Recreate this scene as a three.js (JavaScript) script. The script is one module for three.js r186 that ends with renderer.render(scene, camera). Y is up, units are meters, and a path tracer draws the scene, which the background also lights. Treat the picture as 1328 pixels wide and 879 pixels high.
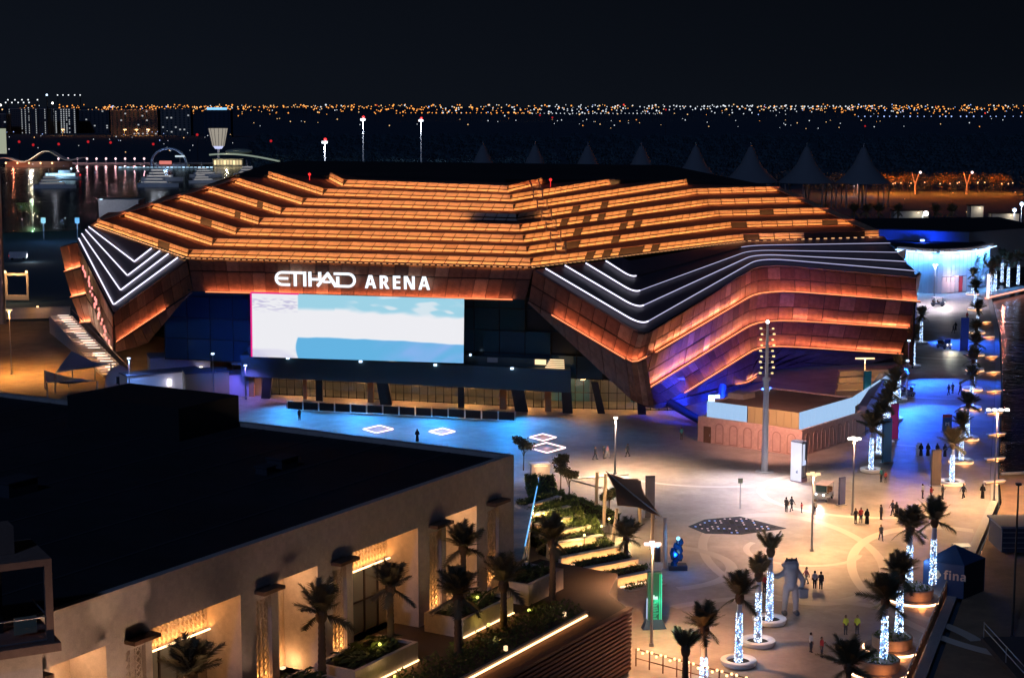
import * as THREE from 'three';
import { mergeGeometries, mergeVertices, toCreasedNormals } from 'three/addons/utils/BufferGeometryUtils.js';
import { RoundedBoxGeometry } from 'three/addons/geometries/RoundedBoxGeometry.js';
import { MarchingCubes } from 'three/addons/objects/MarchingCubes.js';
import { FontLoader } from 'three/addons/loaders/FontLoader.js';
import { TextGeometry } from 'three/addons/geometries/TextGeometry.js';
import { RectAreaLightUniformsLib } from 'three/addons/lights/RectAreaLightUniformsLib.js';

// ---------- camera, sky, moon, exposure ----------
const scene = new THREE.Scene();
const camera = new THREE.PerspectiveCamera(22.6, 1024 / 677, 1, 60000);
camera.position.set(0, 47, 0);
camera.rotation.x = -0.13665;
camera.updateMatrixWorld();
const renderer = new THREE.WebGLRenderer({ antialias: true });
renderer.setSize(1024, 677);
renderer.toneMapping = THREE.LinearToneMapping;
renderer.toneMappingExposure = 1;
renderer.shadowMap.enabled = true;
RectAreaLightUniformsLib.init();
{ // night sky: a faint city glow low down, darker towards the zenith, dimmer to the right of the view
  const W = 256, Hh = 128, data = new Float32Array(W * Hh * 4);
  for (let j = 0; j < Hh; j++) for (let i = 0; i < W; i++) {
    const el = ((j + 0.5) / Hh - 0.5) * Math.PI, az = ((i + 0.5) / W - 0.5) * 2 * Math.PI;
    const e = Math.max(0, el), glow = Math.exp(-e / 0.16);
    const side = 0.5 - 0.5 * Math.sin(az + Math.PI / 2);
    const k = 0.1 + 1.8 * side;
    const o = (j * W + i) * 4;
    data[o] = (0.0009 + 0.0030 * glow) * k; data[o + 1] = (0.0013 + 0.0042 * glow) * k; data[o + 2] = (0.0026 + 0.0066 * glow) * k; data[o + 3] = 1;
  }
  const sky = new THREE.DataTexture(data, W, Hh, THREE.RGBAFormat, THREE.FloatType);
  sky.mapping = THREE.EquirectangularReflectionMapping; sky.magFilter = THREE.LinearFilter; sky.minFilter = THREE.LinearFilter; sky.needsUpdate = true;
  scene.background = sky; scene.environment = sky;
}
const moon = new THREE.DirectionalLight(0x8fb4ff, 0.3);
moon.position.set(-200, 420, 260); moon.target.position.set(0, 0, -260);
moon.castShadow = true; moon.shadow.radius = 4;
Object.assign(moon.shadow.camera, { left: -400, right: 400, top: 400, bottom: -400, near: 1, far: 1400 });
scene.add(moon, moon.target);

// ---------- helpers ----------
let seed = 12345;
const rnd = () => { seed = (seed * 1664525 + 1013904223) >>> 0; return seed / 4294967296; };
const rr = (a, b) => a + (b - a) * rnd();
const v3 = (p) => Array.isArray(p) ? new THREE.Vector3(p[0], p[1], p[2]) : p.clone();
const lerp = (a, b, t) => v3(a).lerp(v3(b), t);
const UP = new THREE.Vector3(0, 1, 0);
const taken = {};
function numbered(n) { const k = taken[n] = (taken[n] ?? -1) + 1; return k ? n + '_' + String(k).padStart(3, '0') : n; }
function col(r, g, b) { return new THREE.Color().setRGB(r, g, b); }
function mat(r, g, b, rough = 0.8, extra = {}) { return new THREE.MeshStandardMaterial({ color: col(r, g, b), roughness: rough, ...extra }); }
function glow(r, g, b, k = 1) { return new THREE.MeshStandardMaterial({ color: 0x111111, emissive: col(r, g, b), emissiveIntensity: k, roughness: 0.6 }); }
function nonIndexed(g) { const r = g.index ? g.toNonIndexed() : g; for (const k of Object.keys(r.attributes)) if (!['position', 'normal', 'uv'].includes(k)) r.deleteAttribute(k); return r; }
function merge(list) { return list.length === 1 ? list[0] : mergeGeometries(list.map(nonIndexed)); }
function mesh(name, geo, m, parent = scene) {
  const g = Array.isArray(geo) ? merge(geo) : geo;
  const o = new THREE.Mesh(g, m); o.castShadow = o.receiveShadow = true;
  o.name = parent === scene ? numbered(name) : name; parent.add(o); return o;
}
function tag(o, label, category, group, kind) {
  if (label) o.userData.label = label; if (category) o.userData.category = category;
  if (group) o.userData.group = group; if (kind) o.userData.kind = kind; return o;
}
function stuff(o) { o.userData.kind = 'stuff'; return o; }
function struct(name, geo, m) { const o = mesh(name, geo, m); o.userData.kind = 'structure'; return o; }
function thing(name, label, category, p = [0, 0, 0], ry = 0, group) {
  const o = new THREE.Group(); o.name = numbered(name); o.position.set(p[0], p[1], p[2]); o.rotation.y = ry; scene.add(o);
  return tag(o, label, category, group);
}
function copy(src, p, ry, label, group, s = 1) {
  const o = src.clone(); o.name = numbered(src.name.replace(/_\d{3}$/, '')); o.userData = { ...src.userData }; o.position.set(p[0], p[1], p[2]); o.rotation.y = ry; o.scale.setScalar(s);
  if (label) o.userData.label = label; if (group) o.userData.group = group; scene.add(o); return o;
}
function rebase(o, p) { const b = v3(p); for (const c of o.children) c.position.sub(b); o.position.copy(b); return o; }
// geometries
function bx(w, h, d, x = 0, y = 0, z = 0, ry = 0) { const g = new THREE.BoxGeometry(w, h, d); if (ry) g.rotateY(ry); g.translate(x, y, z); return g; }
function cyl(r0, r1, h, x = 0, y = 0, z = 0, n = 10) { const g = new THREE.CylinderGeometry(r1, r0, h, n); g.translate(x, y + h / 2, z); return g; } // stands on y
function rod(a, b, r0, r1 = r0, n = 6) {
  a = v3(a); b = v3(b); const L = a.distanceTo(b), g = new THREE.CylinderGeometry(r1, r0, L, n);
  g.applyQuaternion(new THREE.Quaternion().setFromUnitVectors(UP, b.clone().sub(a).normalize())); const m = a.add(b).multiplyScalar(0.5); g.translate(m.x, m.y, m.z); return g;
}
function hexa(b, t) { // b: 4 corners of one face in order, t: the 4 matching corners of the other
  const q = [...b, ...t].map(v3), pos = [], F = [[0, 1, 2, 3], [7, 6, 5, 4], [0, 4, 5, 1], [1, 5, 6, 2], [2, 6, 7, 3], [3, 7, 4, 0]];
  const uv = [];
  for (const f of F) {
    const w = q[f[0]].distanceTo(q[f[1]]), h = q[f[1]].distanceTo(q[f[2]]), U = [[0, 0], [w, 0], [w, h], [0, h]];
    for (const i of [0, 1, 2, 0, 2, 3]) { const p = q[f[i]]; pos.push(p.x, p.y, p.z); uv.push(...U[i]); }
  }
  const g = new THREE.BufferGeometry(); g.setAttribute('position', new THREE.Float32BufferAttribute(pos, 3)); g.setAttribute('uv', new THREE.Float32BufferAttribute(uv, 2)); g.computeVertexNormals(); return g;
}
function plate(a, b, c, d, t, out) { // a quad given thickness t; 'out' hints the outward side, the quad is the outer face
  a = v3(a); b = v3(b); c = v3(c); d = v3(d);
  const n = c.clone().sub(a).cross(d.clone().sub(b)).normalize(); if (out && n.dot(v3(out)) < 0) n.negate();
  const o = n.multiplyScalar(-t), q = [a, b, c, d], r = q.map((p) => p.clone().add(o));
  return hexa(q, r);
}
function sheetPoly(pts, y, m = 1) { // a flat ground polygon, uv in metres
  const s = new THREE.Shape(pts.map((p) => new THREE.Vector2(p[0], -p[p.length - 1]))); const g = new THREE.ShapeGeometry(s); g.rotateX(-Math.PI / 2); g.translate(0, y, 0); return g;
}
function prism(pts, y0, y1) { // upright prism over a ground polygon [x, z]
  const s = new THREE.Shape(pts.map((p) => new THREE.Vector2(p[0], -p[p.length - 1]))); const g = new THREE.ExtrudeGeometry(s, { depth: y1 - y0, bevelEnabled: false }); g.rotateX(-Math.PI / 2); g.translate(0, y0, 0); return g;
}
function place(g, p, ry = 0) { if (ry) g.rotateY(ry); g.translate(p[0], p[1], p[2]); return g; }
// a linear lamp from a to b, throwing its light towards 'aim' (a direction)
function stripLight(a, b, w, aim, color, power, parent = scene) {
  a = v3(a); b = v3(b); const x = b.clone().sub(a), L = x.length(); x.normalize();
  let z = v3(aim).normalize().negate(); z.addScaledVector(x, -z.dot(x)).normalize(); const y = z.clone().cross(x);
  const l = new THREE.RectAreaLight(color, power, L, w); l.quaternion.setFromRotationMatrix(new THREE.Matrix4().makeBasis(x, y, z));
  l.position.copy(a).add(b).multiplyScalar(0.5); l.name = 'strip_lamp_light'; parent.add(l); return l;
}
function pointLight(p, color, cd, parent = scene, soft = 10) { const l = new THREE.PointLight(color, cd, 0, 2); l.position.set(p[0], p[1], p[2]); l.castShadow = true; l.shadow.radius = soft; l.name = 'lamp_light'; parent.add(l); return l; }
function spotLight(p, to, color, cd, angle, parent = scene, pen = 0.8, soft = 15) {
  const l = new THREE.SpotLight(color, cd, 0, angle, pen, 2); l.position.set(p[0], p[1], p[2]); l.target.position.set(to[0], to[1], to[2]); l.castShadow = true; l.shadow.radius = soft; l.name = 'flood_light'; parent.add(l, l.target); return l;
}
// noise textures
function hash(i, j, s) { let h = (i * 374761393 + j * 668265263 + s * 1442695041) | 0; h = Math.imul(h ^ (h >>> 13), 1274126177); return ((h ^ (h >>> 16)) >>> 0) / 4294967296; }
function vnoise(x, y, per, s) { const i = Math.floor(x), j = Math.floor(y), f = x - i, g = y - j, u = f * f * (3 - 2 * f), w = g * g * (3 - 2 * g), m = (a) => ((a % per) + per) % per; const h = (a, b) => hash(m(a), m(b), s); return (h(i, j) * (1 - u) + h(i + 1, j) * u) * (1 - w) + (h(i, j + 1) * (1 - u) + h(i + 1, j + 1) * u) * w; }
function noiseTex(n, oct, lo, hi, s, repeat, tint = [1, 1, 1], srgb = true) {
  const d = new Uint8Array(n * n * 4);
  for (let j = 0; j < n; j++) for (let i = 0; i < n; i++) {
    let v = 0, a = 0; for (const [f, k] of oct) { v += k * vnoise(i / n * f, j / n * f, f, s + f); a += k; }
    v = lo + (hi - lo) * v / a; const o = (j * n + i) * 4; for (let c = 0; c < 3; c++) d[o + c] = Math.max(0, Math.min(255, 255 * (1 - (1 - v) * tint[c]))); d[o + 3] = 255;
  }
  const t = new THREE.DataTexture(d, n, n); t.wrapS = t.wrapT = THREE.RepeatWrapping; t.magFilter = THREE.LinearFilter; t.minFilter = THREE.LinearMipmapLinearFilter; t.generateMipmaps = true; t.repeat.set(repeat, repeat); if (srgb) t.colorSpace = THREE.SRGBColorSpace; t.needsUpdate = true; return t;
}
const stainTex = noiseTex(512, [[4, 3], [9, 2], [23, 2], [61, 1.2], [170, 1]], 0.62, 1.08, 3, 1 / 40);
const grainTex = noiseTex(256, [[8, 2], [32, 1], [100, 1.5]], 0.86, 1.05, 7, 1 / 2.5);
const panelTex = noiseTex(256, [[3, 2], [11, 1.5], [40, 1]], 0.6, 1.12, 11, 1 / 6);
const rippleTex = noiseTex(256, [[16, 2], [37, 1.5], [90, 1]], 0, 1, 19, 1 / 30, [1, 1, 1], false);
const M = {
  ground: mat(0.025, 0.062, 0.095, 0.95), park: mat(0.022, 0.06, 0.09, 1),  // navy night haze over the far land is put into both colours
  paving: mat(0.50, 0.42, 0.35, 0.62, { map: stainTex }), band: mat(0.78, 0.68, 0.58, 0.6, { map: stainTex }), dirt: mat(0.40, 0.28, 0.16, 0.9, { map: stainTex }),
  asphalt: mat(0.05, 0.05, 0.055, 0.8, { map: stainTex }),
  water: new THREE.MeshStandardMaterial({ color: col(0.004, 0.008, 0.014), roughness: 0.22, bumpMap: rippleTex, bumpScale: 0.12 }),
  panel: mat(0.64, 0.44, 0.30, 0.5, { map: panelTex }), panelDark: mat(0.50, 0.32, 0.20, 0.5, { map: panelTex }), deck: mat(0.20, 0.07, 0.045, 0.7), backing: mat(0.022, 0.013, 0.011, 0.95),
  copper: mat(0.34, 0.15, 0.085, 0.42, { metalness: 0.25, map: panelTex }), copperB: mat(0.29, 0.13, 0.08, 0.5, { metalness: 0.25, map: panelTex }), copperC: mat(0.42, 0.20, 0.12, 0.38, { metalness: 0.25, map: panelTex }), copperD: mat(0.60, 0.32, 0.20, 0.34, { metalness: 0.25, map: panelTex }), copperE: mat(0.16, 0.075, 0.05, 0.5, { metalness: 0.25, map: panelTex }),
  louvre: mat(0.085, 0.065, 0.08, 0.5), blackMetal: mat(0.02, 0.02, 0.022, 0.5), darkRoof: mat(0.012, 0.013, 0.016, 0.9),
  glass: new THREE.MeshStandardMaterial({ color: col(0.03, 0.075, 0.10), roughness: 0.18, metalness: 0.1 }),
  mullion: mat(0.03, 0.035, 0.04, 0.4, { metalness: 0.5 }), steel: mat(0.35, 0.36, 0.38, 0.4, { metalness: 0.6 }), white: mat(0.75, 0.74, 0.72, 0.6), concrete: mat(0.42, 0.40, 0.38, 0.85, { map: grainTex }),
  stucco: mat(0.56, 0.49, 0.43, 0.9, { map: grainTex }), stuccoDark: mat(0.30, 0.25, 0.21, 0.9, { map: grainTex }), pink: mat(0.62, 0.40, 0.32, 0.85, { map: grainTex }), pinkDeep: mat(0.42, 0.25, 0.20, 0.85, { map: grainTex }),
  wood: mat(0.16, 0.085, 0.05, 0.7, { map: grainTex }), bark: mat(0.13, 0.085, 0.05, 0.95, { map: grainTex }), soil: mat(0.03, 0.02, 0.014, 1),
  leaf: mat(0.115, 0.10, 0.05, 0.8), hedge: mat(0.09, 0.12, 0.025, 0.85), hedgeB: mat(0.055, 0.08, 0.022, 0.9),
  warm: glow(1, 0.62, 0.30, 3.2), warmSoft: glow(1, 0.66, 0.36, 1.6), led: glow(0.80, 0.78, 1.0, 1.7), orange: glow(1, 0.27, 0.11, 1.7), redHot: glow(1, 0.24, 0.10, 2.0), whiteHot: glow(1, 0.93, 0.85, 5), blueWhite: glow(0.55, 0.75, 1.0, 2.6), red: glow(1, 0.03, 0.03, 1.5), pinkLed: glow(1, 0.72, 0.70, 2.0),
};

// ---------- ground, plaza, water ----------
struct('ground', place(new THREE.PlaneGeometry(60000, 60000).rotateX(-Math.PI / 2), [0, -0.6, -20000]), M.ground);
// the plaza and the promenade, one paved sheet round the arena, down to the quay
struct('plaza', sheetPoly([[-9, -90], [30, -90], [33.2, -135], [43, -161.5], [57.4, -198.9], [61.8, -214.5], [82.1, -284], [101.4, -353], [118, -418], [135, -470], [-20, -470], [-60, -330], [-64, -296], [-58, -240], [-30, -150]], 0), M.paving);
struct('side_yard', sheetPoly([[-64, -296], [-60, -330], [-95, -372], [-140, -366], [-190, -300], [-150, -240], [-64, -240]], 0.004), M.dirt);
{
  const bands = [];
  const ring = (cx, cz, r0, r1, a0, a1) => { const g = new THREE.RingGeometry(r0, r1, 56, 1, a0, a1 - a0); g.rotateX(-Math.PI / 2); g.translate(cx, 0.005 + bands.length * 0.0012, cz); bands.push(g); };
  { const g = new THREE.RingGeometry(0.9, 1, 72, 1); g.rotateX(-Math.PI / 2); g.scale(9.6, 1, 18.5); g.translate(29.5, 0.005, -174.5); bands.push(g); const h = new THREE.RingGeometry(0.93, 1, 60, 1, 1.2, 3.4); h.rotateX(-Math.PI / 2); h.scale(13, 1, 24); h.translate(47, 0.0062, -163); bands.push(h); }
  ring(31, -176, 5.6, 6.3, 2.5, 6.0); ring(14, -170, 8, 9.2, -1.3, 1.5); ring(43, -203, 12, 12.9, 2.2, 5.4); ring(25, -142, 16, 17.2, 0.2, 2.2);
  ring(26, -222, 15, 15.8, 3.6, 5.9); ring(60, -245, 13, 13.8, 2.2, 4.6); ring(72, -285, 14, 14.9, 2.1, 4.7); ring(86, -330, 16, 17, 2.1, 4.7); ring(28, -118, 14, 15.1, 0.1, 2.9);
  for (const g of bands) { const o = struct('paving_band', g, M.band); }
}
// the harbour basin by the promenade and the marina behind, each below its quay
struct('harbour_water', sheetPoly([[58.6, -199], [63, -214.6], [83.4, -284], [102.7, -353], [119.2, -418], [136, -470], [400, -560], [400, -60], [31, -60], [34.5, -134.5], [44.2, -161]], -0.55), M.water);
struct('marina_water', sheetPoly([[-560, -1400], [-90, -1400], [-150, -660], [-330, -560], [-560, -600]], -0.35), M.water);
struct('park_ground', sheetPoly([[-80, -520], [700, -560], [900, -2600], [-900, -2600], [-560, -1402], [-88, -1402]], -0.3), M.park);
{ // quay wall edge: a pale coping with a real step down to the water
  const q = [[33.2, -135], [43, -161.5], [57.4, -198.9], [61.8, -214.5], [82.1, -284], [101.4, -353], [118, -418], [135, -470]], seg = [];
  for (let i = 0; i + 1 < q.length; i++) { const a = v3([q[i][0] + 0.05, -0.6, q[i][1]]), b = v3([q[i + 1][0] + 0.05, -0.6, q[i + 1][1]]), n = b.clone().sub(a).cross(UP).normalize().multiplyScalar(0.9); seg.push(hexa([a, b, b.clone().add(n), a.clone().add(n)], [a, b, b.clone().add(n), a.clone().add(n)].map((p) => p.clone().add(new THREE.Vector3(0, 0.74, 0))))); }
  struct('quay_wall', seg, M.concrete);
}
// roads and yards left of the arena
struct('road', sheetPoly([[-64, -242], [-130, -200], [-150, -205], [-82, -248]], 0.008), M.asphalt);

// ---------- the arena ----------
const arena = thing('arena', 'huge faceted arena with glowing orange stepped roof and copper bands above the plaza', 'arena');
const ORANGE = new THREE.Color().setRGB(1, 0.43, 0.135), REDORANGE = new THREE.Color().setRGB(1, 0.32, 0.15);
// roof tiers: contour stations, lowest tier (0) and highest; each tier is a lit riser of panels with a dark tread behind it
const st = {
  Z: [[-88.60,22.68,-370.00], [-58.27,31.23,-374.00], 5],
  A: [[-84.85,22.92,-345.00], [-57.58,31.04,-352.00], 5], B: [[-52.44,22.93,-272.00], [-27.70,33.98,-312.00], 8], C: [[2.79,23.03,-255.00], [-1.24,33.17,-305.00], 8],
  D: [[41.79,23.15,-304.00], [34.56,31.77,-336.00], 5], E: [[67.64,23.31,-311.00], [53.34,30.05,-340.00], 4],
};
const at = (s, k) => lerp(st[s][0], st[s][1], k / st[s][2]);
const plateEdge = [[-57.72,32.31,-356.00], [-28.05,33.67,-316.00], [-1.26,33.27,-309.00], [35.28,31.74,-340.00], [54.27,30.00,-344.00]].map(v3);
const tierPts = (k) => {
  const p = [];
  if (k <= 5) p.push(at('Z', k), at('A', k)); else p.push(v3(k === 6 ? [-49.84,32.60,-345.00] : [-35.18,33.15,-325.00]));
  p.push(at('B', k), at('C', k));
  if (k <= 4) p.push(at('D', k), at('E', k)); else p.push(v3(k === 5 ? [34.97,31.57,-337.00] : k === 6 ? [20.21,32.13,-328.00] : [5.83,32.76,-314.00]));
  return p;
};
const inward = (pts, i) => { // horizontal direction into the building at vertex i
  const n = new THREE.Vector3(); const add = (a, b) => { const d = b.clone().sub(a); d.y = 0; d.normalize(); n.add(new THREE.Vector3(d.z, 0, -d.x)); };
  if (i > 0) add(pts[i - 1], pts[i]); if (i + 1 < pts.length) add(pts[i], pts[i + 1]); n.normalize(); return n;
};
const riserH = [1.3, 1.22, 1.2, 1.05, 0.98], lean = 0.45;
const panelField = [], eaveStuds = [];
const dead = (k, seg, t) => { // where the photograph shows panels missing or dark
  if (seg === 1 && (k === 4)) return t > 0.80; if (seg === 2 && k === 4) return t < 0.12;
  return false;
};
const missing = (k, seg, j, n) => {
  if (seg === 2) { const t = j / n; if (t > 0.14 && t < 0.52 && k < 5) return hash(j, k, 5) < 0.3; }
  if (seg === 0) { const t = j / n; if (k < 5 && t > 0.52 && t < 0.8) return hash(j, k, 9) < 0.35; }
  if (seg === 3 && k < 3) return hash(j, k, 2) < 0.2 || (k === 0 && j / n > 0.38 && j / n < 0.88);
  return false;
};
for (let k = 0; k < 8; k++) {
  const pts = tierPts(k), up = k < 7 ? tierPts(k + 1) : null, n = pts.length;
  const tier = new THREE.Group(); tier.name = 'roof_tier'; arena.add(tier);
  const inw = pts.map((p, i) => inward(pts, i)), z0 = k <= 5 ? 1 : 0, zu = k < 5 ? 1 : 0;
  const top = pts.map((p, i) => p.clone().addScaledVector(inw[i], lean).add(new THREE.Vector3(0, riserH[Math.max(0, Math.min(i - z0, 4))], 0)));
  // tread: from the riser's top back to the next contour (or the dark roof cap), plus the dark backing behind the panels
  const deck = [], back = [];
  const innerTargets = [];
  for (let i = 0; i < n; i++) {
    let q;
    if (k < 7) q = up[Math.min(up.length - 1, Math.max(0, i - z0 + zu))].clone();
    else q = [plateEdge[0].clone().lerp(plateEdge[1], 0.8), plateEdge[1].clone(), plateEdge[2].clone(), plateEdge[2].clone().lerp(plateEdge[3], 0.25)][i];
    if (k === 4 && i - z0 === 4) q = plateEdge[4].clone(); if (k === 4 && i - z0 === 3) q = plateEdge[3].clone();
    q.y -= 0.12; innerTargets.push(q);
  }
  for (let i = 0; i + 1 < n; i++) {
    deck.push(plate(top[i], top[i + 1], innerTargets[i + 1].clone().addScaledVector(inw[i + 1], 0.8), innerTargets[i].clone().addScaledVector(inw[i], 0.8), 0.1, [0, 1, 0]));
    const b = (p, j) => p.clone().addScaledVector(inw[j], 0.22); back.push(plate(b(pts[i], i), b(pts[i + 1], i + 1), b(top[i + 1], i + 1), b(top[i], i), 0.1, [0, 0, 1]));
  }
  if (k < 5) { // raking cheeks that close the steps along the left and right roof edges
    const nx = tierPts(k + 1), nIn = nx.map((p, i) => inward(nx, i)), H0 = v3([0, riserH[0], 0]), lift = v3([0, 0.06, 0]);
    const tp = (P, I, i, j, t, h) => lerp(P[i].clone().addScaledVector(I[i], lean), P[j].clone().addScaledVector(I[j], lean), t).add(v3([0, h + 0.06, 0]));
    const a = z0, b = zu ? 1 : 0; mesh('edge_cheek', plate(tp(pts, inw, a, a + 1, 0, riserH[0]), tp(pts, inw, a, a + 1, 0.055, riserH[0]), tp(nx, nIn, b, b + 1, 0.055, riserH[0]), tp(nx, nIn, b, b + 1, 0, riserH[0]), 0.2, [0, 1, 0]), M.panelDark, tier);
    if (k < 4) { const e = n - 1, f = nx.length - 1; mesh('edge_cheek', plate(tp(pts, inw, e, e - 1, 0, riserH[4]), tp(pts, inw, e, e - 1, 0.08, riserH[4]), tp(nx, nIn, f, f - 1, 0.08, riserH[4]), tp(nx, nIn, f, f - 1, 0, riserH[4]), 0.2, [0, 1, 0]), M.panelDark, tier); }
  }
  mesh('tread', deck, M.deck, tier); mesh('backing', back, M.backing, tier);
  const widths = [4.4, 2.0, 2.3, 3.0];
  for (let i = 0; i + 1 < n; i++) {
    const L = pts[i].distanceTo(pts[i + 1]), sg = i - z0, m = Math.max(2, Math.round(L / (widths[sg] ?? 4.4)));
    for (let j = 0; j < m; j++) {
      if (missing(k, sg, j, m)) continue;
      const off = sg === 1 || sg === 2 ? 0.45 / m : 0; // panels are raked, so that the joints slope
      const q = (t, s) => lerp(lerp(pts[i], pts[i + 1], t), lerp(top[i], top[i + 1], Math.min(1, t + off)), s);
      const t0 = (j + 0.035) / m, t1 = (j + 0.965) / m, T = v3([0, 0.3, 1]);
      const sh = rr(-0.03, 0.03);
      const pm = hash(i * 31 + j, k, 3) < 0.25 ? M.panelDark : M.panel;
      const upper = plate(q(t0, 0.53), q(t1, 0.53), q(t1, 1), q(t0, 1), 0.12 + sh, T);
      if (k < 4) mesh('roof_panel', upper, pm, tier); else panelField.push(upper);
      const sink = inw[i].clone().multiplyScalar(0.12);
      const qq = (t, s) => q(t, s).add(sink); panelField.push(plate(qq(t0, 0.05), qq(t1, 0.05), qq(t1, 0.34), qq(t0, 0.34), 0.08, T));
    }
    // linear washers along the foot of the riser, thrown up and inwards at the panels
    const cuts = sg === 1 && k === 4 ? [[0, 0.8]] : sg === 2 && k === 4 ? [[0.12, 1]] : sg === 3 && k === 0 ? [[0, 0.4], [0.9, 1]] : [[0, 1]];
    for (const [u, w] of cuts) {
      const nrm = inw[i].clone().add(inw[i + 1]).normalize();
      const f = (t) => lerp(pts[i], pts[i + 1], t).addScaledVector(nrm, -0.85).add(new THREE.Vector3(0, 0.1, 0));
      stripLight(f(u + 0.004), f(w - 0.004), 0.16, nrm.clone().add(new THREE.Vector3(0, 0.55, 0)), ORANGE, 52, tier);
      const fu = (t) => lerp(top[i], top[i + 1], t).addScaledVector(nrm, -0.8).add(new THREE.Vector3(0, 0.12, 0)); stripLight(fu(u + 0.004), fu(w - 0.004), 0.16, nrm.clone().multiplyScalar(-0.25).add(new THREE.Vector3(0, -1, 0)), new THREE.Color().setRGB(1, 0.22, 0.07), 4.5, tier);  // added unseen red strips above the risers, to light the treads
      mesh('washer_rail', hexa([f(u), f(w), f(w).addScaledVector(nrm, -0.16), f(u).addScaledVector(nrm, -0.16)].map((p) => p.add(new THREE.Vector3(0, -0.06, 0))), [f(u), f(w), f(w).addScaledVector(nrm, -0.16), f(u).addScaledVector(nrm, -0.16)].map((p) => p.add(new THREE.Vector3(0, -0.16, 0)))), M.deck, tier);
    }
    if (k === 0) for (let j = 0; j < m * 2; j++) { const p = lerp(pts[i], pts[i + 1], (j + 0.5) / (m * 2)); const nn = inw[i]; eaveStuds.push(place(new THREE.BoxGeometry(0.55, 0.16, 0.2), [p.x - nn.x * 0.3, p.y - 0.14, p.z - nn.z * 0.3])); }
  }
}
stuff(mesh('roof_panel_rows', panelField, M.panel, arena));
stuff(mesh('eave_studs', eaveStuds, glow(1, 0.5, 0.22, 1.1), arena));
{ // dark flat roof cap with a low upstand
  const P = plateEdge.map((p) => p.clone().setY(p.y + 0.5)), back = [[53.45,29.94,-392.00], [37.01,33.02,-405.00], [-52.92,33.89,-412.00], [-55.56,33.89,-385.00]].map(v3), c = lerp([-10.20,33.58,-352.00], [-10.20,33.58,-352.00], 0);
  const ringP = [...P, ...back], tri = [];
  for (let i = 0; i < ringP.length; i++) { const a = ringP[i], b = ringP[(i + 1) % ringP.length]; tri.push(a, b, c); const a2 = a.clone().setY(a.y - 1.1), b2 = b.clone().setY(b.y - 1.1); tri.push(a, a2, b, b, a2, b2); }
  const g = new THREE.BufferGeometry(); g.setAttribute('position', new THREE.Float32BufferAttribute(tri.flatMap((p) => [p.x, p.y, p.z]), 3)); g.setAttribute('uv', new THREE.Float32BufferAttribute(tri.flatMap((p) => [p.x, p.z]), 2)); g.computeVertexNormals();
  const cap = mesh('roof_cap', g, M.darkRoof, arena);
  // walls that close the building at the back
  const E0 = at('E', 0), A0 = at('A', 0), wall = [], bk = [E0, v3([72.34,16.72,-303.00]), v3([74, 16, -400]), v3([40, 16, -430]), v3([-60, 16, -430]), v3([-92, 16, -395]), A0];
  const capB = [P[4], back[0], back[0], back[1], back[2], back[3], P[0]];
  for (let i = 0; i + 1 < bk.length; i++) { wall.push(plate(bk[i], bk[i + 1], capB[i + 1], capB[i], 0.2, [0, 1, 0])); if (i > 0) { const a = bk[i].clone().setY(0), b = bk[i + 1].clone().setY(i === 5 ? 0 : 0); wall.push(plate(bk[i], bk[i + 1], b, a, 0.3)); } }
  mesh('rear_cladding', wall, M.darkRoof, arena);
  // catwalk down the ridge and the red beacons on the eave of the cap
  const cw = []; for (let k = 0; k < 7; k++) { const a = lerp(at('C', k), at('D', k), k < 6 ? 0.10 : 0.12), b = lerp(at('C', k + 1), at('D', k + 1), 0.12); cw.push(rod(a.clone().add(v3([0, 1.4, 0.6])), b.clone().add(v3([0, 1.4, 0.6])), 0.12), rod(a.clone().add(v3([1.6, 1.4, 0.6])), b.clone().add(v3([1.6, 1.4, 0.6])), 0.12)); for (let q = 0; q < 3; q++) cw.push(rod(lerp(a, b, q / 3).add(v3([0, 1.4, 0.6])), lerp(a, b, q / 3).add(v3([1.6, 1.4, 0.6])), 0.08)); }
  mesh('catwalk', cw, M.panel, arena);
  for (const p of [[-38.34,34.15,-322.00], [6.98,33.73,-308.00], [53.01,30.58,-345.00]]) { const b = mesh('beacon', [rod(p, [p[0], p[1] - 1.6, p[2]], 0.06), place(new THREE.SphereGeometry(0.27, 10, 8), [p[0], p[1], p[2]])], M.red, arena); }
}
// ---- stepped dark louvres with white light lines (right wing and left wing)
function louvreWing(rows, litTo, name) { // rows: list of polylines, from the eave down; each step is a shelf with a vertical face below it
  const wing = new THREE.Group(); wing.name = name; arena.add(wing);
  for (let r = 0; r + 1 < rows.length; r++) {
    const A = rows[r].map(v3), B = rows[r + 1].map(v3), g = [];
    for (let i = 0; i + 1 < A.length; i++) {
      // the louvre face, its lower edge set forward so that every row overhangs the next
      const o = v3([0.25, 0, 0.55]); const q = [A[i], A[i + 1], B[i + 1].clone().add(o), B[i].clone().add(o)];
      g.push(plate(q[0], q[1], q[2], q[3], 0.3, [0.4, 0.2, 1]));
    }
    mesh('louvre', g, M.louvre, wing);
  }
  return wing;
}
function bend(a, v, b, r, n = 7) { // a polyline a-v-b with its corner rounded
  a = v3(a); v = v3(v); b = v3(b); const p = v.clone().lerp(a, r / v.distanceTo(a)), q = v.clone().lerp(b, r / v.distanceTo(b)); const out = [a];
  for (let i = 0; i <= n; i++) { const t = i / n; out.push(p.clone().multiplyScalar((1 - t) * (1 - t)).addScaledVector(v, 2 * t * (1 - t)).addScaledVector(q, t * t)); } out.push(b); return out;
}
function bend2(a, v, h, b, r1, r2) { const m = lerp(v, h, 0.5); return [...bend(a, v, m, r1).slice(0, -1), ...bend(m, h, b, r2)]; }
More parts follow.
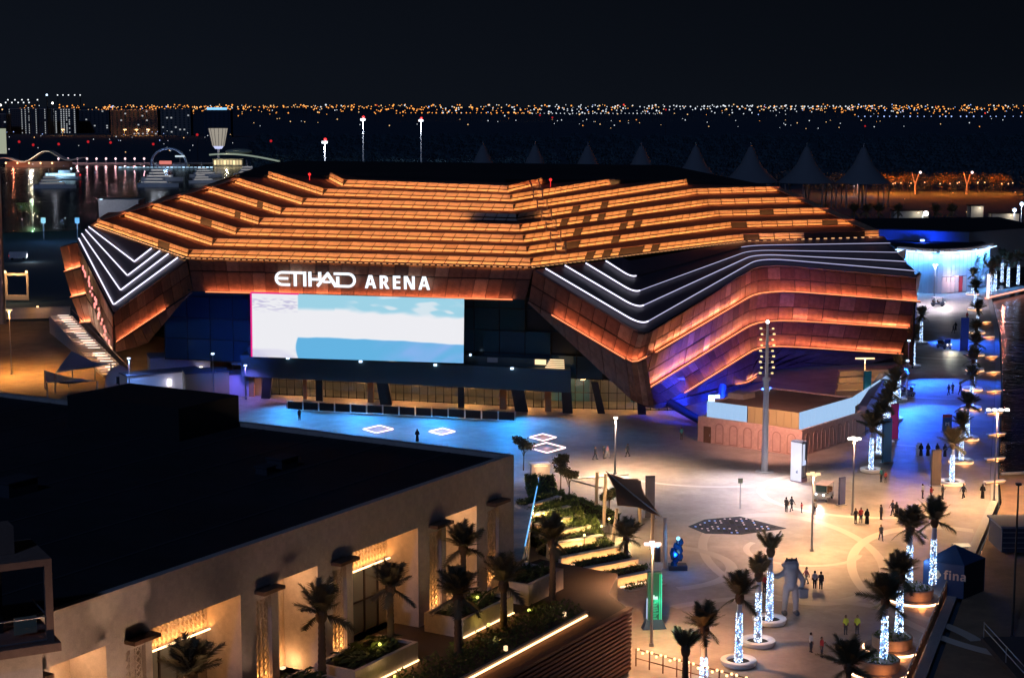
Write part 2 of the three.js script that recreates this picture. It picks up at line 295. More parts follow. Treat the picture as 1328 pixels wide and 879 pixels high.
function lightLine(parent, pts, r, m, off = [0, 0, 0], lo = 0, hi = 1e9) { // glowing tube
  const g = []; for (let i = Math.max(0, lo); i + 1 < Math.min(pts.length, hi + 1); i++) g.push(rod(v3(pts[i]).add(v3(off)), v3(pts[i + 1]).add(v3(off)), r, r, 6)); return mesh('light_line', g, m, parent);
}
const wr = [
  bend2([17.41,23.19,-269.00], [18.57,22.67,-268.00], [41.24,22.87,-304.00], [68.35,23.31,-311.00], 0.6, 3),
  bend2([14.43,22.85,-266.00], [18.32,20.49,-264.00], [41.81,22.26,-303.00], [68.87,22.11,-310.00], 1.6, 4),
  bend2([11.11,22.85,-262.00], [18.40,18.73,-258.00], [42.23,21.51,-302.00], [70.02,20.59,-308.00], 2.0, 4.5),
  bend2([7.77,22.87,-258.00], [18.45,17.06,-252.00], [42.93,20.91,-301.00], [71.16,19.08,-306.00], 2.4, 5),
  bend2([4.77,22.68,-255.00], [18.60,15.28,-246.00], [43.48,20.40,-299.00], [72.27,17.59,-304.00], 2.8, 5.5),
  bend2([3.36,22.66,-254.00], [18.80,14.07,-244.00], [43.76,19.54,-298.00], [72.35,16.58,-303.00], 3.2, 6),
];
const wingR = louvreWing(wr, 8, 'louvre_wing');
for (let r = 1; r < 5; r++) {
  const off = [0.3, 0.05, 0.75], n = wr[r].length;
  lightLine(wingR, wr[r], 0.115, M.led, off, 0, 8); // bright over the left arm and the corner
  const thin = []; for (let i = 8; i + 1 < n; i++) { if (r === 1 && i < 11) continue; thin.push(rod(wr[r][i].clone().add(v3(off)), wr[r][i + 1].clone().add(v3(off)), r > 2 ? 0.075 : 0.055, r > 2 ? 0.075 : 0.055, 6)); }
  const o = mesh('light_line', thin, glow(0.62, 0.62, 0.95, 0.85), wingR);
}
const wl = [
  bend([-84.92,22.99,-344.00], [-66.77,22.54,-303.00], [-65.30,22.50,-300.00], 0.3),
  bend([-85.87,22.67,-344.00], [-67.25,19.54,-301.00], [-62.67,22.46,-294.00], 0.6),
  bend([-86.27,22.12,-343.00], [-68.11,17.25,-299.00], [-59.96,22.56,-288.00], 0.8),
  bend([-86.82,21.41,-342.00], [-68.95,14.86,-297.00], [-57.31,22.56,-282.00], 0.9),
  bend([-87.22,20.56,-341.00], [-69.78,12.50,-295.00], [-54.60,22.45,-276.00], 1.0),
  bend([-87.71,19.93,-341.00], [-69.72,11.26,-294.00], [-52.58,22.43,-272.00], 1.0),
];
const wingL = louvreWing(wl, 8, 'louvre_wing');
for (let r = 1; r < 5; r++) lightLine(wingL, wl[r], 0.12, M.led, [0.1, 0.05, 0.75]);

// ---- copper cladding: bands of panels between two polylines, a ledge with a light trough along the lower edge
const lightTroughs = [];
function cladding(name, upper, lower, cols, opt = {}) {
  const G = new THREE.Group(); G.name = name; arena.add(G);
  const U = resample(upper, cols), L = resample(lower, cols), rows = opt.rows ?? [0, 0.5, 1], out = v3(opt.out ?? [0.3, 0, 1]);
  const backing = [];
  for (let j = 0; j < cols; j++) {
    for (let r = 0; r + 1 < rows.length; r++) {
      const gx = 0.018, gy = 0.02, q = (a, s) => { const t = Math.min(1, Math.max(0, a)); return lerp(U[j].clone().lerp(U[j + 1], t), L[j].clone().lerp(L[j + 1], t), s); };
      const sk = rr(0, 0.12), s0 = rows[r] + gy, s1 = rows[r + 1] - gy * 0.5;
      const a = q(gx, s0), b = q(1 - gx, s0), c = q(1 - gx, s1), d = q(gx, s1); if (a.distanceTo(d) < 0.15 && b.distanceTo(c) < 0.15) continue;
      const o = out.clone().normalize().multiplyScalar(sk); [a, b, c, d].forEach((p) => p.add(o));
      const e = rnd(); mesh('cladding_panel', plate(a, b, c, d, 0.1, out), opt.pm ?? (e < 0.42 ? M.copper : e < 0.66 ? M.copperB : e < 0.82 ? M.copperC : e < 0.91 ? M.copperD : M.copperE), G);
    }
    const o = out.clone().normalize().multiplyScalar(-0.25); backing.push(plate(U[j].clone().add(o), U[j + 1].clone().add(o), L[j + 1].clone().add(o), L[j].clone().add(o), 0.1, out));
  }
  mesh('backing', backing, M.backing, G);
  if (opt.lit) { // ledge, glowing trough and the lamp in it that washes the panels above
    const [u, w] = opt.lit, i0 = Math.round(u * cols), i1 = Math.round(w * cols), led = [], led2 = [], on = out.clone().normalize();
    for (let j = i0; j < i1; j++) {
      const a = L[j].clone(), b = L[j + 1].clone(), f = on.clone().multiplyScalar(0.75), dn = v3([0, -0.18, 0]);
      led.push(hexa([a, b, b.clone().add(f), a.clone().add(f)], [a, b, b.clone().add(f), a.clone().add(f)].map((p) => p.clone().add(dn))));
      const h = on.clone().multiplyScalar(0.62), g = on.clone().multiplyScalar(0.44), upv = v3([0, 0.03, 0]);
      if (!opt.patchy || hash(j, cols, 4) < 0.9) led2.push(hexa([a.clone().add(g), b.clone().add(g), b.clone().add(h), a.clone().add(h)], [a.clone().add(g), b.clone().add(g), b.clone().add(h), a.clone().add(h)].map((p) => p.clone().add(upv).add(v3([0, 0.12, 0])))));
    }
    mesh('ledge', led, M.copperB, G); mesh('light_trough', led2, opt.m ?? M.orange, G);
    const step = opt.step ?? 5;
    for (let j = i0; j < i1; j += step) { const e = Math.min(i1, j + step), a = L[j].clone().addScaledVector(on, 0.66), b = L[e].clone().addScaledVector(on, 0.66); const d = b.clone().sub(a).normalize(); let nn = v3([0, 1, 0]); nn.addScaledVector(d, -nn.dot(d)).normalize(); a.addScaledVector(nn, 0.2); b.addScaledVector(nn, 0.2); stripLight(a, b, 0.14, nn.clone().addScaledVector(on, -0.5), opt.color ?? REDORANGE, (opt.power ?? 16) * 1.75, G); }
  }
  return G;
}
function resample(pts, n) { // n+1 points spaced evenly by length
  const p = pts.map(v3), s = [0]; for (let i = 1; i < p.length; i++) s.push(s[i - 1] + p[i].distanceTo(p[i - 1])); const T = s[s.length - 1], out = [];
  for (let k = 0; k <= n; k++) { const t = T * k / n; let i = 1; while (i < p.length - 1 && s[i] < t) i++; out.push(p[i - 1].clone().lerp(p[i], Math.min(1, Math.max(0, (t - s[i - 1]) / Math.max(1e-6, s[i] - s[i - 1]))))); } return out;
}
// front fascia over the screen
cladding('front_fascia', [[-52.10,22.72,-271.50], [3.25,22.78,-254.60]], [[-51.37,17.37,-271.50], [1.98,17.93,-254.60]], 26, { rows: [0, 0.36, 1], lit: [0.02, 0.96], step: 25, power: 17, out: [0.25, 0, 1] });
// left arm of the near corner
const rimV = [18.80,14.07,-244.00], l1V = [17.57,10.07,-243.50];
cladding('corner_band', [[3.25,22.78,-254.60], [17.73,14.64,-244.80]], [[2.56,17.83,-254.40], [16.62,10.50,-244.40]], 8, { lit: [0.3, 1], step: 6, power: 26, out: [-0.3, 0, 1] });
cladding('corner_band', [[2.56,17.80,-254.20], [16.61,10.31,-244.20]], [[2.33,17.62,-254.20], [17.51,4.25,-245.00]], 8, { rows: [0, 1], out: [-0.3, 0, 1] });
// round the corner
cladding('corner_band', bend([17.73,14.64,-244.80], [18.91,13.96,-244.00], [20.49,14.44,-245.50], 0.9), bend([16.62,10.50,-244.40], [17.58,10.00,-243.60], [19.60,10.73,-245.20], 0.9), 4, { lit: [0, 1], step: 2, power: 22, out: [0.2, 0, 1] });
cladding('corner_band', bend([16.61,10.31,-244.20], [17.57,9.86,-243.40], [19.59,10.53,-245.00], 0.9), bend([17.51,4.25,-245.00], [19.41,3.40,-244.60], [20.85,3.34,-245.60], 0.9), 4, { rows: [0, 1], out: [0.2, 0, 1] });
// right wing: three lit bands, running over the shoulder to the far end
const rimR = bend([20.49,14.44,-245.50], [43.90,19.26,-298.00], [72.35,16.30,-303.00], 7), l1R = bend([19.60,10.73,-245.20], [43.85,14.89,-298.00], [72.91,12.12,-303.00], 8);
const l2R = bend([18.25,4.99,-246.00], [43.83,9.55,-299.00], [72.53,6.84,-306.00], 8), l3R = bend([24.17,3.26,-252.00], [44.21,4.71,-300.00], [71.54,1.72,-309.00], 7);
const l4R = bend([39.21,0.82,-282.00], [44.74,-0.77,-302.00], [56.34,-2.25,-306.00], 5);
const OR = [0.75, 0, 0.65], bellyM = mat(0.20, 0.15, 0.16, 0.5, { map: panelTex });
const dn = (pts, k = 0.16) => pts.map((p) => v3(p).add(v3([-0.1, -k, -0.1])));
cladding('shoulder_band', rimR, l1R, 30, { lit: [0.03, 1], power: 30, out: OR });
cladding('shoulder_band', dn(l1R), l2R, 30, { lit: [0, 1], power: 28, out: OR });
cladding('shoulder_band', dn(l2R), [...bend([19.52,3.27,-246.00], [23.38,3.08,-251.00], [24.17,3.26,-252.00], 1), ...l3R.slice(1)], 28, { pm2: 1, lit: [0.14, 1], power: 26, out: OR });
cladding('shoulder_band', dn(l3R), [...bend([23.38,3.08,-251.00], [34.96,1.45,-275.00], [39.21,0.82,-282.00], 2), ...l4R.slice(1)], 20, { pm: bellyM, lit: [0.45, 0.8], power: 24, out: OR });
// sloping belly under the bands, down to the glass line
cladding('belly', [[19.52,3.15,-246.00], [23.61,2.96,-251.00], [39.22,0.69,-282.00], [56.34,-2.40,-306.00], [71.55,1.57,-309.00]], [[21.46,2.09,-250.00], [26.80,1.19,-257.00], [41.26,-1.10,-288.00], [57.47,-4.24,-312.00], [72.51,-1.23,-318.00]], 16, { rows: [0, 1], pm: bellyM, out: OR });
// far end return of the wing
cladding('end_return', [[72.35,16.58,-303.00], [81.33,14.44,-335.00]], [[71.54,1.72,-309.00], [79.31,0.86,-335.00]], 3, { rows: [0, 0.33, 0.66, 1], out: [1, 0, 0.1] });
// left leg
cladding('leg_band', [[-69.73,10.99,-294.00], [-52.38,22.22,-271.60]], [[-69.23,6.17,-293.50], [-51.50,17.50,-271.50]], 9, { rows: [0, 0.45, 1], lit: [0, 0.66], step: 6, power: 28, out: [0.2, 0, 1] });
cladding('leg_band', [[-69.19,5.92,-293.30], [-51.48,17.32,-271.40]], [[-69.43,4.26,-293.50], [-62.44,6.67,-287.00], [-51.87,17.25,-271.50]], 9, { rows: [0, 1], out: [0.2, 0, 1] });
cladding('leg_return', [[-87.45,19.86,-340.00], [-69.87,10.86,-294.00]], [[-84.57,3.57,-338.00], [-69.82,4.53,-293.50]], 9, { rows: [0, 0.34, 0.67, 1], out: [-1, 0, 0.45] });
cladding('leg_return', [[-94.10,17.94,-352.00], [-87.71,19.78,-341.00]], [[-93.16,12.79,-352.00], [-87.11,14.79,-341.00]], 2, { rows: [0, 1], lit: [0, 1], power: 60, out: [-0.3, 0, 1] });
cladding('leg_return', [[-93.06,12.72,-351.00], [-87.12,14.48,-341.00]], [[-91.81,7.57,-351.00], [-85.95,9.43,-340.00]], 2, { rows: [0, 1], lit: [0, 1], power: 54, out: [-0.3, 0, 1] });
cladding('leg_return', [[-91.56,7.36,-350.00], [-85.96,9.12,-340.00]], [[-89.55,2.48,-349.00], [-84.81,3.92,-339.00]], 2, { rows: [0, 1], lit: [0, 1], power: 50, out: [-0.3, 0, 1] });
{ // red sparks down the edge of the leg
  const g = []; for (let i = 0; i < 22; i++) { const t = i / 22, p = lerp([-80.57,16.92,-320.00], [-69.91,5.37,-293.40], t * 0.97 + 0.02); g.push(place(new THREE.BoxGeometry(0.25, rr(0.3, 1.2), 0.25), [p.x - rr(0.1, 0.7), p.y, p.z + 0.7])); } stuff(mesh('edge_lights', g, glow(1, 0.28, 0.25, 1.6), arena));
}

// ---- the recessed glass front: wall of panes, screen, sign, canopy, columns and lobby
{
  // recessed wall plane, 5 m behind the fascia
  const wx0 = -58, wx1 = 22, zAt = (x) => -(262.6 - 0.309 * x), wv = (x, y) => v3([x, y, zAt(x)]);
  const front = new THREE.Group(); front.name = 'glass_front'; arena.add(front);
  const glassB = new THREE.MeshStandardMaterial({ color: col(0.02, 0.055, 0.085), roughness: 0.3, metalness: 0.1 });
  let n = 0;
  for (let x = wx0; x < wx1 - 0.1; x += 4) for (let r = 0; r < 4; r++) { // upper panes, floor to eave
    const y0 = 5.2 + r * 3.5, y1 = y0 + 3.44; if (x > 1 && y1 > 19.2 - (x + 4) * 0.72) continue; mesh('pane', plate(wv(x + 0.05, y0), wv(x + 3.95, y0), wv(x + 3.95, y1), wv(x + 0.05, y1), 0.12, [0, 0, 1]), (n++ * 7) % 3 ? M.glass : glassB, front);
  }
  const bars = []; for (let x = wx0; x <= wx1; x += 4) bars.push(rod(wv(x, 5), wv(x, x > 1 ? Math.max(5.6, 18.6 - x * 0.72) : 19.3), 0.09)); for (let r = 0; r <= 4; r++) bars.push(rod(wv(wx0, 5.15 + r * 3.5), wv([22, 18, 12, 6, 2][r], 5.15 + r * 3.5), 0.08)); mesh('mullion', bars, M.mullion, front);
  mesh('backing', plate(wv(wx0, 5).add(v3([0, 0, -0.6])), wv(2, 5).add(v3([0, 0, -0.6])), wv(2, 19.4).add(v3([0, 0, -0.6])), wv(wx0, 19.4).add(v3([0, 0, -0.6])), 0.1), M.blackMetal, front); mesh('backing', plate(wv(2.05, 5).add(v3([0, 0, -0.6])), wv(20, 5).add(v3([0, 0, -0.6])), wv(19, 6).add(v3([0, 0, -0.6])), wv(2.05, 18).add(v3([0, 0, -0.6])), 0.1), M.blackMetal, front);
  // soffit behind the fascia
  mesh('soffit', hexa([v3([-52.34,17.44,-272.00]), v3([3.03,18.01,-254.90]), wv(6, 18.4), wv(-54, 17.4)], [v3([-52.33,17.69,-272.00]), v3([3.03,18.25,-254.90]), wv(6, 18.8), wv(-54, 17.8)]), M.blackMetal, front);
  // ground-floor lobby: lit glass bays, floor and rear wall, ceiling with round lamps
  const lob = new THREE.Group(); lob.name = 'lobby'; arena.add(lob);
  const ly = 4.9, gx0 = -46, gx1 = 26.8, gz = (x) => x < 6 ? -(263.8 - 0.28 * x) : -(262.1 - 0.28 * 6 + 1.7 - (x - 6) * 0.12), gp = (x, y, dz = 0) => v3([x, y, gz(x) + dz]);
  const clear = new THREE.MeshPhysicalMaterial({ color: col(0.9, 0.95, 0.97), roughness: 0.05, transmission: 1, thickness: 0 });
  for (let x = gx0; x < gx1 - 0.1; x += 2.6) { mesh('pane', plate(gp(x + 0.05, 0.1), gp(x + 2.55, 0.1), gp(x + 2.55, ly), gp(x + 0.05, ly), 0.04, [0, 0, 1]), clear, lob); }
  const mb = []; for (let x = gx0; x <= gx1; x += 1.3) mb.push(rod(gp(x, 0, 0.06), gp(x, ly, 0.06), 0.07)); for (const y of [0.12, 2.6, ly]) for (let x = gx0; x < gx1; x += 2.6) mb.push(rod(gp(x, y, 0.06), gp(x + 2.6, y, 0.06), 0.06)); mesh('mullion', mb, M.mullion, lob);
  const lobWall = mat(0.20, 0.19, 0.19, 0.8), teal = mat(0.10, 0.26, 0.32, 0.7);
  for (let x = gx0; x < gx1; x += 6.5) { const e = Math.min(gx1, x + 6.46); mesh('rear_wall_panel', hexa([gp(x, 0, -7), gp(e, 0, -7), gp(e, 0, -7.2), gp(x, 0, -7.2)], [gp(x, ly, -7), gp(e, ly, -7), gp(e, ly, -7.2), gp(x, ly, -7.2)]), (x > 4 && x < 24 && hash(Math.round(x), 1, 2) < 0.5) ? teal : lobWall, lob); }
  mesh('ceiling', hexa([gp(gx0, ly + 0.05, 2), gp(6, ly + 0.05, 2), gp(6, ly + 0.05, -7.4), gp(gx0, ly + 0.05, -7.4)], [gp(gx0, ly + 0.25, 2), gp(6, ly + 0.25, 2), gp(6, ly + 0.25, -7.4), gp(gx0, ly + 0.25, -7.4)]), M.concrete, lob);
  mesh('ceiling', hexa([gp(6.02, ly + 0.05, 0.5), gp(26.8, ly + 0.05, 0.2), gp(26.8, ly + 0.05, -7.4), gp(6.02, ly + 0.05, -7.4)], [gp(6.02, ly + 0.25, 0.5), gp(26.8, ly + 0.25, 0.2), gp(26.8, ly + 0.25, -7.4), gp(6.02, ly + 0.25, -7.4)]), M.concrete, lob);
  for (let x = gx0 + 4; x < gx1; x += 8.5) { const p = gp(x, ly - 0.12, -3.4); mesh('downlight', place(new THREE.CylinderGeometry(0.34, 0.4, 0.14, 12), [p.x, p.y + 0.06, p.z]), M.warm, lob); pointLight([p.x, p.y - 0.25, p.z], 0xffd0a0, 7, lob, 14); }
  for (let x = gx0 + 3; x < 27; x += 9) { const p = gp(x, x < 8 ? 3.38 : ly - 0.1, 1.4); mesh('downlight', place(new THREE.CylinderGeometry(0.3, 0.36, 0.12, 12), [p.x, p.y + 0.06, p.z]), M.warm, lob); pointLight([p.x, p.y - 0.22, p.z], 0xffb469, 60, lob, 12); }
  // canopy slab with stepped edge above the doors
  const can = new THREE.Group(); can.name = 'canopy'; arena.add(can);
  const cz = (x) => -(258.6 - 0.30 * x), cp = (x, y, dz = 0) => v3([x, y, cz(x) + dz]);
  mesh('canopy_slab', hexa([cp(-44, 3.5, 0), cp(9, 3.5, 0), cp(9, 3.5, -5.5), cp(-44, 3.5, -5.5)], [cp(-44, 7.0, 0), cp(9, 7.0, 0), cp(9, 7.0, -5.5), cp(-44, 7.0, -5.5)]), mat(0.05, 0.085, 0.10, 0.6), can);
  mesh('canopy_upstand', hexa([cp(-43, 7.02, -1.6), cp(6, 7.02, -1.6), cp(6, 7.02, -5.4), cp(-43, 7.02, -5.4)], [cp(-43, 8.3, -1.6), cp(6, 8.3, -1.6), cp(6, 8.3, -5.4), cp(-43, 8.3, -5.4)]), mat(0.04, 0.075, 0.09, 0.6), can);
  for (const x of [-37, -26, -23.5, -15, -12.6, -3, 4.4]) { const p = cp(x, 8.32, -1.5); mesh('clerestory', bx(1.7, 0.75, 0.3, p.x, p.y - 0.5, p.z + 0.05, -0.29), x === 4.4 ? M.warmSoft : mat(0.35, 0.38, 0.4, 0.5), can); }
  for (const x of [-19, 6.6]) { const p = cp(x, 8.0, -1.2); const g = []; for (let i = 0; i < 5; i++) g.push(bx(x > 0 ? 3.0 - i * 0.2 : 0.9, 0.1, 0.35, p.x + (x > 0 ? i * 0.08 : 0), p.y - 0.9 + i * 0.3, p.z, -0.29)); mesh('lamp_slats', g, M.warmSoft, can); }
  for (const x of [-27, -6.5]) { const p = cp(x, 8.5, -1.2); mesh('spot_lamp', place(new THREE.SphereGeometry(0.2, 8, 6), [p.x, p.y, p.z]), M.blueWhite, can); }
  // columns: dark raking pairs and copper posts
  const colm = (x, dx, w, m, dz, h = ly) => mesh('column', hexa([gp(x - w / 2, 0, dz + w / 2), gp(x + w / 2, 0, dz + w / 2), gp(x + w / 2, 0, dz - w / 2), gp(x - w / 2, 0, dz - w / 2)], [gp(x + dx - w / 2, h, dz + w / 2), gp(x + dx + w / 2, h, dz + w / 2), gp(x + dx + w / 2, h, dz - w / 2), gp(x + dx - w / 2, h, dz - w / 2)]), m, arena);
  for (const [x, dx, w] of [[-40, 0.6, 1.5], [-31, 0, 1.1], [-20, -0.8, 1.9], [-8, 0, 1.0], [1.5, -0.9, 2.0], [8.6, -0.3, 1.5], [13.8, -1.1, 1.1], [20, -0.4, 1.2]]) colm(x, dx, w, M.blackMetal, 3.4);
  for (const [x, w] of [[-42.5, 0.9], [-33.5, 0.6], [-22.6, 1.0], [-1.4, 1.1], [5.6, 1.0]]) colm(x, 0, w, mat(0.45, 0.22, 0.10, 0.7), 2.6);
  mesh('prop', [rod([29.5, 0, -246.5], [23.62,2.85,-251.00], 0.55, 0.7, 8), rod([30.5, 0, -246.5], [31.5, 5.6, -250], 0.5, 0.6, 8)], M.blackMetal, arena);
  // ---- the screen: a lit picture in a thin pink-lit bezel
  const s0 = [-41.14,17.84,-265.50], s1 = [-7.28,17.88,-256.60], s2 = [-7.43,7.97,-256.60], s3 = [-41.23,7.66,-265.50];
  const scr = new THREE.Group(); scr.name = 'video_screen'; arena.add(scr);
  const W = 512, Hh = 160, cv = document.createElement('canvas'); cv.width = W; cv.height = Hh; const c = cv.getContext('2d');
  const id = c.createImageData(W, Hh);
  for (let j = 0; j < Hh; j++) for (let i = 0; i < W; i++) {
    const u = i / W, v = j / Hh; let p = [0.93, 0.93, 0.95];
    const sm = (a, b, x) => { const t = Math.min(1, Math.max(0, (x - a) / (b - a))); return t * t * (3 - 2 * t); };
    const nz = vnoise(u * 22 + v * 9, v * 5 - u * 3, 64, 2), nf = vnoise(u * 16 - v * 9, v * 11 + u * 6, 64, 6);
    const mix = (q, k) => { for (let z = 0; z < 3; z++) p[z] = p[z] * (1 - k) + q[z] * k; };
    const edge = 0.225 - (v > 0.66 ? 0.012 * Math.sin((v - 0.66) * 9) : 0);
    const e = sm(edge - 0.004, edge + 0.004, u);
    const topB = 0.22 + 0.10 * Math.max(0, u - 0.45) + 0.05 * (nz - 0.5) * (u > 0.4 ? 1 : 0.2);
    mix([0.50, 0.78, 0.88], e * (1 - sm(topB - 0.03, topB + 0.05, v)) * (0.72 - 0.5 * sm(0.62, 0.9, nf) * sm(0.4, 0.6, u)));
    const botB = 0.67 + 0.09 * Math.max(0, u - 0.5) + 0.02 * (nz - 0.5);
    const f = e * sm(botB - 0.015, botB + 0.015, v); mix([0.30, 0.66, 0.87], f * 0.85); mix([0.55, 0.70, 0.93], f * sm(0.55, 0.75, u) * 0.6 * nz * 1.5);
    mix([0.72, 0.70, 0.84], (1 - e) * sm(0.5, 0.8, vnoise(u * 30 + v * 60, v * 50 - u * 40, 64, 3)) * (sm(0.05, 0.12, v) - sm(0.2, 0.32, v)) * 0.7);
    mix([0.80, 0.79, 0.90], (1 - e) * sm(0.84, 0.9, v) * nf * 0.9);
    const o = (j * W + i) * 4; for (let z = 0; z < 3; z++) id.data[o + z] = Math.round(255 * Math.min(1, p[z])); id.data[o + 3] = 255;
  }
  c.putImageData(id, 0, 0);
  const tx = new THREE.CanvasTexture(cv); tx.colorSpace = THREE.SRGBColorSpace;
  const g = new THREE.BufferGeometry(); const q = [s0, s3, s2, s0, s2, s1].flat(); g.setAttribute('position', new THREE.Float32BufferAttribute(q, 3)); g.setAttribute('uv', new THREE.Float32BufferAttribute([0, 1, 0, 0, 1, 0, 0, 1, 1, 0, 1, 1], 2)); g.computeVertexNormals();
  const face = mesh('display', g, new THREE.MeshStandardMaterial({ color: 0x000000, emissive: 0xffffff, emissiveMap: tx, emissiveIntensity: 1.0, roughness: 0.5 }), scr);
  mesh('casing', hexa([s0, s1, s2, s3].map((p) => v3(p).add(v3([0, 0, -0.06]))), [s0, s1, s2, s3].map((p) => v3(p).add(v3([-0.1, 0, -0.9])))), M.blackMetal, scr);
  mesh('bezel', [rod(s0, s3, 0.16), rod(s0, lerp(s0, s1, 0.23), 0.12)], glow(1, 0.02, 0.32, 0.75), scr);
  const mid = lerp(lerp(s0, s1, 0.5), lerp(s3, s2, 0.5), 0.5); spotLight([mid.x, mid.y, mid.z + 0.7], [mid.x + 4, 0, mid.z + 30], 0xbfe2ff, 40, 1.3, scr, 1, 1);
  // blue floods on the canopy edge, thrown on the forecourt
  for (const x of [-36, -24, -12, 0]) { const p = cp(x, 6.9, 0.35); mesh('flood_lamp', bx(0.5, 0.3, 0.4, p.x, p.y, p.z), M.blueWhite, can); spotLight([p.x, p.y - 0.1, p.z + 0.3], [p.x + 5, 0, p.z + 19], 0x2f9cff, 1500, 0.85, can, 1, 8); }
  // ---- the sign on the fascia
  const font = await new FontLoader().loadAsync('fonts/droid/droid_sans_bold.typeface.json');
  const sign = new THREE.Group(); sign.name = 'roof_sign'; arena.add(sign);
  const o0 = v3([-37.67,19.10,-266.90]), o1 = v3([-12.66,19.27,-259.00]), dir = o1.clone().sub(o0), LEN = dir.length(); dir.normalize(); const ang = Math.atan2(-dir.z, dir.x), tilt = Math.asin(dir.y);
  sign.position.copy(o0).add(v3([0.3, -0.2, 0.75])); sign.rotation.set(0, ang, 0);
  const lit = glow(0.86, 0.93, 1.0, 1.35), bar = (x0, y0, x1, y1, w) => { const dx = x1 - x0, dy = y1 - y0, L = Math.hypot(dx, dy), b = new THREE.BoxGeometry(L, w, 0.25); b.rotateZ(Math.atan2(dy, dx)); b.translate((x0 + x1) / 2, (y0 + y1) / 2, 0); return b; };
  const arc = (cx, cy, rx, ry, a0, a1, w) => { const r = []; const N = 12; for (let i = 0; i < N; i++) { const t = a0 + (a1 - a0) * i / N, s = a0 + (a1 - a0) * (i + 1) / N; r.push(bar(cx + rx * Math.cos(t), cy + ry * Math.sin(t), cx + rx * Math.cos(s), cy + ry * Math.sin(s), w)); } return r; };
  const h = 2.2, w = 0.36, PI = Math.PI; let x = 0;
  const letters = [
    [...arc(1.15, h / 2, 1.0, h / 2 - w / 2, PI / 2, 1.5 * PI, w), bar(1.1, h - w / 2, 2.4, h - w / 2, w), bar(0.3, h / 2 + 0.02, 2.1, h / 2 + 0.02, w), bar(1.1, w / 2, 2.4, w / 2, w)],
    [bar(2.4, h - w / 2, 4.5, h - w / 2, w), bar(3.3, 0, 3.3, h, 0.42)],
    [bar(4.85, 0, 4.85, h, 0.42)],
    [bar(5.7, 0, 5.7, h, 0.42), bar(5.9, h / 2, 7.3, h / 2, w), bar(7.3, h / 2, 7.3, h, 0.42)],
    [bar(6.9, 0.1, 8.7, h - 0.1, 0.42), bar(8.5, h - 0.1, 9.9, 0.1, 0.46), bar(7.9, 0.75, 9.0, 0.75, 0.3)],
    [bar(10.0, w / 2, 11.9, w / 2, w), bar(9.6, h - w / 2, 11.9, h - w / 2, w), bar(10.2, 0, 10.2, h * 0.72, 0.42), ...arc(11.9, h / 2, 1.0, h / 2 - w / 2, -PI / 2, PI / 2, w)],
  ];
  const ks = LEN / 25.0;
  for (const L of letters) { const m = mesh('letter', L, lit, sign); m.geometry.scale(ks, ks, 1); m.rotation.z = tilt; }
  let px = 14.6; for (const ch of 'ARENA') { const t = new TextGeometry(ch, { font, size: 1.95, depth: 0.22, curveSegments: 3, bevelEnabled: false }); t.computeBoundingBox(); const wd = t.boundingBox.max.x - t.boundingBox.min.x; t.translate(-t.boundingBox.min.x + px, 0, 0); px += wd + 0.62; t.scale(ks, ks, 1); const m = mesh('letter', t, lit, sign); m.rotation.z = tilt; }
  // barrier rail in front of the doors
  const rl = thing('barrier_fence', 'low dark panel barrier with white posts in front of the arena doors', 'fence');
  const r0 = v3([-35.16,0,-260.94]), r1 = v3([0.46,0,-251.13]), N = 14, posts = [];
  for (let i = 0; i <= N; i++) { const p = lerp(r0, r1, i / N); mesh('post', bx(0.14, 1.5, 0.14, p.x, 0.75, p.z), M.white, rl); if (i < N) { const q0 = lerp(r0, r1, (i + 0.05) / N), q1 = lerp(r0, r1, (i + 0.95) / N); mesh('panel', hexa([q0, q1, q1.clone().add(v3([0, 0, -0.06])), q0.clone().add(v3([0, 0, -0.06]))].map((p) => p.add(v3([0, 0.1, 0]))), [q0, q1, q1.clone().add(v3([0, 0, -0.06])), q0.clone().add(v3([0, 0, -0.06]))].map((p) => p.clone().add(v3([0, 1.2, 0])))), M.blackMetal, rl); } }
  rebase(rl, [r0.x, 0, r0.z]);
}

// ---------- lamp posts and masts ----------
const WARM = 0xffc488, COOL = 0xf2ecff;
function lampPost(name, label, p, h, heads, cd, color = WARM, opt = {}) {
  const t = thing(name, label, 'lamp post', p, opt.turn ?? 0, opt.group);
  mesh('pole', [cyl(0.13, 0.07, h, 0, 0, 0, 8), cyl(0.24, 0.2, 0.3, 0, 0, 0, 8)], opt.pm ?? M.steel, t);
  if (opt.bar) mesh('crossbar', bx(opt.bar, 0.12, 0.12, 0, h + 0.04, 0), M.steel, t);
  for (const [x, y, z] of heads) { mesh('lamp_head', place(new RoundedBoxGeometry(opt.hs ?? 0.5, 0.26, 0.42, 2, 0.08), [x, h + y, z]), opt.gm ?? M.whiteHot, t); }
  if (heads.length > 1 && !opt.bar) mesh('arm', heads.map(([x, y, z]) => rod([0, h - 0.3, 0], [x, h + y - 0.1, z], 0.05)), opt.pm ?? M.steel, t);
  if (cd) { if (opt.to) spotLight([heads[0][0], h - 0.3, heads[0][2]], opt.to, color, cd, opt.angle ?? 1.2, t, 1, 12); else spotLight([0, h - 0.3, 0.1], [0, 0, 0.1], color, cd, 1.36, t, 0.4, 12); }
  return t;
}
lampPost('flood_mast', 'tall quay mast with a bar of four bright floodlights beside the dark water', [57.89,0,-198.91], 11, [[-1.1, 0.15, 0.1], [-0.37, 0.15, 0.1], [0.37, 0.15, 0.1], [1.1, 0.15, 0.1]], 1800, 0xffc890, { bar: 2.8 });
const cluster = [[0.5, 0, 0], [-0.5, 0, 0], [0, 0, 0.5], [0, 0, -0.5]];
lampPost('lamp_post', 'warm cluster lamp post beside the arched pink pavilion', [39.49,0,-191.95], 9, cluster, 1400, WARM);
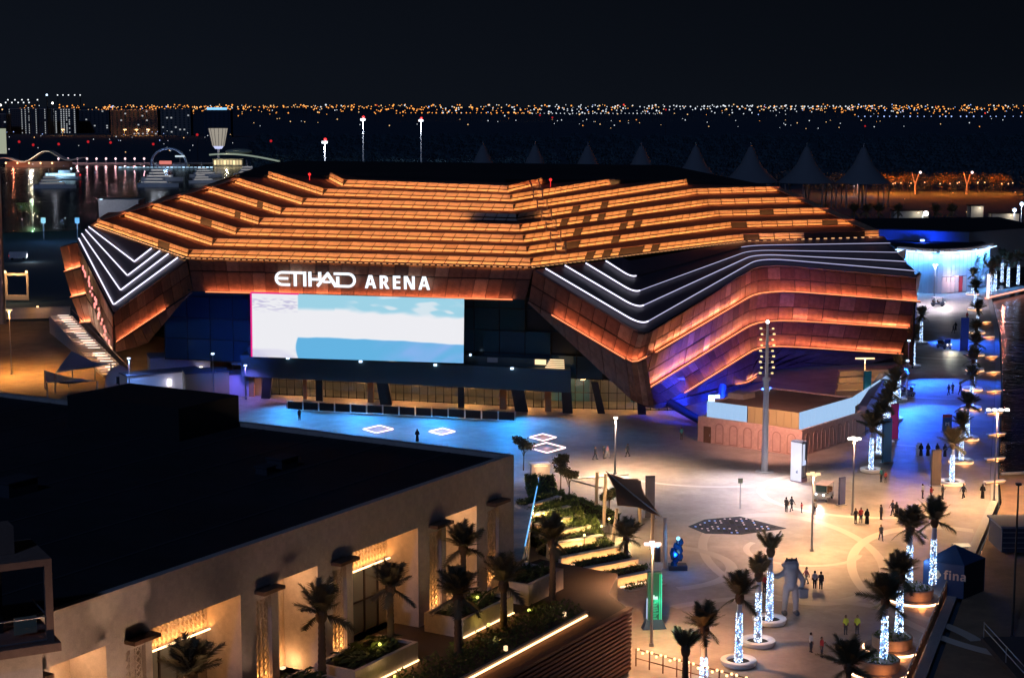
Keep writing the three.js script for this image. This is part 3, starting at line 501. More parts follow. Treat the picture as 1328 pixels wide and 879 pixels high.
lampPost('lamp_post', 'slender single-headed lamp post standing in the blue lit forecourt', [13.30,0,-213.95], 7.3, [[0, 0.05, 0]], 1300, 0xffd9b0);
lampPost('lamp_post', 'lamp post with cluster head beside the parked buggy', [31.93,0,-175.81], 8.4, cluster, 1200, WARM, { gm: M.warmSoft });
lampPost('lamp_post', 'white cluster lamp post in front of the green totem', [12.25,0,-143.83], 9.2, cluster, 1250, 0xffbc86, { gm: M.pinkLed });
lampPost('lamp_post', 'thin dark lamp post rising beside the blue tent and moored deck', [44.6, 0, -146], 14, [[0, 0.05, 0]], 0, WARM, { pm: M.blackMetal, gm: M.blackMetal });
lampPost('lamp_post', 'lamp post in the sandy yard beside the lit stairway', [-88.5, 0, -296], 11.4, [[0.3, 0, 0], [-0.3, 0, 0]], 2600, 0xffb45e, { gm: M.warmSoft });
lampPost('lamp_post', 'lamp post at the far edge of the sandy yard', [-124, 0, -345], 10, [[0, 0, 0]], 2200, 0xffb45e, { gm: M.warmSoft });
lampPost('lamp_post', 'white lamp post before the blue-lit curved hall', [100.77,0,-401.89], 9.5, [[0.35, 0, 0], [-0.35, 0, 0]], 1500, COOL);
{ // low sign post
  const t = thing('sign_post', 'low post with a small square plate standing on the open plaza', 'sign', [26.85,0,-194.98]); mesh('pole', cyl(0.06, 0.05, 3.2, 0, 0, 0, 8), M.steel, t); mesh('plate', bx(0.55, 0.6, 0.12, 0, 3.4, 0), mat(0.25, 0.32, 0.28, 0.6), t);
}
{ // the tall light mast with brackets
  const p = [32.76,0,-215.34], t = thing('light_mast', 'tall pale light mast with golden bracket lamps up its shaft', 'mast', p);
  mesh('shaft', [cyl(0.42, 0.36, 12.2, 0, 0, 0, 12), cyl(0.24, 0.16, 7.2, 0, 12.2, 0, 10), cyl(0.55, 0.5, 0.4, 0, 12, 0, 12)], M.white, t);
  mesh('base', [cyl(1.2, 1.1, 0.18, 0, 0, 0, 16)], M.concrete, t);
  for (let i = 0; i < 9; i++) { const y = 12.8 + i * 0.72, s = i % 2 ? 1 : -1; const b = mesh('bracket', [rod([0, y, 0], [0.85 * s, y + 0.12, 0.1], 0.05), rod([0, y, 0], [-0.7 * s, y + 0.1, 0.1], 0.05)], M.steel, t); mesh('lamp', [bx(0.3, 0.2, 0.3, 0.85 * s, y + 0.2, 0.1), bx(0.26, 0.18, 0.3, -0.7 * s, y + 0.18, 0.1)], glow(1, 0.72, 0.3, 1.5), b); }
  mesh('head_lamp', place(new THREE.SphereGeometry(0.24, 10, 8), [0, 19.6, 0]), M.whiteHot, t);
  spotLight([-0.5, 12.4, 1.0], [-5, 0, 10], 0xf3ecff, 2000, 0.85, t, 1, 12); spotLight([0.5, 12.4, 1.0], [9, 0, 12], 0xffe2bd, 900, 0.9, t, 1, 12); spotLight([0.4, 12.4, -0.8], [4, 2, -15], 0xffbca8, 1500, 0.75, t, 1, 12);
}
for (const [q, to, lab] of [[[69.08,0,-291.99], [6, 0, 10], 'added blue flood lamp on a short pole beside the wrapped palms'], [[82.75,0,-338.96], [9, 0, 6], 'added blue flood lamp on a short pole under the copper end wall'], [[63.42,0,-268.62], [3, 0, 16], 'added blue flood lamp on a short pole behind the long white parapet']])
  lampPost('flood_lamp_post', lab, q, 6.5, [[0, 0.05, 0]], 7500, 0x1f5cff, { gm: M.blueWhite, to, angle: 0.85 });  // poles added to cast the blue pools, whose real source is unknown

// ---------- the arched pink pavilion ----------
{
  const t = thing('pavilion', 'low pink pavilion with blind arches and glowing white upper screens', 'pavilion');
  const L = v3([26.3, 0, -235.7]), C = v3([39.2, 0, -225.1]), R = v3([50.8, 0, -239.7]), B = L.clone().add(R).sub(C), H1 = 3.6;
  const wall = (a, b, h0, h1, th, m, name) => { const n = b.clone().sub(a).cross(UP).normalize().multiplyScalar(-th); const f = (p, y) => p.clone().setY(y); return mesh(name, hexa([f(a, h0), f(b, h0), f(b.clone().add(n), h0), f(a.clone().add(n), h0)], [f(a, h1), f(b, h1), f(b.clone().add(n), h1), f(a.clone().add(n), h1)]), m, t); };
  wall(L, C, 0, H1, 0.4, M.pink, 'wall'); wall(C, R, 0, H1 + 0.003, 0.4, M.pink, 'wall'); wall(R, B, 0, H1 - 0.003, 0.4, M.pink, 'wall'); wall(B, L, 0, H1 - 0.006, 0.4, M.pink, 'wall');
  const ctr = L.clone().add(R).multiplyScalar(0.5), ins = (p, k) => p.clone().lerp(ctr, k);
  const poly = (ps, y0, y1) => prism(ps.map((p) => [p.x, p.z]), y0, y1);
  mesh('terrace_floor', poly([ins(L, 0.03), ins(C, 0.03), ins(R, 0.03), ins(B, 0.03)], 3.15, 3.3), mat(0.05, 0.07, 0.14, 0.7), t);
  const arch = (w, h) => { const s = new THREE.Shape(); s.moveTo(-w / 2, 0); s.lineTo(-w / 2, h - w / 2); s.absarc(0, h - w / 2, w / 2, Math.PI, 0, true); s.lineTo(w / 2, 0); const i = w / 2 - 0.13, hole = new THREE.Path(); hole.moveTo(-i, 0.13); hole.lineTo(i, 0.13); hole.lineTo(i, h - w / 2); hole.absarc(0, h - w / 2, i, 0, Math.PI, false); hole.lineTo(-i, 0.13); s.holes.push(hole); return new THREE.ExtrudeGeometry(s, { depth: 0.07, bevelEnabled: false, curveSegments: 10 }); };
  const ag = arch(1.35, 2.85); const put = (a, b, k, n) => { const d = b.clone().sub(a).normalize(), p = a.clone().addScaledVector(d, k), o = mesh('arch', ag, M.pinkDeep, t); const nn = d.clone().cross(UP).normalize(); o.position.copy(p).addScaledVector(nn, 0.002).setY(0.12); o.rotation.y = Math.atan2(nn.x, nn.z); };
  for (let i = 0; i < 6; i++) put(L, C, 3.6 + i * 2.3); for (let i = 0; i < 7; i++) put(C, R, 1.5 + i * 2.3);
  { const d = C.clone().sub(L).normalize(), p = L.clone().addScaledVector(d, 1.6), n = d.clone().cross(UP).normalize(); const o = mesh('door', bx(1.2, 2.3, 0.1, 0, 1.15, 0.03), M.wood, t); o.position.copy(p).setY(0); o.rotation.y = Math.atan2(n.x, n.z); mesh('handle', bx(0.06, 0.3, 0.06, 0.45, 1.1, 0.1), M.steel, o); }
  // upper storey: backlit white screens, a warm slatted bay, flat brown roof
  const u = [ins(L, 0.10), ins(C, 0.12), ins(R, 0.12), ins(B, 0.12)];
  const backlit = glow(0.42, 0.66, 1.0, 0.85);
  const bay = (a, b, t0, t1, m, name, y1) => { const p = lerp(a, b, t0), q = lerp(a, b, t1); const n = Math.max(2, Math.round(p.distanceTo(q) / 1.1)); for (let i = 0; i < n; i++) { const x = lerp(p, q, (i + 0.03) / n), z = lerp(p, q, (i + 0.97) / n); wall(x, z, 3.32, y1, 0.12, m, name); } };
  bay(u[0], u[1], 0, 0.44, backlit, 'backlit_screen', 5.7); bay(u[0], u[1], 0.45, 0.99, mat(0.42, 0.33, 0.15, 0.6), 'slat_panel', 5.7); bay(u[1], u[2], 0, 0.99, backlit, 'backlit_screen', 5.75); bay(u[2], u[3], 0.01, 0.99, M.pink, 'slat_panel', 5.6); bay(u[3], u[0], 0.01, 0.99, M.pink, 'slat_panel', 5.6);
  mesh('roof', poly(u.map((p) => ins(p, 0.04)), 5.3, 5.42), mat(0.26, 0.16, 0.12, 0.85, { map: stainTex }), t); mesh('roof_plant', poly([[31, -240], [33, -238.4], [35, -240.6], [33, -242.2]].map(([x, z]) => v3([x, 0, z])), 5.43, 6.2), M.stuccoDark, t);
  const lb = u[0].clone(); mesh('flood_lamp', bx(0.8, 0.8, 0.8, lb.x + 0.7, 6.05, lb.z - 0.4), M.blueWhite, t);
  const a2 = lerp(u[0], u[3], 0.55); for (const [x, z, tx, ty, tz, k] of [[29.5, -240, 27, 4.5, -250, 5000], [33, -243, 30, 5, -256, 11000], [37.5, -246, 37, 3.5, -275, 5500]]) { mesh('flood_lamp', bx(0.7, 0.45, 0.4, x, 5.66, z), M.blueWhite, t); spotLight([x, 6.1, z - 0.3], [tx, ty, tz], 0x0c34ff, k, 0.55, t, 1, 12); }
  // long parapet ramp at the far side, lit from within
  const p0 = v3([49.72,4.88,-244.00]), p1 = v3([59.54,5.80,-262.00]); for (let i = 0; i < 9; i++) { const a = lerp(p0, p1, i / 9), b = lerp(p0, p1, (i + 0.95) / 9); mesh('ramp_screen', hexa([a, b, b.clone().add(v3([0.1, 0, -0.1])), a.clone().add(v3([0.1, 0, -0.1]))].map((p) => p.add(v3([0, -1.6, 0]))), [a, b, b.clone().add(v3([0.1, 0, -0.1])), a.clone().add(v3([0.1, 0, -0.1]))].map((p) => p.add(v3([0, 1.6, 0])))), backlit, t); }
  mesh('ramp_wall', hexa([[51, 0, -240], [58.5, 0, -261], [57.5, 0, -262], [50, 0, -241]], [[51, 4.2, -240], [58.5, 5.6, -261], [57.5, 5.6, -262], [50, 4.2, -241]]), mat(0.2, 0.2, 0.3, 0.8), t);
  rebase(t, [39.2, 0, -225.1]);
}
// ---------- palms ----------
function frondGeo(L, droop, n, w) { // midrib bends down; paired leaflets
  const pos = [], q = (s) => new THREE.Vector3(L * (s - 0.10 * droop * s * s), L * (0.12 * s - droop * 0.55 * s * s), 0);
  const tri = (a, b, c) => pos.push(a.x, a.y, a.z, b.x, b.y, b.z, c.x, c.y, c.z);
  for (let i = 0; i < 10; i++) { const a = q(i / 10), b = q((i + 1) / 10), r = 0.05 * (1 - i / 11), s = 0.05 * (1 - (i + 1) / 11); const A = [a.clone().add(v3([0, 0, r])), a.clone().add(v3([0, r, -r])), b.clone().add(v3([0, 0, s])), b.clone().add(v3([0, s, -s]))]; tri(A[0], A[1], A[2]); tri(A[1], A[3], A[2]); }
  for (let i = 0; i < n; i++) { const s = 0.14 + 0.85 * i / n, p = q(s), e = q(Math.min(1, s + 0.09)), len = w * (0.55 + 0.9 * Math.sin(Math.PI * Math.min(1, s * 0.9 + 0.12))); for (const k of [-1, 1]) { const tip = p.clone().add(v3([len * 0.62, -len * (0.18 + 0.3 * hash(i, k + 2, 5)), k * len * 0.78])); tri(p, e.clone().lerp(p, 0.45), tip); } }
  const g = new THREE.BufferGeometry(); g.setAttribute('position', new THREE.Float32BufferAttribute(pos, 3)); g.setAttribute('uv', new THREE.Float32BufferAttribute(new Float32Array(pos.length / 3 * 2), 2)); g.computeVertexNormals(); return g;
}
function crownGeo(nf, L, tight, s) { // tight 1: fronds bundled upright; 0: an open rounded head
  const g = []; seed = s;
  for (let i = 0; i < nf; i++) { const t = i / nf, el = tight ? rr(1.0, 1.5) : 1.75 - 1.45 * t * t + rr(-0.18, 0.18) - (t > 0.88 ? 0.9 : 0), f = frondGeo(L * rr(0.75, 1.1), tight ? 0.25 : 0.34 + 0.42 * t, 22, L * 0.24); f.rotateX(rr(-0.5, 0.5)); f.rotateZ(el * 0.8); f.rotateY(i * 2.399 + rr(-0.3, 0.3)); g.push(f); }
  return merge(g);
}
const crowns = { full: crownGeo(34, 2.35, 0, 11), wide: crownGeo(32, 2.7, 0, 77), tied: crownGeo(16, 2.0, 1, 31), loose: crownGeo(24, 2.5, 0, 505), thick: crownGeo(42, 2.2, 0, 909) };
function trunkGeo(h, r, bend = 0) { const pts = []; for (let i = 0; i <= 22; i++) { const y = h * i / 22; pts.push(new THREE.Vector2(r * (1.15 - 0.35 * i / 22) * (i % 2 ? 1.07 : 0.95), y)); } const g = new THREE.LatheGeometry(pts, 10); return g; }
function ledGeo(h, r, n, s) { const g = []; seed = s; for (let i = 0; i < n; i++) { const a = rnd() * 6.2832, y = 0.1 + (h - 0.15) * rnd(), q = r * (1.22 - 0.32 * y / h), o = new THREE.OctahedronGeometry(rr(0.045, 0.085)); o.translate(Math.cos(a) * q, y, Math.sin(a) * q); g.push(o); } return g; }
const ledW = glow(0.75, 0.88, 1.0, 2.6), ledB = glow(0.18, 0.42, 1.0, 2.2), wrapM = mat(0.35, 0.42, 0.55, 0.7);
const palmKinds = {};
function palm(label, p, h, kind, wrap, opt = {}) {
  const key = [h, kind, wrap].join(); let src = palmKinds[key]; const g = opt.group;
  if (src) return copy(src, p, opt.turn ?? 0, label, g, opt.s ?? 1);
  const t = thing('palm_tree', label, 'palm tree', p, opt.turn ?? 0, g); t.scale.setScalar(opt.s ?? 1); palmKinds[key] = t;
  mesh('trunk', trunkGeo(h, 0.26), wrap ? wrapM : M.bark, t);
  const c = mesh('crown', crowns[kind].clone().translate(0, h - 0.1, 0), M.leaf, t);
  mesh('frond_bases', place(new THREE.SphereGeometry(0.42, 8, 6).scale(1, 1.5, 1), [0, h - 0.15, 0]), M.bark, t);
  if (wrap) { stuff(mesh('light_wrap', ledGeo(wrap, 0.27, 210, 7), ledW, t)); stuff(mesh('light_wrap', ledGeo(wrap, 0.275, 120, 99), ledB, t)); pointLight([0.2, wrap * 0.5, 0.7], 0xaecbff, 5, t, 8); }
  return t;
}
function planter(label, p, r, lit, group) {
  const t = thing('round_planter', label, 'planter', p, 0, group);
  mesh('bench_ring', new THREE.LatheGeometry([[r * 0.62, 0.02], [r * 0.9, 0.02], [r * 0.95, 0.12], [r, 0.42], [r * 0.97, 0.5], [r * 0.68, 0.5], [r * 0.66, 0.36], [r * 0.62, 0.3]].map((q) => new THREE.Vector2(...q)), 36), M.white, t);
  mesh('soil', cyl(r * 0.63, r * 0.63, 0.3, 0, 0.0, 0, 24), M.soil, t);
  if (lit) { mesh('glow_ring', place(new THREE.TorusGeometry(r * 0.99, 0.07, 6, 48).rotateX(Math.PI / 2), [0, 0.12, 0]), glow(1, 0.55, 0.28, 2.2), t); pointLight([0, 0.3, r + 0.4], 0xff9a55, 3, t, 6); }
  return t;
}
function tallPlanter(label, p, r) { // raised drum on a wider step with a light under its rim
  const t = thing('drum_planter', label, 'planter', p, 0, 'drum planters on the quay');
  mesh('step', new THREE.LatheGeometry([[0, 0.02], [r * 1.4, 0.02], [r * 1.4, 0.3], [0, 0.34]].map((q) => new THREE.Vector2(...q)), 36), M.stuccoDark, t);
  mesh('drum', new THREE.LatheGeometry([[r, 0.3], [r * 1.04, 1.2], [r * 0.9, 1.25], [r * 0.85, 1.1], [0, 1.1]].map((q) => new THREE.Vector2(...q)), 36), M.stuccoDark, t);
  mesh('glow_ring', place(new THREE.TorusGeometry(r * 1.43, 0.09, 6, 56).rotateX(Math.PI / 2), [0, 0.1, 0]), glow(1, 0.55, 0.3, 6), t); pointLight([0, 0.35, r * 1.4 + 0.4], 0xff9a55, 8, t, 6);
  stuff(mesh('ground_cover', shrubGeo(r * 0.85, 0.4, 150, 5).translate(0, 1.1, 0), M.hedge, t)); return t;
}
function shrubGeo(r, h, n, s) { const pos = []; seed = s; for (let i = 0; i < n; i++) { const a = rnd() * 6.283, q = r * Math.sqrt(rnd()), y = h * rnd(), c = v3([Math.cos(a) * q, y, Math.sin(a) * q]); const u = v3([rr(-1, 1), rr(-1, 1), rr(-1, 1)]).normalize().multiplyScalar(rr(0.1, 0.24)), w = v3([rr(-1, 1), rr(-1, 1), rr(-1, 1)]).normalize().multiplyScalar(rr(0.06, 0.14)); for (const p of [c.clone().add(u), c.clone().sub(u).add(w), c.clone().sub(u).sub(w)]) pos.push(p.x, p.y, p.z); } const g = new THREE.BufferGeometry(); g.setAttribute('position', new THREE.Float32BufferAttribute(pos, 3)); g.setAttribute('uv', new THREE.Float32BufferAttribute(new Float32Array(pos.length / 3 * 2), 2)); g.computeVertexNormals(); return g; }
// three palms in white ring planters by the statue, and the ones round about
planter('white ring planter round the palm with an open crown, beside the low palms', [19.24,0,-138.85], 1.55, false, 'ring planters on the plaza'); palm('wrapped palm with open crown in the white ring planter', [19.24,0,-138.85], 6.0, 'loose', 4.6, { turn: 1 });
planter('white ring planter between two others, round a tied palm', [21.65,0,-144.26], 1.55, false, 'ring planters on the plaza'); palm('wrapped palm with tied brown crown between two ring planters', [21.65,0,-144.26], 6.4, 'tied', 4.8, { turn: 2 });
planter('white ring planter beside the big pale statue', [23.62,0,-150.55], 1.6, false, 'ring planters on the plaza'); palm('wrapped palm with tied crown touched by the statue', [23.62,0,-150.55], 6.9, 'tied', 4.9, { turn: 0.4 });
palm('small palm with open crown beside the string-lit railing', [15.8, 0, -134.5], 4.6, 'full', 2.2, { turn: 3 });
palm('short bushy tied palm beside the slatted podium', [13.9, 0, -131], 4.0, 'tied', 0, { turn: 3.5 });
palm('dark low palm spreading beside the lit drum planters', [26.5, 0, -128.5], 3.4, 'wide', 0, { turn: 0.5 });
tallPlanter('lit drum planter under two wrapped palms beside the blue tent', [38.71,0,-157.90], 1.7); palm('tall wrapped palm beside the blue tent', [38.6, 1.1, -160], 5.2, 'full', 3.6, { turn: 1.7, s: 1.05 }); palm('wrapped palm leaning over the quay drum planter beside the tent', [40.7, 1.1, -159.2], 6.4, 'loose', 4.6, { turn: 4, s: 1.0 });
tallPlanter('lit drum planter with a tall bushy palm beside the quay railing', [33.18,0,-142.98], 1.7); palm('wrapped palm with warm upper trunk beside the quay railing', [34, 1.1, -144], 5.0, 'thick', 3.8, { turn: 2.2, s: 1.05 });
tallPlanter('lit drum planter next to the quay railing ramp foot', [30.72,0,-136.88], 1.7); palm('wrapped palm in front of the bushy quay palm', [31.2, 1.1, -137.2], 5.0, 'wide', 3.8, { turn: 5, s: 1.0 });
// promenade rows
const rowL = [[46.54,0,-215.34], [49.63,0,-225.09], [52.31,0,-233.53], [54.96,0,-242.60], [57.67,0,-251.76], [62.18,0,-268.62], [72.91,0,-304.32], [81.53,0,-334.49]], rowR = [[55.17,0,-208.11], [59.74,0,-221.09], [64.75,0,-236.85], [71.77,0,-260.94], [76.88,0,-279.05], [82.89,0,-299.80], [88.15,0,-318.71], [97.14,0,-350.67], [107.60,0,-391.10], [115.80,0,-423.56]];
rowL.forEach((p, i) => { palm('light-wrapped palm in the promenade row beside the pavilion and arena', [p[0], 0.3, p[2]], 6.0, ['wide', 'full', 'loose', 'thick'][i % 4], 4.6, { turn: i * 1.3, s: 0.92, group: 'promenade palms beside the arena' }); planter('white ring planter in the promenade row beside the pavilion and arena', p, 1.4, false, 'promenade planters beside the arena'); });
rowR.forEach((p, i) => { palm('light-wrapped palm in the quayside row along the harbour', [p[0], 0.3, p[2]], 5.2, ['wide', 'thick', 'full', 'loose'][i % 4], 3.8, { turn: i * 2.1, s: 0.92, group: 'quayside palms' }); planter('glowing ring planter in the quayside row along the harbour', p, 1.6, true, 'quayside planters'); });
// glowing bench rings between the quayside palms
[[64.14,0,-221.09], [69.42,0,-242.60], [76.43,0,-268.62], [83.06,0,-291.99]].forEach(() => 0);
for (const p of [[60.5, 0, -208], [64.5, 0, -222], [69.5, 0, -239], [74, 0, -256], [79.5, 0, -276], [85, 0, -296], [90, 0, -315], [97, 0, -342], [103, 0, -366]]) { const t = thing('glowing_bench', 'low curved bench with a warm glow under its seat on the quay', 'bench', p, 0.35, 'glowing quay benches'); mesh('seat', bx(3.0, 0.14, 0.6, 0, 0.45, 0), M.white, t); mesh('plinth', bx(2.7, 0.36, 0.34, 0, 0.19, 0), M.stuccoDark, t); mesh('glow_strip', bx(2.8, 0.05, 0.05, 0, 0.34, 0.22), glow(1, 0.55, 0.28, 2.4), t); pointLight([0, 0.3, 0.6], 0xff9a55, 4, t, 6); }

// ---------- the near hotel wing with its terrace ----------
const nu = v3([-0.5133, 0, 0.8582]), nn = v3([0.8582, 0, 0.5133]), nO = v3([0, 0, -144.3]);
const nb = (s, o, y) => nO.clone().addScaledVector(nu, s).addScaledVector(nn, o).setY(y); // along the facade, outwards, up
const nbBox = (s0, s1, o0, o1, y0, y1) => hexa([nb(s0, o0, y0), nb(s1, o0, y0), nb(s1, o1, y0), nb(s0, o1, y0)], [nb(s0, o0, y1), nb(s1, o0, y1), nb(s1, o1, y1), nb(s0, o1, y1)]);
const T0 = 5.5, TOP = 17, BT = 13.7;
{
  const t = thing('hotel_wing', 'pale stucco building with dark flat roof and warm lit recessed bays', 'building');
  mesh('roof', [nbBox(0.5, 75, -0.62, -69, TOP - 0.6, TOP - 0.35)], mat(0.028, 0.032, 0.042, 0.75, { map: stainTex }), t); { const rm = mat(0.04, 0.044, 0.055, 0.8); for (let i = 0; i < 9; i++) mesh('membrane_seam', nbBox(0.6, 75, -6 - i * 7, -6.25 - i * 7, TOP - 0.348, TOP - 0.3), rm, t); for (const [s, o, w, d, h] of [[12, -14, 2.2, 1.6, 0.9], [15, -14, 1.2, 1.2, 0.6], [30, -26, 3.0, 2.0, 1.1], [26, -40, 1.4, 1.4, 0.7], [47, -16, 2.4, 1.8, 0.9], [41, -33, 1.0, 1.0, 0.5]]) mesh('roof_vent', [nbBox(s, s + w, o, o - d, TOP - 0.347, TOP - 0.35 + h), nbBox(s - 0.1, s + w + 0.1, o + 0.1, o - d - 0.1, TOP - 0.35 + h, TOP - 0.25 + h)], rm, t); }
  mesh('fascia', [nbBox(-0.3, 75, 0, -0.6, BT, TOP), nbBox(-0.3, 0.4, -0.602, -69, BT - 3, TOP - 0.003)], M.stucco, t);
  mesh('roof_upstand', [nbBox(0.62, 9, -30, -44, TOP - 0.34, TOP + 2.7)], M.darkRoof, t);
  mesh('end_wall', nbBox(-0.25, 0.35, -0.61, -69, 0, BT - 3.002), M.stucco, t);
  mesh('back_wall', nbBox(-0.2, 75, -68.5, -69.02, 0, TOP - 0.61), M.stuccoDark, t);
  // bays along the facade: [from, to, kind]
  const bays = [[2.2, 4.1, 'slot'], [5.8, 10.5, 'small'], [11.2, 13.0, 'slot'], [14.6, 23.4, 'big'], [24.2, 26.0, 'slot'], [27.7, 32.3, 'small'], [33.1, 34.8, 'slot'], [36.4, 45.2, 'big'], [45.8, 47.6, 'slot'], [49.3, 54, 'small'], [55, 57, 'slot'], [58.5, 67, 'big']];
  let s = -0.29; const D = 3.2;
  const lattice = (s0, s1, o, y0, y1, cell, w = 0.07) => { const g = []; const W = s1 - s0, Hh = y1 - y0, nx = Math.max(2, Math.round(W / cell)), ny = Math.max(2, Math.round(Hh / cell)); for (let i = 0; i <= nx; i++) g.push(nbBox(s0 + W * i / nx - w / 2, s0 + W * i / nx + w / 2, o, o - 0.1, y0, y1)); for (let j = 0; j < ny; j++) for (let i = 0; i < nx; i++) { const a = nb(s0 + W * i / nx, o - 0.05, y0 + Hh * j / ny), b = nb(s0 + W * (i + 1) / nx, o - 0.05, y0 + Hh * (j + 1) / ny), c = nb(s0 + W * i / nx, o - 0.05, y0 + Hh * (j + 1) / ny), d = nb(s0 + W * (i + 1) / nx, o - 0.05, y0 + Hh * j / ny); g.push(rod(a, b, w / 2, w / 2, 4), rod(c, d, w / 2, w / 2, 4)); } return g; };
  for (const [a, b, kind] of bays) {
    mesh('pier', nbBox(s, a, -0.001, -D, T0, BT - 0.002), M.stucco, t); s = b;
    if (kind === 'slot') {
      mesh('slot_wall', nbBox(a, b, -1.0, -D, T0, BT - 0.004), M.stucco, t);
      const l = mesh('lattice_screen', lattice(a + 0.15, b - 0.15, -0.25, T0 + 0.8, BT - 0.9, 0.45), M.stucco, t);
      mesh('slot_head', nbBox(a, b, -0.1, -1.0, BT - 0.9, BT - 0.005), M.stucco, t); mesh('slot_sill', nbBox(a, b, 0.25, -1.0, T0 + 0.001, T0 + 0.7), M.stucco, t);
      mesh('slot_lamp', nbBox(a + 0.2, b - 0.2, -0.6, -0.75, T0 + 0.705, T0 + 0.8), M.warmSoft, t);
      stripLight(nb(a + 0.2, -0.62, T0 + 0.9), nb(b - 0.2, -0.62, T0 + 0.9), 0.15, [0, 1, 0], 0xffb060, 130, t);
      mesh('canopy_fin', nbBox(a - 0.5, b + 0.1, 0.9, 0.002, BT - 0.35, BT - 0.1), M.wood, t);
    } else {
      mesh('bay_wall', nbBox(a, b, -D - 0.01, -D - 0.4, T0, BT - 0.003), mat(0.56, 0.46, 0.35, 0.9, { map: grainTex }), t);
      mesh('bay_ceiling', nbBox(a, b, -0.61, -D, BT - 0.06, BT + 0.3), M.stucco, t);
      if (kind === 'big') {
        const y1 = 10.9;
        mesh('lintel_lattice', lattice(a + 0.2, b - 0.5, -D + 0.22, y1 + 0.1, y1 + 1.9, 0.42, 0.08), M.stucco, t);
        mesh('light_strip', nbBox(a + 0.2, b - 0.2, -D + 0.62, -D + 0.5, y1 - 0.02, y1 + 0.08), glow(1, 0.62, 0.30, 4), t);
        stripLight(nb(a + 0.2, -D + 0.58, y1 + 0.12), nb(b - 0.2, -D + 0.58, y1 + 0.12), 0.12, nn.clone().multiplyScalar(-0.5).add(v3([0, 1, 0])), 0xffa552, 60, t);
        const fr = [], n = 4, w0 = a + 1.3, w1 = b - 0.3; const win = new THREE.Group(); win.name = 'window'; t.add(win);
        for (let i = 0; i < n; i++) for (const [ya, yb] of [[T0 + 0.15, T0 + 2.6], [T0 + 2.72, y1 - 0.15]]) mesh('pane', nbBox(w0 + (w1 - w0) * i / n + 0.08, w0 + (w1 - w0) * (i + 1) / n - 0.08, -D + 0.06, -D + 0.02, ya, yb), new THREE.MeshStandardMaterial({ color: col(0.20, 0.22, 0.22), roughness: 0.15 }), win);
        for (let i = 0; i <= n; i++) fr.push(nbBox(w0 + (w1 - w0) * i / n - 0.08, w0 + (w1 - w0) * i / n + 0.08, -D + 0.16, -D + 0.001, T0, y1 - 0.03)); fr.push(nbBox(w0, w1, -D + 0.15, -D + 0.002, T0 + 2.6, T0 + 2.72)); mesh('frame', fr, mat(0.03, 0.02, 0.016, 0.5), win);
        pointLight(nb((a + b) / 2, -0.9, BT - 0.6).toArray(), 0xffbb80, 18, t, 10);
      } else {
        const g = []; mesh('floor_lamp', nbBox(a + 0.3, a + 0.7, -D + 0.3, -D + 0.05, T0, T0 + 0.15), M.warmSoft, t);
        pointLight(nb(a + 0.9, -D + 0.9, T0 + 0.6).toArray(), 0xffb878, 12, t, 8); pointLight(nb((a + b) / 2, -1.4, BT - 0.8).toArray(), 0xffc08a, 19, t, 10);
      }
    }
  }
  mesh('pier', nbBox(s, 75, -0.001, -D, T0, BT - 0.002), M.stucco, t);
  rebase(t, [-20, 0, -120]);
}
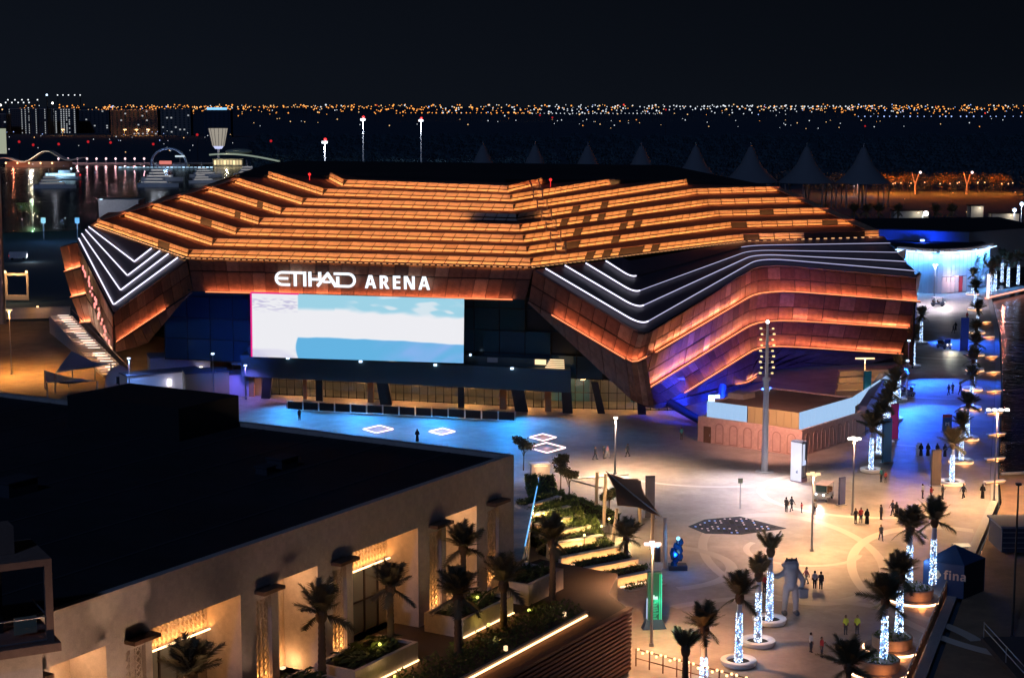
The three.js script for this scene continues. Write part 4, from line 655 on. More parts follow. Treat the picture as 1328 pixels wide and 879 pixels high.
{ // terrace podium with slatted side
  const t = thing('terrace_podium', 'raised terrace podium clad in horizontal brown slats', 'podium');
  const P = [[62, 0.003], [62, 12.2], [1.4, 12.2], [-1.6, 8.7], [-7.6, 6.5], [-8.4, -2], [0.4, -3]].map(([s, o]) => nb(s, o, 0));
  mesh('deck', prism(P.map((p) => [p.x, p.z]), 0, T0 - 0.001), mat(0.05, 0.034, 0.025, 0.9, { map: grainTex }), t);
  for (let i = 0; i < 15; i++) mesh('slat', nbBox(1.3, 62, 12.42, 12.21, 0.3 + i * 0.36, 0.3 + i * 0.36 + 0.22), M.wood, t);
  mesh('coping', [nbBox(1.2, 62, 12.5, 12.0, T0, T0 + 0.14)], M.wood, t);
  mesh('light_line', nbBox(5, 62, 10.25, 10.1, T0 + 0.02, T0 + 0.12), glow(1, 0.55, 0.26, 4), t); stripLight(nb(5, 10.3, T0 + 0.16), nb(62, 10.3, T0 + 0.16), 0.12, nn.clone().add(v3([0, 0.3, 0])), 0xff9a50, 22, t);
  mesh('kerb', nbBox(4.5, 62, 10.08, 9.8, T0, T0 + 0.3), M.stuccoDark, t);
  for (const [a, b, h] of [[-1, 5, 1.8], [7.5, 15.2, 1.5], [21.5, 29.5, 1.5], [31, 38, 1.5], [44, 51, 1.5]]) { // raised beds along the facade
    const q = new THREE.Group(); q.name = 'raised_bed'; t.add(q);
    mesh('bed_wall', [nbBox(a, b, 4.6, 4.3, T0, T0 + h), nbBox(a, a + 0.3, 4.298, 1.2, T0, T0 + h), nbBox(b - 0.3, b, 4.298, 1.2, T0, T0 + h), nbBox(a, b, 1.198, 0.95, T0, T0 + h - 0.003)], M.stucco, q);
    mesh('soil', nbBox(a + 0.31, b - 0.31, 4.29, 1.21, T0 + 0.01, T0 + h - 0.2), M.soil, q);
    if (a > 5) { mesh('bed_light', [nbBox(a, b, 4.72, 4.61, T0 + 0.03, T0 + 0.12)], glow(1, 0.6, 0.28, 3.5), q); stripLight(nb(a, 4.75, T0 + 0.14), nb(b, 4.75, T0 + 0.14), 0.1, nn.clone().add(v3([0, 0.2, 0])), 0xffa555, 24, q); }
    const g = shrubGeo(1, 0.6, 420, Math.round(a * 7 + 99)); g.scale((b - a) / 2 - 0.4, 1, 1.5); g.rotateY(Math.atan2(-nu.z, nu.x)); const c = nb((a + b) / 2, 2.75, T0 + h - 0.15); g.translate(c.x, c.y, c.z); stuff(mesh('planting', g, M.hedgeB, q));
  }
  { const g = []; for (let i = 0; i < 11; i++) { const e = shrubGeo(2.2, 0.8, 420, 300 + i), c = nb(6 + i * 4, 7.6, T0 - 0.05); e.translate(c.x, c.y, c.z); g.push(e); } stuff(mesh('shrub_border', g, M.hedgeB, t)); }
  for (const [s, o] of [[8, 6.4], [13, 5.6], [18.5, 6.2], [24.5, 3.2], [10.5, 3.0], [27, 6.3], [31, 6.8]]) { const c = nb(s, o, T0 + (o < 4 ? 1.9 : 0.7)); mesh('garden_lamp', place(new THREE.SphereGeometry(0.13, 8, 6), [c.x, c.y, c.z]), glow(0.75, 0.8, 0.15, 2.2), t); pointLight([c.x, c.y + 0.2, c.z], 0xe8c860, 2.2, t, 6); }
  for (const [s, o, k] of [[6, 8.6, 48], [16, 9.0, 48], [27, 9.2, 62], [38, 9.4, 125], [49, 9.6, 230], [57, 9.6, 380]]) { const c = nb(s, o, T0), a = nb(s + 1, 0, BT + 1); mesh('uplight', [cyl(0.16, 0.16, 0.35, c.x, T0, c.z, 8)], M.warmSoft, t); spotLight([c.x, T0 + 0.45, c.z], a.toArray(), 0xffcfae, k, 0.85, t, 1, 3); }  // the last uplight is added, to brighten the balcony
  rebase(t, [0, 0, -126]);
}
// palms on the terrace
palm('dark terrace palm rising from the raised bed before the wide doorway', nb(22.5, 2.8, T0 + 1.3).toArray(), 4.4, 'full', 0, { turn: 0.7 });
palm('dark terrace palm standing before the raised bed corner', nb(19.5, 6.9, T0).toArray(), 4.4, 'thick', 0, { turn: 2.9, s: 1.12 });
palm('terrace palm with lit trunk beside the raised bed', nb(12.0, 6.4, T0).toArray(), 3.6, 'loose', 0, { turn: 1.2, s: 1.1 });
palm('terrace palm among the beds behind the lit-trunk palm', nb(12.3, 2.8, T0 + 1.3).toArray(), 5.2, 'full', 0, { turn: 5 });
palm('terrace palm with lit trunk by the end of the wing', nb(3.4, 6.0, T0).toArray(), 5.2, 'full', 0, { turn: 3.3, s: 1.05 });
palm('tall dark palm against the narrow lit bay', nb(31, 2.8, T0 + 1.3).toArray(), 4.4, 'loose', 0, { turn: 4.1, s: 1.05 });
palm('palm with fronds over the second wide doorway', nb(45.0, 3.0, T0 + 1.3).toArray(), 3.6, 'full', 0, { turn: 0.1, s: 1.2 });
palm('palm below the corner balcony', nb(51, 4.6, T0).toArray(), 3.6, 'full', 0, { turn: 2.4, s: 1.1 });
{ // corner balcony at the left edge
  const t = thing('balcony', 'brown framed balcony with railings jutting out beside the pale stucco wing', 'balcony');
  const A = v3([-25.98,21.74,-93.00]), Bq = v3([-26.03,16.88,-93.00]), m = mat(0.30, 0.19, 0.14, 0.8, { map: grainTex }), X = v3([-1, 0, 0.55]).normalize(), Zz = v3([-0.55, 0, -1]).normalize();
  const q = (x, z, y) => A.clone().addScaledVector(X, x).addScaledVector(Zz, z).setY(y), box = (x0, x1, z0, z1, y0, y1) => hexa([q(x0, z0, y0), q(x1, z0, y0), q(x1, z1, y0), q(x0, z1, y0)], [q(x0, z0, y1), q(x1, z0, y1), q(x1, z1, y1), q(x0, z1, y1)]);
  const yt = A.y, yb = Bq.y;
  mesh('top_beam', box(0, 7, 0, 0.35, yt - 0.4, yt), m, t); mesh('post', box(0, 0.42, 0.001, 0.34, yb, yt - 0.401), m, t); mesh('top_slab', box(0, 7, 0.351, 5, yt - 0.2, yt - 0.01), m, t); mesh('floor_slab', box(-0.3, 7, -0.3, 5, yb - 0.5, yb - 0.01), m, t);
  mesh('lower_wall', box(0.6, 7, 0.6, 5, T0, yb - 0.51), M.stucco, t); mesh('rear_wall', box(2.2, 7, 3.0, 3.3, yb, yt - 0.21), M.blackMetal, t); mesh('chimney_box', box(1.6, 3.2, 2, 3.5, yt, yt + 1.6), m, t);
  mesh('rail', [rod(q(0.3, 0.15, yb + 1.5), q(7, 0.15, yb + 1.5), 0.05)], M.steel, t); mesh('rail', [rod(q(0.3, 0.15, yb + 0.15), q(7, 0.15, yb + 0.15), 0.05)], M.steel, t); mesh('rail', [rod(q(0.3, 0.2, yb + 1.5), q(0.3, 4, yb + 1.5), 0.05)], M.steel, t);
  mesh('lit_pane', box(0.6, 1.9, 1.6, 1.65, yb + 0.2, yb + 1.2), mat(0.35, 0.36, 0.24, 0.4), t);
  rebase(t, [A.x, T0, A.z]);
}
// ---------- the stair down to the plaza and the terraced garden ----------
{
  const t = thing('garden_stair', 'broad stair beside the wing with a blue glowing handrail', 'stairs');
  const a0 = v3([0.9, 0, -151.5]), a1 = v3([3.2, 0, -207]), side = v3([-4.6, 0, 0.2]); const N = 18;
  for (let i = 0; i < N; i++) { const p = lerp(a0, a1, i / N), q = lerp(a0, a1, (i + 1) / N), y = T0 * (1 - (i + 1) / N) + 0.02 + 0.25; const land = i % 6 === 5; mesh('step', hexa([p, q, q.clone().add(side), p.clone().add(side)], [p, q, q.clone().add(side), p.clone().add(side)].map((v) => v.clone().setY(y))), i % 2 ? M.concrete : M.stucco, t); }
  const h0 = v3([1.2, T0 + 1.1, -153]), h1 = v3([3.4, 1.2, -207]); mesh('handrail', rod(h0, h1, 0.07), glow(0.12, 0.45, 1.0, 1.3), t); const ps = []; for (let i = 0; i <= 12; i++) { const p = lerp(h0, h1, i / 12); ps.push(rod(p, p.clone().setY(p.y - 1.25), 0.04)); } mesh('balusters', ps, M.steel, t); mesh('guard_pane', hexa([h0, h1, h1.clone().add(v3([0.03, 0, 0])), h0.clone().add(v3([0.03, 0, 0]))].map((p) => p.clone().add(v3([0, -1.2, 0]))), [h0, h1, h1.clone().add(v3([0.03, 0, 0])), h0.clone().add(v3([0.03, 0, 0]))].map((p) => p.clone().add(v3([0, -0.1, 0])))), mat(0.08, 0.14, 0.25, 0.2), t);
  for (let i = 0; i < 4; i++) { const p = lerp(a0, a1, 0.2 + i * 0.22).add(side.clone().multiplyScalar(0.95)); mesh('step_lamp', bx(0.2, 0.2, 0.2, p.x, T0 * (0.8 - i * 0.22) + 1.2, p.z), M.warmSoft, t); pointLight([p.x + 0.5, T0 * (0.8 - i * 0.22) + 1.5, p.z], 0xffd0b0, 9, t, 6); }
  rebase(t, [a0.x, 0, a0.z]);
}
function hedgeGeo(w, h, d, s, dens = 42) { const pos = []; seed = s; const n = Math.min(2600, Math.round(dens * (w * h * 2 + w * d + d * h * 2))); for (let i = 0; i < n; i++) { let x = rr(-0.5, 0.5), y = rnd(), z = rr(-0.5, 0.5); const f = rnd(); if (f < 0.4) y = 1 - rnd() * 0.12; else if (f < 0.75) z = 0.5 - rnd() * 0.12; else x = (rnd() < 0.5 ? -1 : 1) * (0.5 - rnd() * 0.1); const c = v3([x * w, y * h + rr(-0.1, 0.1), z * d]), u = v3([rr(-1, 1), rr(-1, 1), rr(-1, 1)]).normalize().multiplyScalar(rr(0.08, 0.18)), q = v3([rr(-1, 1), rr(-1, 1), rr(-1, 1)]).normalize().multiplyScalar(rr(0.05, 0.1)); for (const p of [c.clone().add(u), c.clone().sub(u).add(q), c.clone().sub(u).sub(q)]) pos.push(p.x, p.y, p.z); } const g = new THREE.BufferGeometry(); g.setAttribute('position', new THREE.Float32BufferAttribute(pos, 3)); g.setAttribute('uv', new THREE.Float32BufferAttribute(new Float32Array(pos.length / 3 * 2), 2)); g.computeVertexNormals(); return g; }
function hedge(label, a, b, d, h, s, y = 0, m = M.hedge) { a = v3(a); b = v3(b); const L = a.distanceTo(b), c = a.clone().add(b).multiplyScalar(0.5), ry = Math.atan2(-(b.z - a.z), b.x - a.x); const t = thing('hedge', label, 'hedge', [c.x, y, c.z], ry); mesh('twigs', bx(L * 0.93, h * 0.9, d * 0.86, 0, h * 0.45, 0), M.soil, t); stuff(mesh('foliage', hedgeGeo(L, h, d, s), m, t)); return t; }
{
  const rows = [[[2.26,1.70,-187.19], [5.70,1.70,-191.71], 2.20, 'first lit garden wall counted down from the stair top'], [[2.48,1.50,-183.67], [6.64,1.50,-187.65], 2.00, 'second lit garden wall counted down from the stair top'], [[2.77,1.30,-179.97], [7.55,1.30,-184.13], 1.80, 'third lit garden wall counted down from the stair top'], [[3.20,1.10,-176.12], [8.58,1.10,-180.42], 1.60, 'fourth lit garden wall counted down from the stair top'], [[3.87,0.90,-172.76], [9.74,0.90,-176.88], 1.40, 'fifth lit garden wall counted down from the stair top'], [[5.04,0.70,-168.36], [11.46,0.70,-172.88], 1.20, 'sixth lit garden wall counted down from the stair top'], [[7.41,0.50,-165.04], [12.94,0.50,-168.79], 1.00, 'seventh lit garden wall counted down from the stair top'], [[10.32,0.30,-162.15], [14.20,0.30,-164.91], 0.80, 'eighth lit garden wall counted down from the stair top']];
  rows.forEach(([a, b, h, lab], i) => {
    const A = v3(a).setY(0), B = v3(b).setY(0), d = B.clone().sub(A).normalize(), f = d.clone().cross(UP).normalize(), L = A.distanceTo(B);
    const t = thing('garden_wall', lab, 'wall'); const k = f.clone().multiplyScalar(-1.1);
    const box = (o0, o1, y0, y1, e = 0) => hexa([A.clone().addScaledVector(f, o0).setY(y0), B.clone().addScaledVector(f, o0).setY(y0), B.clone().addScaledVector(f, o1).setY(y0), A.clone().addScaledVector(f, o1).setY(y0)], [A.clone().addScaledVector(f, o0).setY(y1), B.clone().addScaledVector(f, o0).setY(y1), B.clone().addScaledVector(f, o1).setY(y1), A.clone().addScaledVector(f, o1).setY(y1)]);
    mesh('retaining_wall', box(0, -0.5, 0, h), M.stucco, t); mesh('coping', box(0.12, -0.6, h, h + 0.12), M.stucco, t);
    mesh('light_strip', box(0.6, 0.5, h - 1.0 > 0.1 ? h - 0.72 : 0.1, h - 0.62 > 0.2 ? h - 0.62 : 0.2), glow(1, 0.62, 0.34, 3), t);
    const y = Math.max(0.3, h - 0.55); stripLight(A.clone().addScaledVector(f, 0.5).setY(y), B.clone().addScaledVector(f, 0.5).setY(y), 0.12, f.clone().negate().add(v3([0, 0.6, 0])), 0xffb060, 34, t);
    mesh('lower_shelf', box(1.9, 0.002, 0, Math.max(0.06, h - 0.75)), M.stucco, t);
    { const g = []; for (let j = 0; j < L / 0.8; j++) { const e = shrubGeo(0.35, 0.6, 40, 700 + i * 40 + j), c = lerp(A, B, (j + 0.5) / (L / 0.8)).addScaledVector(f, 1.3); e.translate(c.x, Math.max(0.06, h - 0.75), c.z); g.push(e); } stuff(mesh('planting', g, M.hedge, t)); }
    rebase(t, A.toArray());
    const ha = A.clone().addScaledVector(f, -1.7), hb = B.clone().addScaledVector(f, -1.7); hedge('low clipped hedge above the ' + lab.split(' ')[0] + ' garden wall counted down from the stair top', ha, hb, 1.3, h + 0.35, 41 + i, 0, i % 2 ? M.hedge : M.hedgeB);
  });
  hedge('tall clipped hedge running up beside the stair', [2.66,1.50,-190.64], [2.27,1.50,-204.04], 1.5, 2.3, 61); hedge('broad green lit hedge in the middle of the garden', [4.64,1.50,-184.38], [4.17,1.50,-204.04], 2.0, 2.3, 62); hedge('short lit hedge below the small trees', [6.06,1.50,-183.32], [5.30,1.50,-196.51], 1.6, 2.0, 63); hedge('dark hedge block with a bright lit edge', [7.36,1.20,-179.35], [6.69,1.20,-194.61], 1.6, 2.0, 64); hedge('hedge running down beside the sail posts', [9.76,0.80,-172.82], [8.80,0.80,-187.22], 1.2, 1.3, 65);
  hedge('low lit hedge along the plaza edge under the shade sail', [7.65,0,-195.75], [11.88,0,-187.56], 1.3, 1.2, 66);
  for (const [p, n] of [[[3.51,2.00,-183.78], 0], [[5.39,2.00,-180.96], 1], [[7.67,1.50,-174.90], 2], [[9.67,0.50,-178.75], 3], [[12.34,0.50,-178.75], 4], [[10.69,0.50,-182.09], 5]]) { const t = thing('garden_spike_lamp', 'small garden spike lamp shining on the hedges', 'lamp', [p[0], 0, p[2]], 0, 'garden spike lamps'); mesh('spike', cyl(0.04, 0.04, 1.9, 0, 0, 0, 6), M.blackMetal, t); mesh('head', place(new THREE.SphereGeometry(0.14, 8, 6), [0, 2, 0]), glow(1, 0.85, 0.4, 2.4), t); pointLight([0, 2.3, 0.3], 0xffd890, 55, t, 6); }
}
// small trees by the garden
function tree(label, p, h, r, s, m = M.leaf, group) {
  const t = thing('small_tree', label, 'tree', p, 0, group); const br = [rod([0, 0, 0], [0.05, h * 0.6, 0], 0.09, 0.06)]; seed = s; const g = [];
  for (let i = 0; i < 7; i++) { const e = v3([rr(-1, 1) * r * 0.7, h * rr(0.68, 0.98), rr(-1, 1) * r * 0.7]); br.push(rod([0.05, h * rr(0.4, 0.6), 0], e, 0.04, 0.02, 5)); const sv = seed; g.push(shrubGeo(r * 0.5, r * 0.6, 130, s + i).translate(e.x, e.y - r * 0.3, e.z)); seed = sv; }
  mesh('trunk', br, M.bark, t); mesh('crown', g, m, t); return t;
}
tree('small leafy tree between the stair head and the floor diamonds', [1.50,0,-216.28], 4.2, 1.3, 5); tree('loose small tree beside the pale kiosk box', [5.94,0,-202.99], 4.6, 1.3, 6); tree('dark bushy tree at the hedge top beside the kiosk box', [6.82,0,-198.11], 4.2, 1.2, 7); tree('small tree in front of the brown shade sail', [11.26,0,-191.95], 3.2, 1.0, 8);
palm('small plaza palm under the shade sail edge', [11.74,0,-169.72], 3.4, 'wide', 0, { turn: 1, s: 0.9 });
{ // shade sail and its posts
  const c = [[10.66,6.05,-187.60], [14.35,5.03,-188.60], [15.35,5.21,-170.00], [11.35,4.47,-178.20]].map(v3);
  const t = thing('shade_sail', 'brown hypar shade sail stretched between tall posts', 'shade sail');
  const N = 10, pos = [], S = (u, v) => { const p = lerp(lerp(c[0], c[1], u), lerp(c[3], c[2], u), v); const k = 0.10; const m = c[0].clone().add(c[1]).add(c[2]).add(c[3]).multiplyScalar(0.25); const e = (1 - Math.abs(2 * u - 1)) * (v < 0.5 ? 1 - 2 * v : 2 * v - 1) + (1 - Math.abs(2 * v - 1)) * (u < 0.5 ? 1 - 2 * u : 2 * u - 1); return p.lerp(m, k * Math.max(0, e) * 2); };
  for (let i = 0; i < N; i++) for (let j = 0; j < N; j++) { const a = S(i / N, j / N), b = S((i + 1) / N, j / N), d = S((i + 1) / N, (j + 1) / N), e = S(i / N, (j + 1) / N); for (const p of [a, b, d, a, d, e]) pos.push(p.x, p.y, p.z); for (const p of [a, d, b, a, e, d]) pos.push(p.x, p.y - 0.03, p.z); }
  const g = new THREE.BufferGeometry(); g.setAttribute('position', new THREE.Float32BufferAttribute(pos, 3)); g.setAttribute('uv', new THREE.Float32BufferAttribute(new Float32Array(pos.length / 3 * 2), 2)); g.computeVertexNormals(); mesh('cloth', g, mat(0.36, 0.16, 0.07, 0.9), t);
  const rope = []; for (let i = 0; i < N; i++) rope.push(rod(S(i / N, i / N).add(v3([0, 0.06, 0])), S((i + 1) / N, (i + 1) / N).add(v3([0, 0.06, 0])), 0.09)); mesh('seam_rope', rope, mat(0.6, 0.5, 0.38, 0.8), t); rebase(t, [c[0].x, 0, c[0].z]);
  for (const [p, h, dx, lab] of [[[9.76,0,-192.32], 5.0, 0.1, 'pale sail post standing free beside its twin'], [[10.36,0,-186.85], 6.0, 0.2, 'pale sail post holding the high corner of the sail'], [[10.76,0,-177.40], 4.3, 0.5, 'pale raking sail post at the low near corner'], [[14.53,0,-187.92], 5.0, -0.1, 'pale sail post at the far corner of the sail'], [[15.71,0,-168.84], 5.4, -0.1, 'pale sail post beside the blue sculpture'], [[15.02,0,-176.76], 4.4, 0, 'slim sail post beside the grey banner']]) { const t = thing('sail_post', lab, 'post', p); mesh('shaft', rod([0, 0, 0], [dx, h, 0], 0.22, 0.18, 10), mat(0.5, 0.36, 0.26, 0.7), t); mesh('foot', cyl(0.4, 0.38, 0.12, 0, 0, 0, 12), M.steel, t); }
}
{ const t = thing('kiosk_box', 'pale lit box kiosk between the small trees', 'kiosk', [3.57,0,-213.49], 0.2); mesh('body', bx(2.4, 1.5, 1.2, 0, 0.75, 0), mat(0.6, 0.5, 0.42, 0.7), t); mesh('lid', bx(2.5, 0.1, 1.3, 0, 1.56, 0), M.white, t); pointLight([0, 1.2, 1.4], 0xffd0a0, 6, t, 5); mesh('lamp', bx(1.8, 0.08, 0.06, 0, 1.3, 0.63), M.warmSoft, t); }

// ---------- the blue-lit hall at the end of the promenade ----------
{
  const t = thing('curved_hall', 'low hall with a curved front washed in pale blue light', 'building');
  const C = [[99.04,0,-432.52], [106.55,0,-425.32], [115.27,0,-428.89], [125.50,0,-443.77]].map(v3), H = 11.4; const cur = new THREE.CatmullRomCurve3(C), N = 22, P = cur.getPoints(N);
  const seg = (a, b, y0, y1, th) => { const n = b.clone().sub(a).cross(UP).normalize().multiplyScalar(-th); const f = (p, y) => p.clone().setY(y); return hexa([f(a, y0), f(b, y0), f(b.clone().add(n), y0), f(a.clone().add(n), y0)], [f(a, y1), f(b, y1), f(b.clone().add(n), y1), f(a.clone().add(n), y1)]); };
  for (let i = 0; i < N; i++) mesh('facade_panel', seg(P[i].clone().lerp(P[i + 1], 0.03), P[i].clone().lerp(P[i + 1], 0.97), i > 8 && i < 15 ? 4.3 : 0, H - 1.4, 0.3), mat(0.42, 0.45, 0.52, 0.7), t);
  const cor = [], roof = []; for (let i = 0; i < N; i++) { const n = P[i + 1].clone().sub(P[i]).cross(UP).normalize(); cor.push(seg(P[i].clone().addScaledVector(n, 0.9), P[i + 1].clone().addScaledVector(n, 0.9), H - 1.2, H, 1.4)); }
  mesh('cornice', cor, M.pink, t);
  mesh('roof', prism([...P.map((p) => [p.x, p.z]), [P[N].x + 4, P[N].z - 45], [P[0].x + 4, P[0].z - 45]], H - 0.8, H - 0.5), M.darkRoof, t); mesh('rear_wall', [seg(P[N], v3([P[N].x + 4, 0, P[N].z - 45]), 0, H - 0.82, 0.3)], M.concrete, t);
  for (let i = 0; i < N; i += 4) { const j = Math.min(N, i + 4), n = P[j].clone().sub(P[i]).cross(UP).normalize(), a = P[i].clone().addScaledVector(n, 1.7).setY(H - 0.9), b = P[j].clone().addScaledVector(n, 1.7).setY(H - 1.45); stripLight(a, b, 0.3, n.clone().multiplyScalar(-0.7).add(v3([0, -1, 0])), 0x5aa6ff, 330, t); mesh('wash_lamp', rod(a.clone().setY(H - 0.75), b.clone().setY(H - 0.75), 0.1), M.blueWhite, t); }
  for (let i = 9; i < 15; i++) mesh('entrance_panel', seg(P[i].clone().lerp(P[i + 1], 0.06), P[i].clone().lerp(P[i + 1], 0.94), 0.2, 4.2, 0.1), i === 13 ? mat(0.6, 0.05, 0.06, 0.6) : mat(0.6, 0.5, 0.48, 0.7), t);
  { const m = P[12]; mesh('entrance_lamp', bx(1, 0.2, 0.3, m.x, 4.5, m.z + 1.2), M.warmSoft, t); pointLight([m.x, 4.2, m.z + 3], 0xffd8d0, 60, t, 8); }
  mesh('awning', hexa([[94.47,10.96,-418.00], [97.95,11.75,-420.00], [97.83,9.45,-420.00], [95.50,8.48,-418.00]], [[95.15,10.70,-421.00], [98.65,11.50,-423.00], [98.53,9.18,-423.00], [96.18,8.20,-421.00]]), mat(0.6, 0.45, 0.32, 0.8), t);
  rebase(t, P[8].toArray());
}
{ // upper block behind
  const t = thing('flat_roofed_block', 'flat roofed block behind the curved hall with a blue side wall', 'building'); const a = [98.33,0,-472.42], b = [114.11,0,-447.65], c = [146.52,0,-483.56];
  const A = v3([a[0], 0, -462]), Bq = v3([b[0] + 8, 0, -452]), Cc = v3([c[0], 0, -470]);
  mesh('blue_wall', hexa([A, Bq, Bq.clone().add(v3([0, 0, -0.5])), A.clone().add(v3([0, 0, -0.5]))].map((p) => p.clone().setY(3)), [A, Bq, Bq.clone().add(v3([0, 0, -0.5])), A.clone().add(v3([0, 0, -0.5]))].map((p) => p.clone().setY(13.6))), mat(0.16, 0.2, 0.32, 0.8), t); mesh('grey_wall', hexa([Bq, Cc, Cc.clone().add(v3([0, 0, -0.5])), Bq.clone().add(v3([0, 0, -0.5]))].map((p) => p.clone().setY(3)), [Bq, Cc, Cc.clone().add(v3([0, 0, -0.5])), Bq.clone().add(v3([0, 0, -0.5]))].map((p) => p.clone().setY(13.6))), mat(0.30, 0.22, 0.18, 0.85), t);
  mesh('roof', prism([[A.x, A.z], [Bq.x, Bq.z], [Cc.x, Cc.z], [Cc.x, Cc.z - 40], [A.x, A.z - 40]], 13.62, 13.9), M.darkRoof, t); mesh('lower_mass', prism([[A.x, A.z - 0.6], [Bq.x, Bq.z - 0.6], [Cc.x, Cc.z - 0.6], [Cc.x, Cc.z - 39], [A.x, A.z - 39]], 0, 13.6), M.darkRoof, t);
  const p = lerp(A, Bq, 0.45); mesh('flood_lamp', bx(1, 0.5, 0.5, p.x, 11.6, p.z + 8), M.blueWhite, t); spotLight([p.x, 11.7, p.z + 9.5], [p.x, 9, p.z], 0x1048ff, 900, 1.3, t, 1, 10); rebase(t, Bq.toArray());
}
for (const [i, p] of [[118.90,0,-434.35], [122.43,0,-439.96], [119.28,0,-420.08], [122.92,0,-428.89], [131.76,0,-453.60], [134.35,0,-447.65], [130.01,0,-441.86]].entries()) palm('light-wrapped palm before the curved hall at the promenade end', p, 6.0, 'full', 4.6, { turn: i, s: 1.15, group: 'palms before the curved hall' });
{ const t = thing('glowing_landing', 'low landing with a pink glowing edge beside the harbour end', 'landing'); const a = v3([115.59,0,-411.61]), b = v3([133.20,0,-434.35]); mesh('slab', hexa([a, b, b.clone().add(v3([0, 0, -6])), a.clone().add(v3([0, 0, -6]))], [a, b, b.clone().add(v3([0, 0, -6])), a.clone().add(v3([0, 0, -6]))].map((p) => p.clone().setY(0.6))), M.concrete, t); mesh('glow_edge', rod(a.clone().add(v3([0, 0.45, 0.2])), b.clone().add(v3([0, 0.45, 0.2])), 0.18), glow(1, 0.35, 0.25, 2), t); mesh('light_column', place(new THREE.CylinderGeometry(0.35, 0.35, 6, 8), [a.x + 1, 3.2, a.z - 1]), glow(1, 0.75, 0.65, 1.8), t); pointLight([a.x + 4, 1.6, a.z + 2], 0xff8a70, 60, t, 8); rebase(t, a.toArray()); }
// ---------- tented pavilion row behind the arena ----------
{
  const g = new THREE.LatheGeometry([[1.0, 28], [2.2, 25.5], [4.8, 20], [8.5, 15.5], [13.2, 11.5], [13.1, 11.3], [8.4, 15.2], [4.6, 19.7], [1.0, 27.4]].map((q) => new THREE.Vector2(...q)), 16);
  const legs = []; for (let i = 0; i < 8; i++) { const a = i * 0.785; legs.push(rod([12 * Math.cos(a), 0, 12 * Math.sin(a)], [12.3 * Math.cos(a), 11, 12.3 * Math.sin(a)], 0.35, 0.35, 5)); } legs.push(rod([0, 0, 0], [0, 30, 0], 0.5, 0.4, 6)); const lg = merge(legs);
  let proto; for (let i = 0; i < 8; i++) { const p = [(i - 0.4) * 25.5 - 4, -0.3, -(838 - i * 6)]; if (!proto) { proto = thing('peaked_tent', 'tall pale peaked tent in the row behind the arena roof', 'tent', p, 0, 'peaked tents behind the arena'); mesh('canopy', g, mat(0.16, 0.17, 0.18, 0.9), proto); mesh('legs', lg, M.steel, proto); } else copy(proto, p, i); }
}
// ---------- floodlight masts, beacons ----------
for (const [p, h, lab] of [[[-100.39,9.90,-1150.00], 0, 'tall floodlight mast with red beacon, the tallest behind the roof'], [[-66.70,8.92,-1250.00], 0, 'floodlight mast with red beacon standing beyond the park'], [[-109.90,15.19,-1000.00], 0, 'shorter floodlight mast near the roof corner']]) {
  const y = lab.startsWith('tall') ? 37.5 : lab.startsWith('flood') ? 36 : 25.5; const t = thing('floodlight_mast', lab, 'mast', [p[0], -0.3, p[2]]); mesh('pole', cyl(0.7, 0.4, y, 0, 0, 0, 8), M.white, t); mesh('head', [bx(3.4, 1.4, 1.2, 0, y + 0.6, 0)], glow(0.9, 0.96, 1, 1.6), t); mesh('beacon', place(new THREE.SphereGeometry(1.0, 8, 6), [0.4, y + 2.2, 0]), M.red, t); pointLight([0, y - 1.5, 3], 0xdfeaff, 900, t, 30);
}
// ---------- far apartment blocks with lit windows ----------
function block(label, u0, u1, v0, depth, opt = {}) { // box of real size with rows of window boxes on its front
  const x0 = (u0 - 664) / 2200 * depth * 1.01, x1 = (u1 - 664) / 2200 * depth * 1.01, top = 47 - (v0 - 137) / 2200 * depth, w = x1 - x0, t = thing('apartment_block', label, 'building', [(x0 + x1) / 2, -0.6, -depth]);
  const H = top + 0.6; mesh('walls', bx(w, H, 22, 0, H / 2, -11), mat(...(opt.c ?? [0.09, 0.095, 0.11]), 0.9), t); mesh('parapet', [bx(w + 1, 1.2, 23, 0, H + 0.6, -11)], M.concrete, t);
  const g = [], dim = []; seed = Math.round(u0 * 13 + 7); const cols = opt.cols ?? Math.max(4, Math.round(w / 7)), rows = Math.max(4, Math.round(H / 3.6)); const lit = []; for (let i = 0; i < cols; i++) lit.push(rnd());
  for (let i = 0; i < cols; i++) for (let j = 0; j < rows; j++) { const q = bx(w / cols * 0.36, 2.0, 0.5, -w / 2 + (i + 0.5) * w / cols, 2.2 + j * H / rows, 0.2); const on = opt.stripes ? lit[i] < 0.42 : rnd() < (opt.on ?? 0.16); (on && rnd() < 0.93 ? g : dim).push(q); }
  if (g.length) stuff(mesh('lit_windows', g, glow(...(opt.g ?? [0.75, 0.8, 0.85]), opt.k ?? 0.55), t)); if (dim.length) stuff(mesh('dark_windows', dim, M.glass, t)); if (opt.cap) mesh('roof_sign', bx(w * 0.75, 3.4, 1, 0, H + 2.6, 0.2), glow(0.25, 0.6, 1, 1.3), t); return t;
}
block('dark apartment block with columns of lit white windows', 22, 72, 141, 2900, { stripes: true, cols: 22 }); block('apartment block with two bright window columns beside the striped block', 74, 108, 141, 2950, { stripes: true, cols: 10 }); block('low dark block with few lit windows', 108, 150, 143, 3000, { on: 0.05 }); block('apartment block glowing orange at street level', 152, 212, 143, 2800, { on: 0.12, c: [0.10, 0.09, 0.09] }); block('pale grey apartment block with dim windows', 216, 254, 142, 2750, { on: 0.10, c: [0.2, 0.19, 0.18] }); block('dark tower with a blue glowing roof sign', 271, 305, 143, 2600, { on: 0.01, cap: true, c: [0.03, 0.06, 0.1] }); block('low long dark block beside the striped block', -20, 20, 148, 2850, { on: 0.08 });
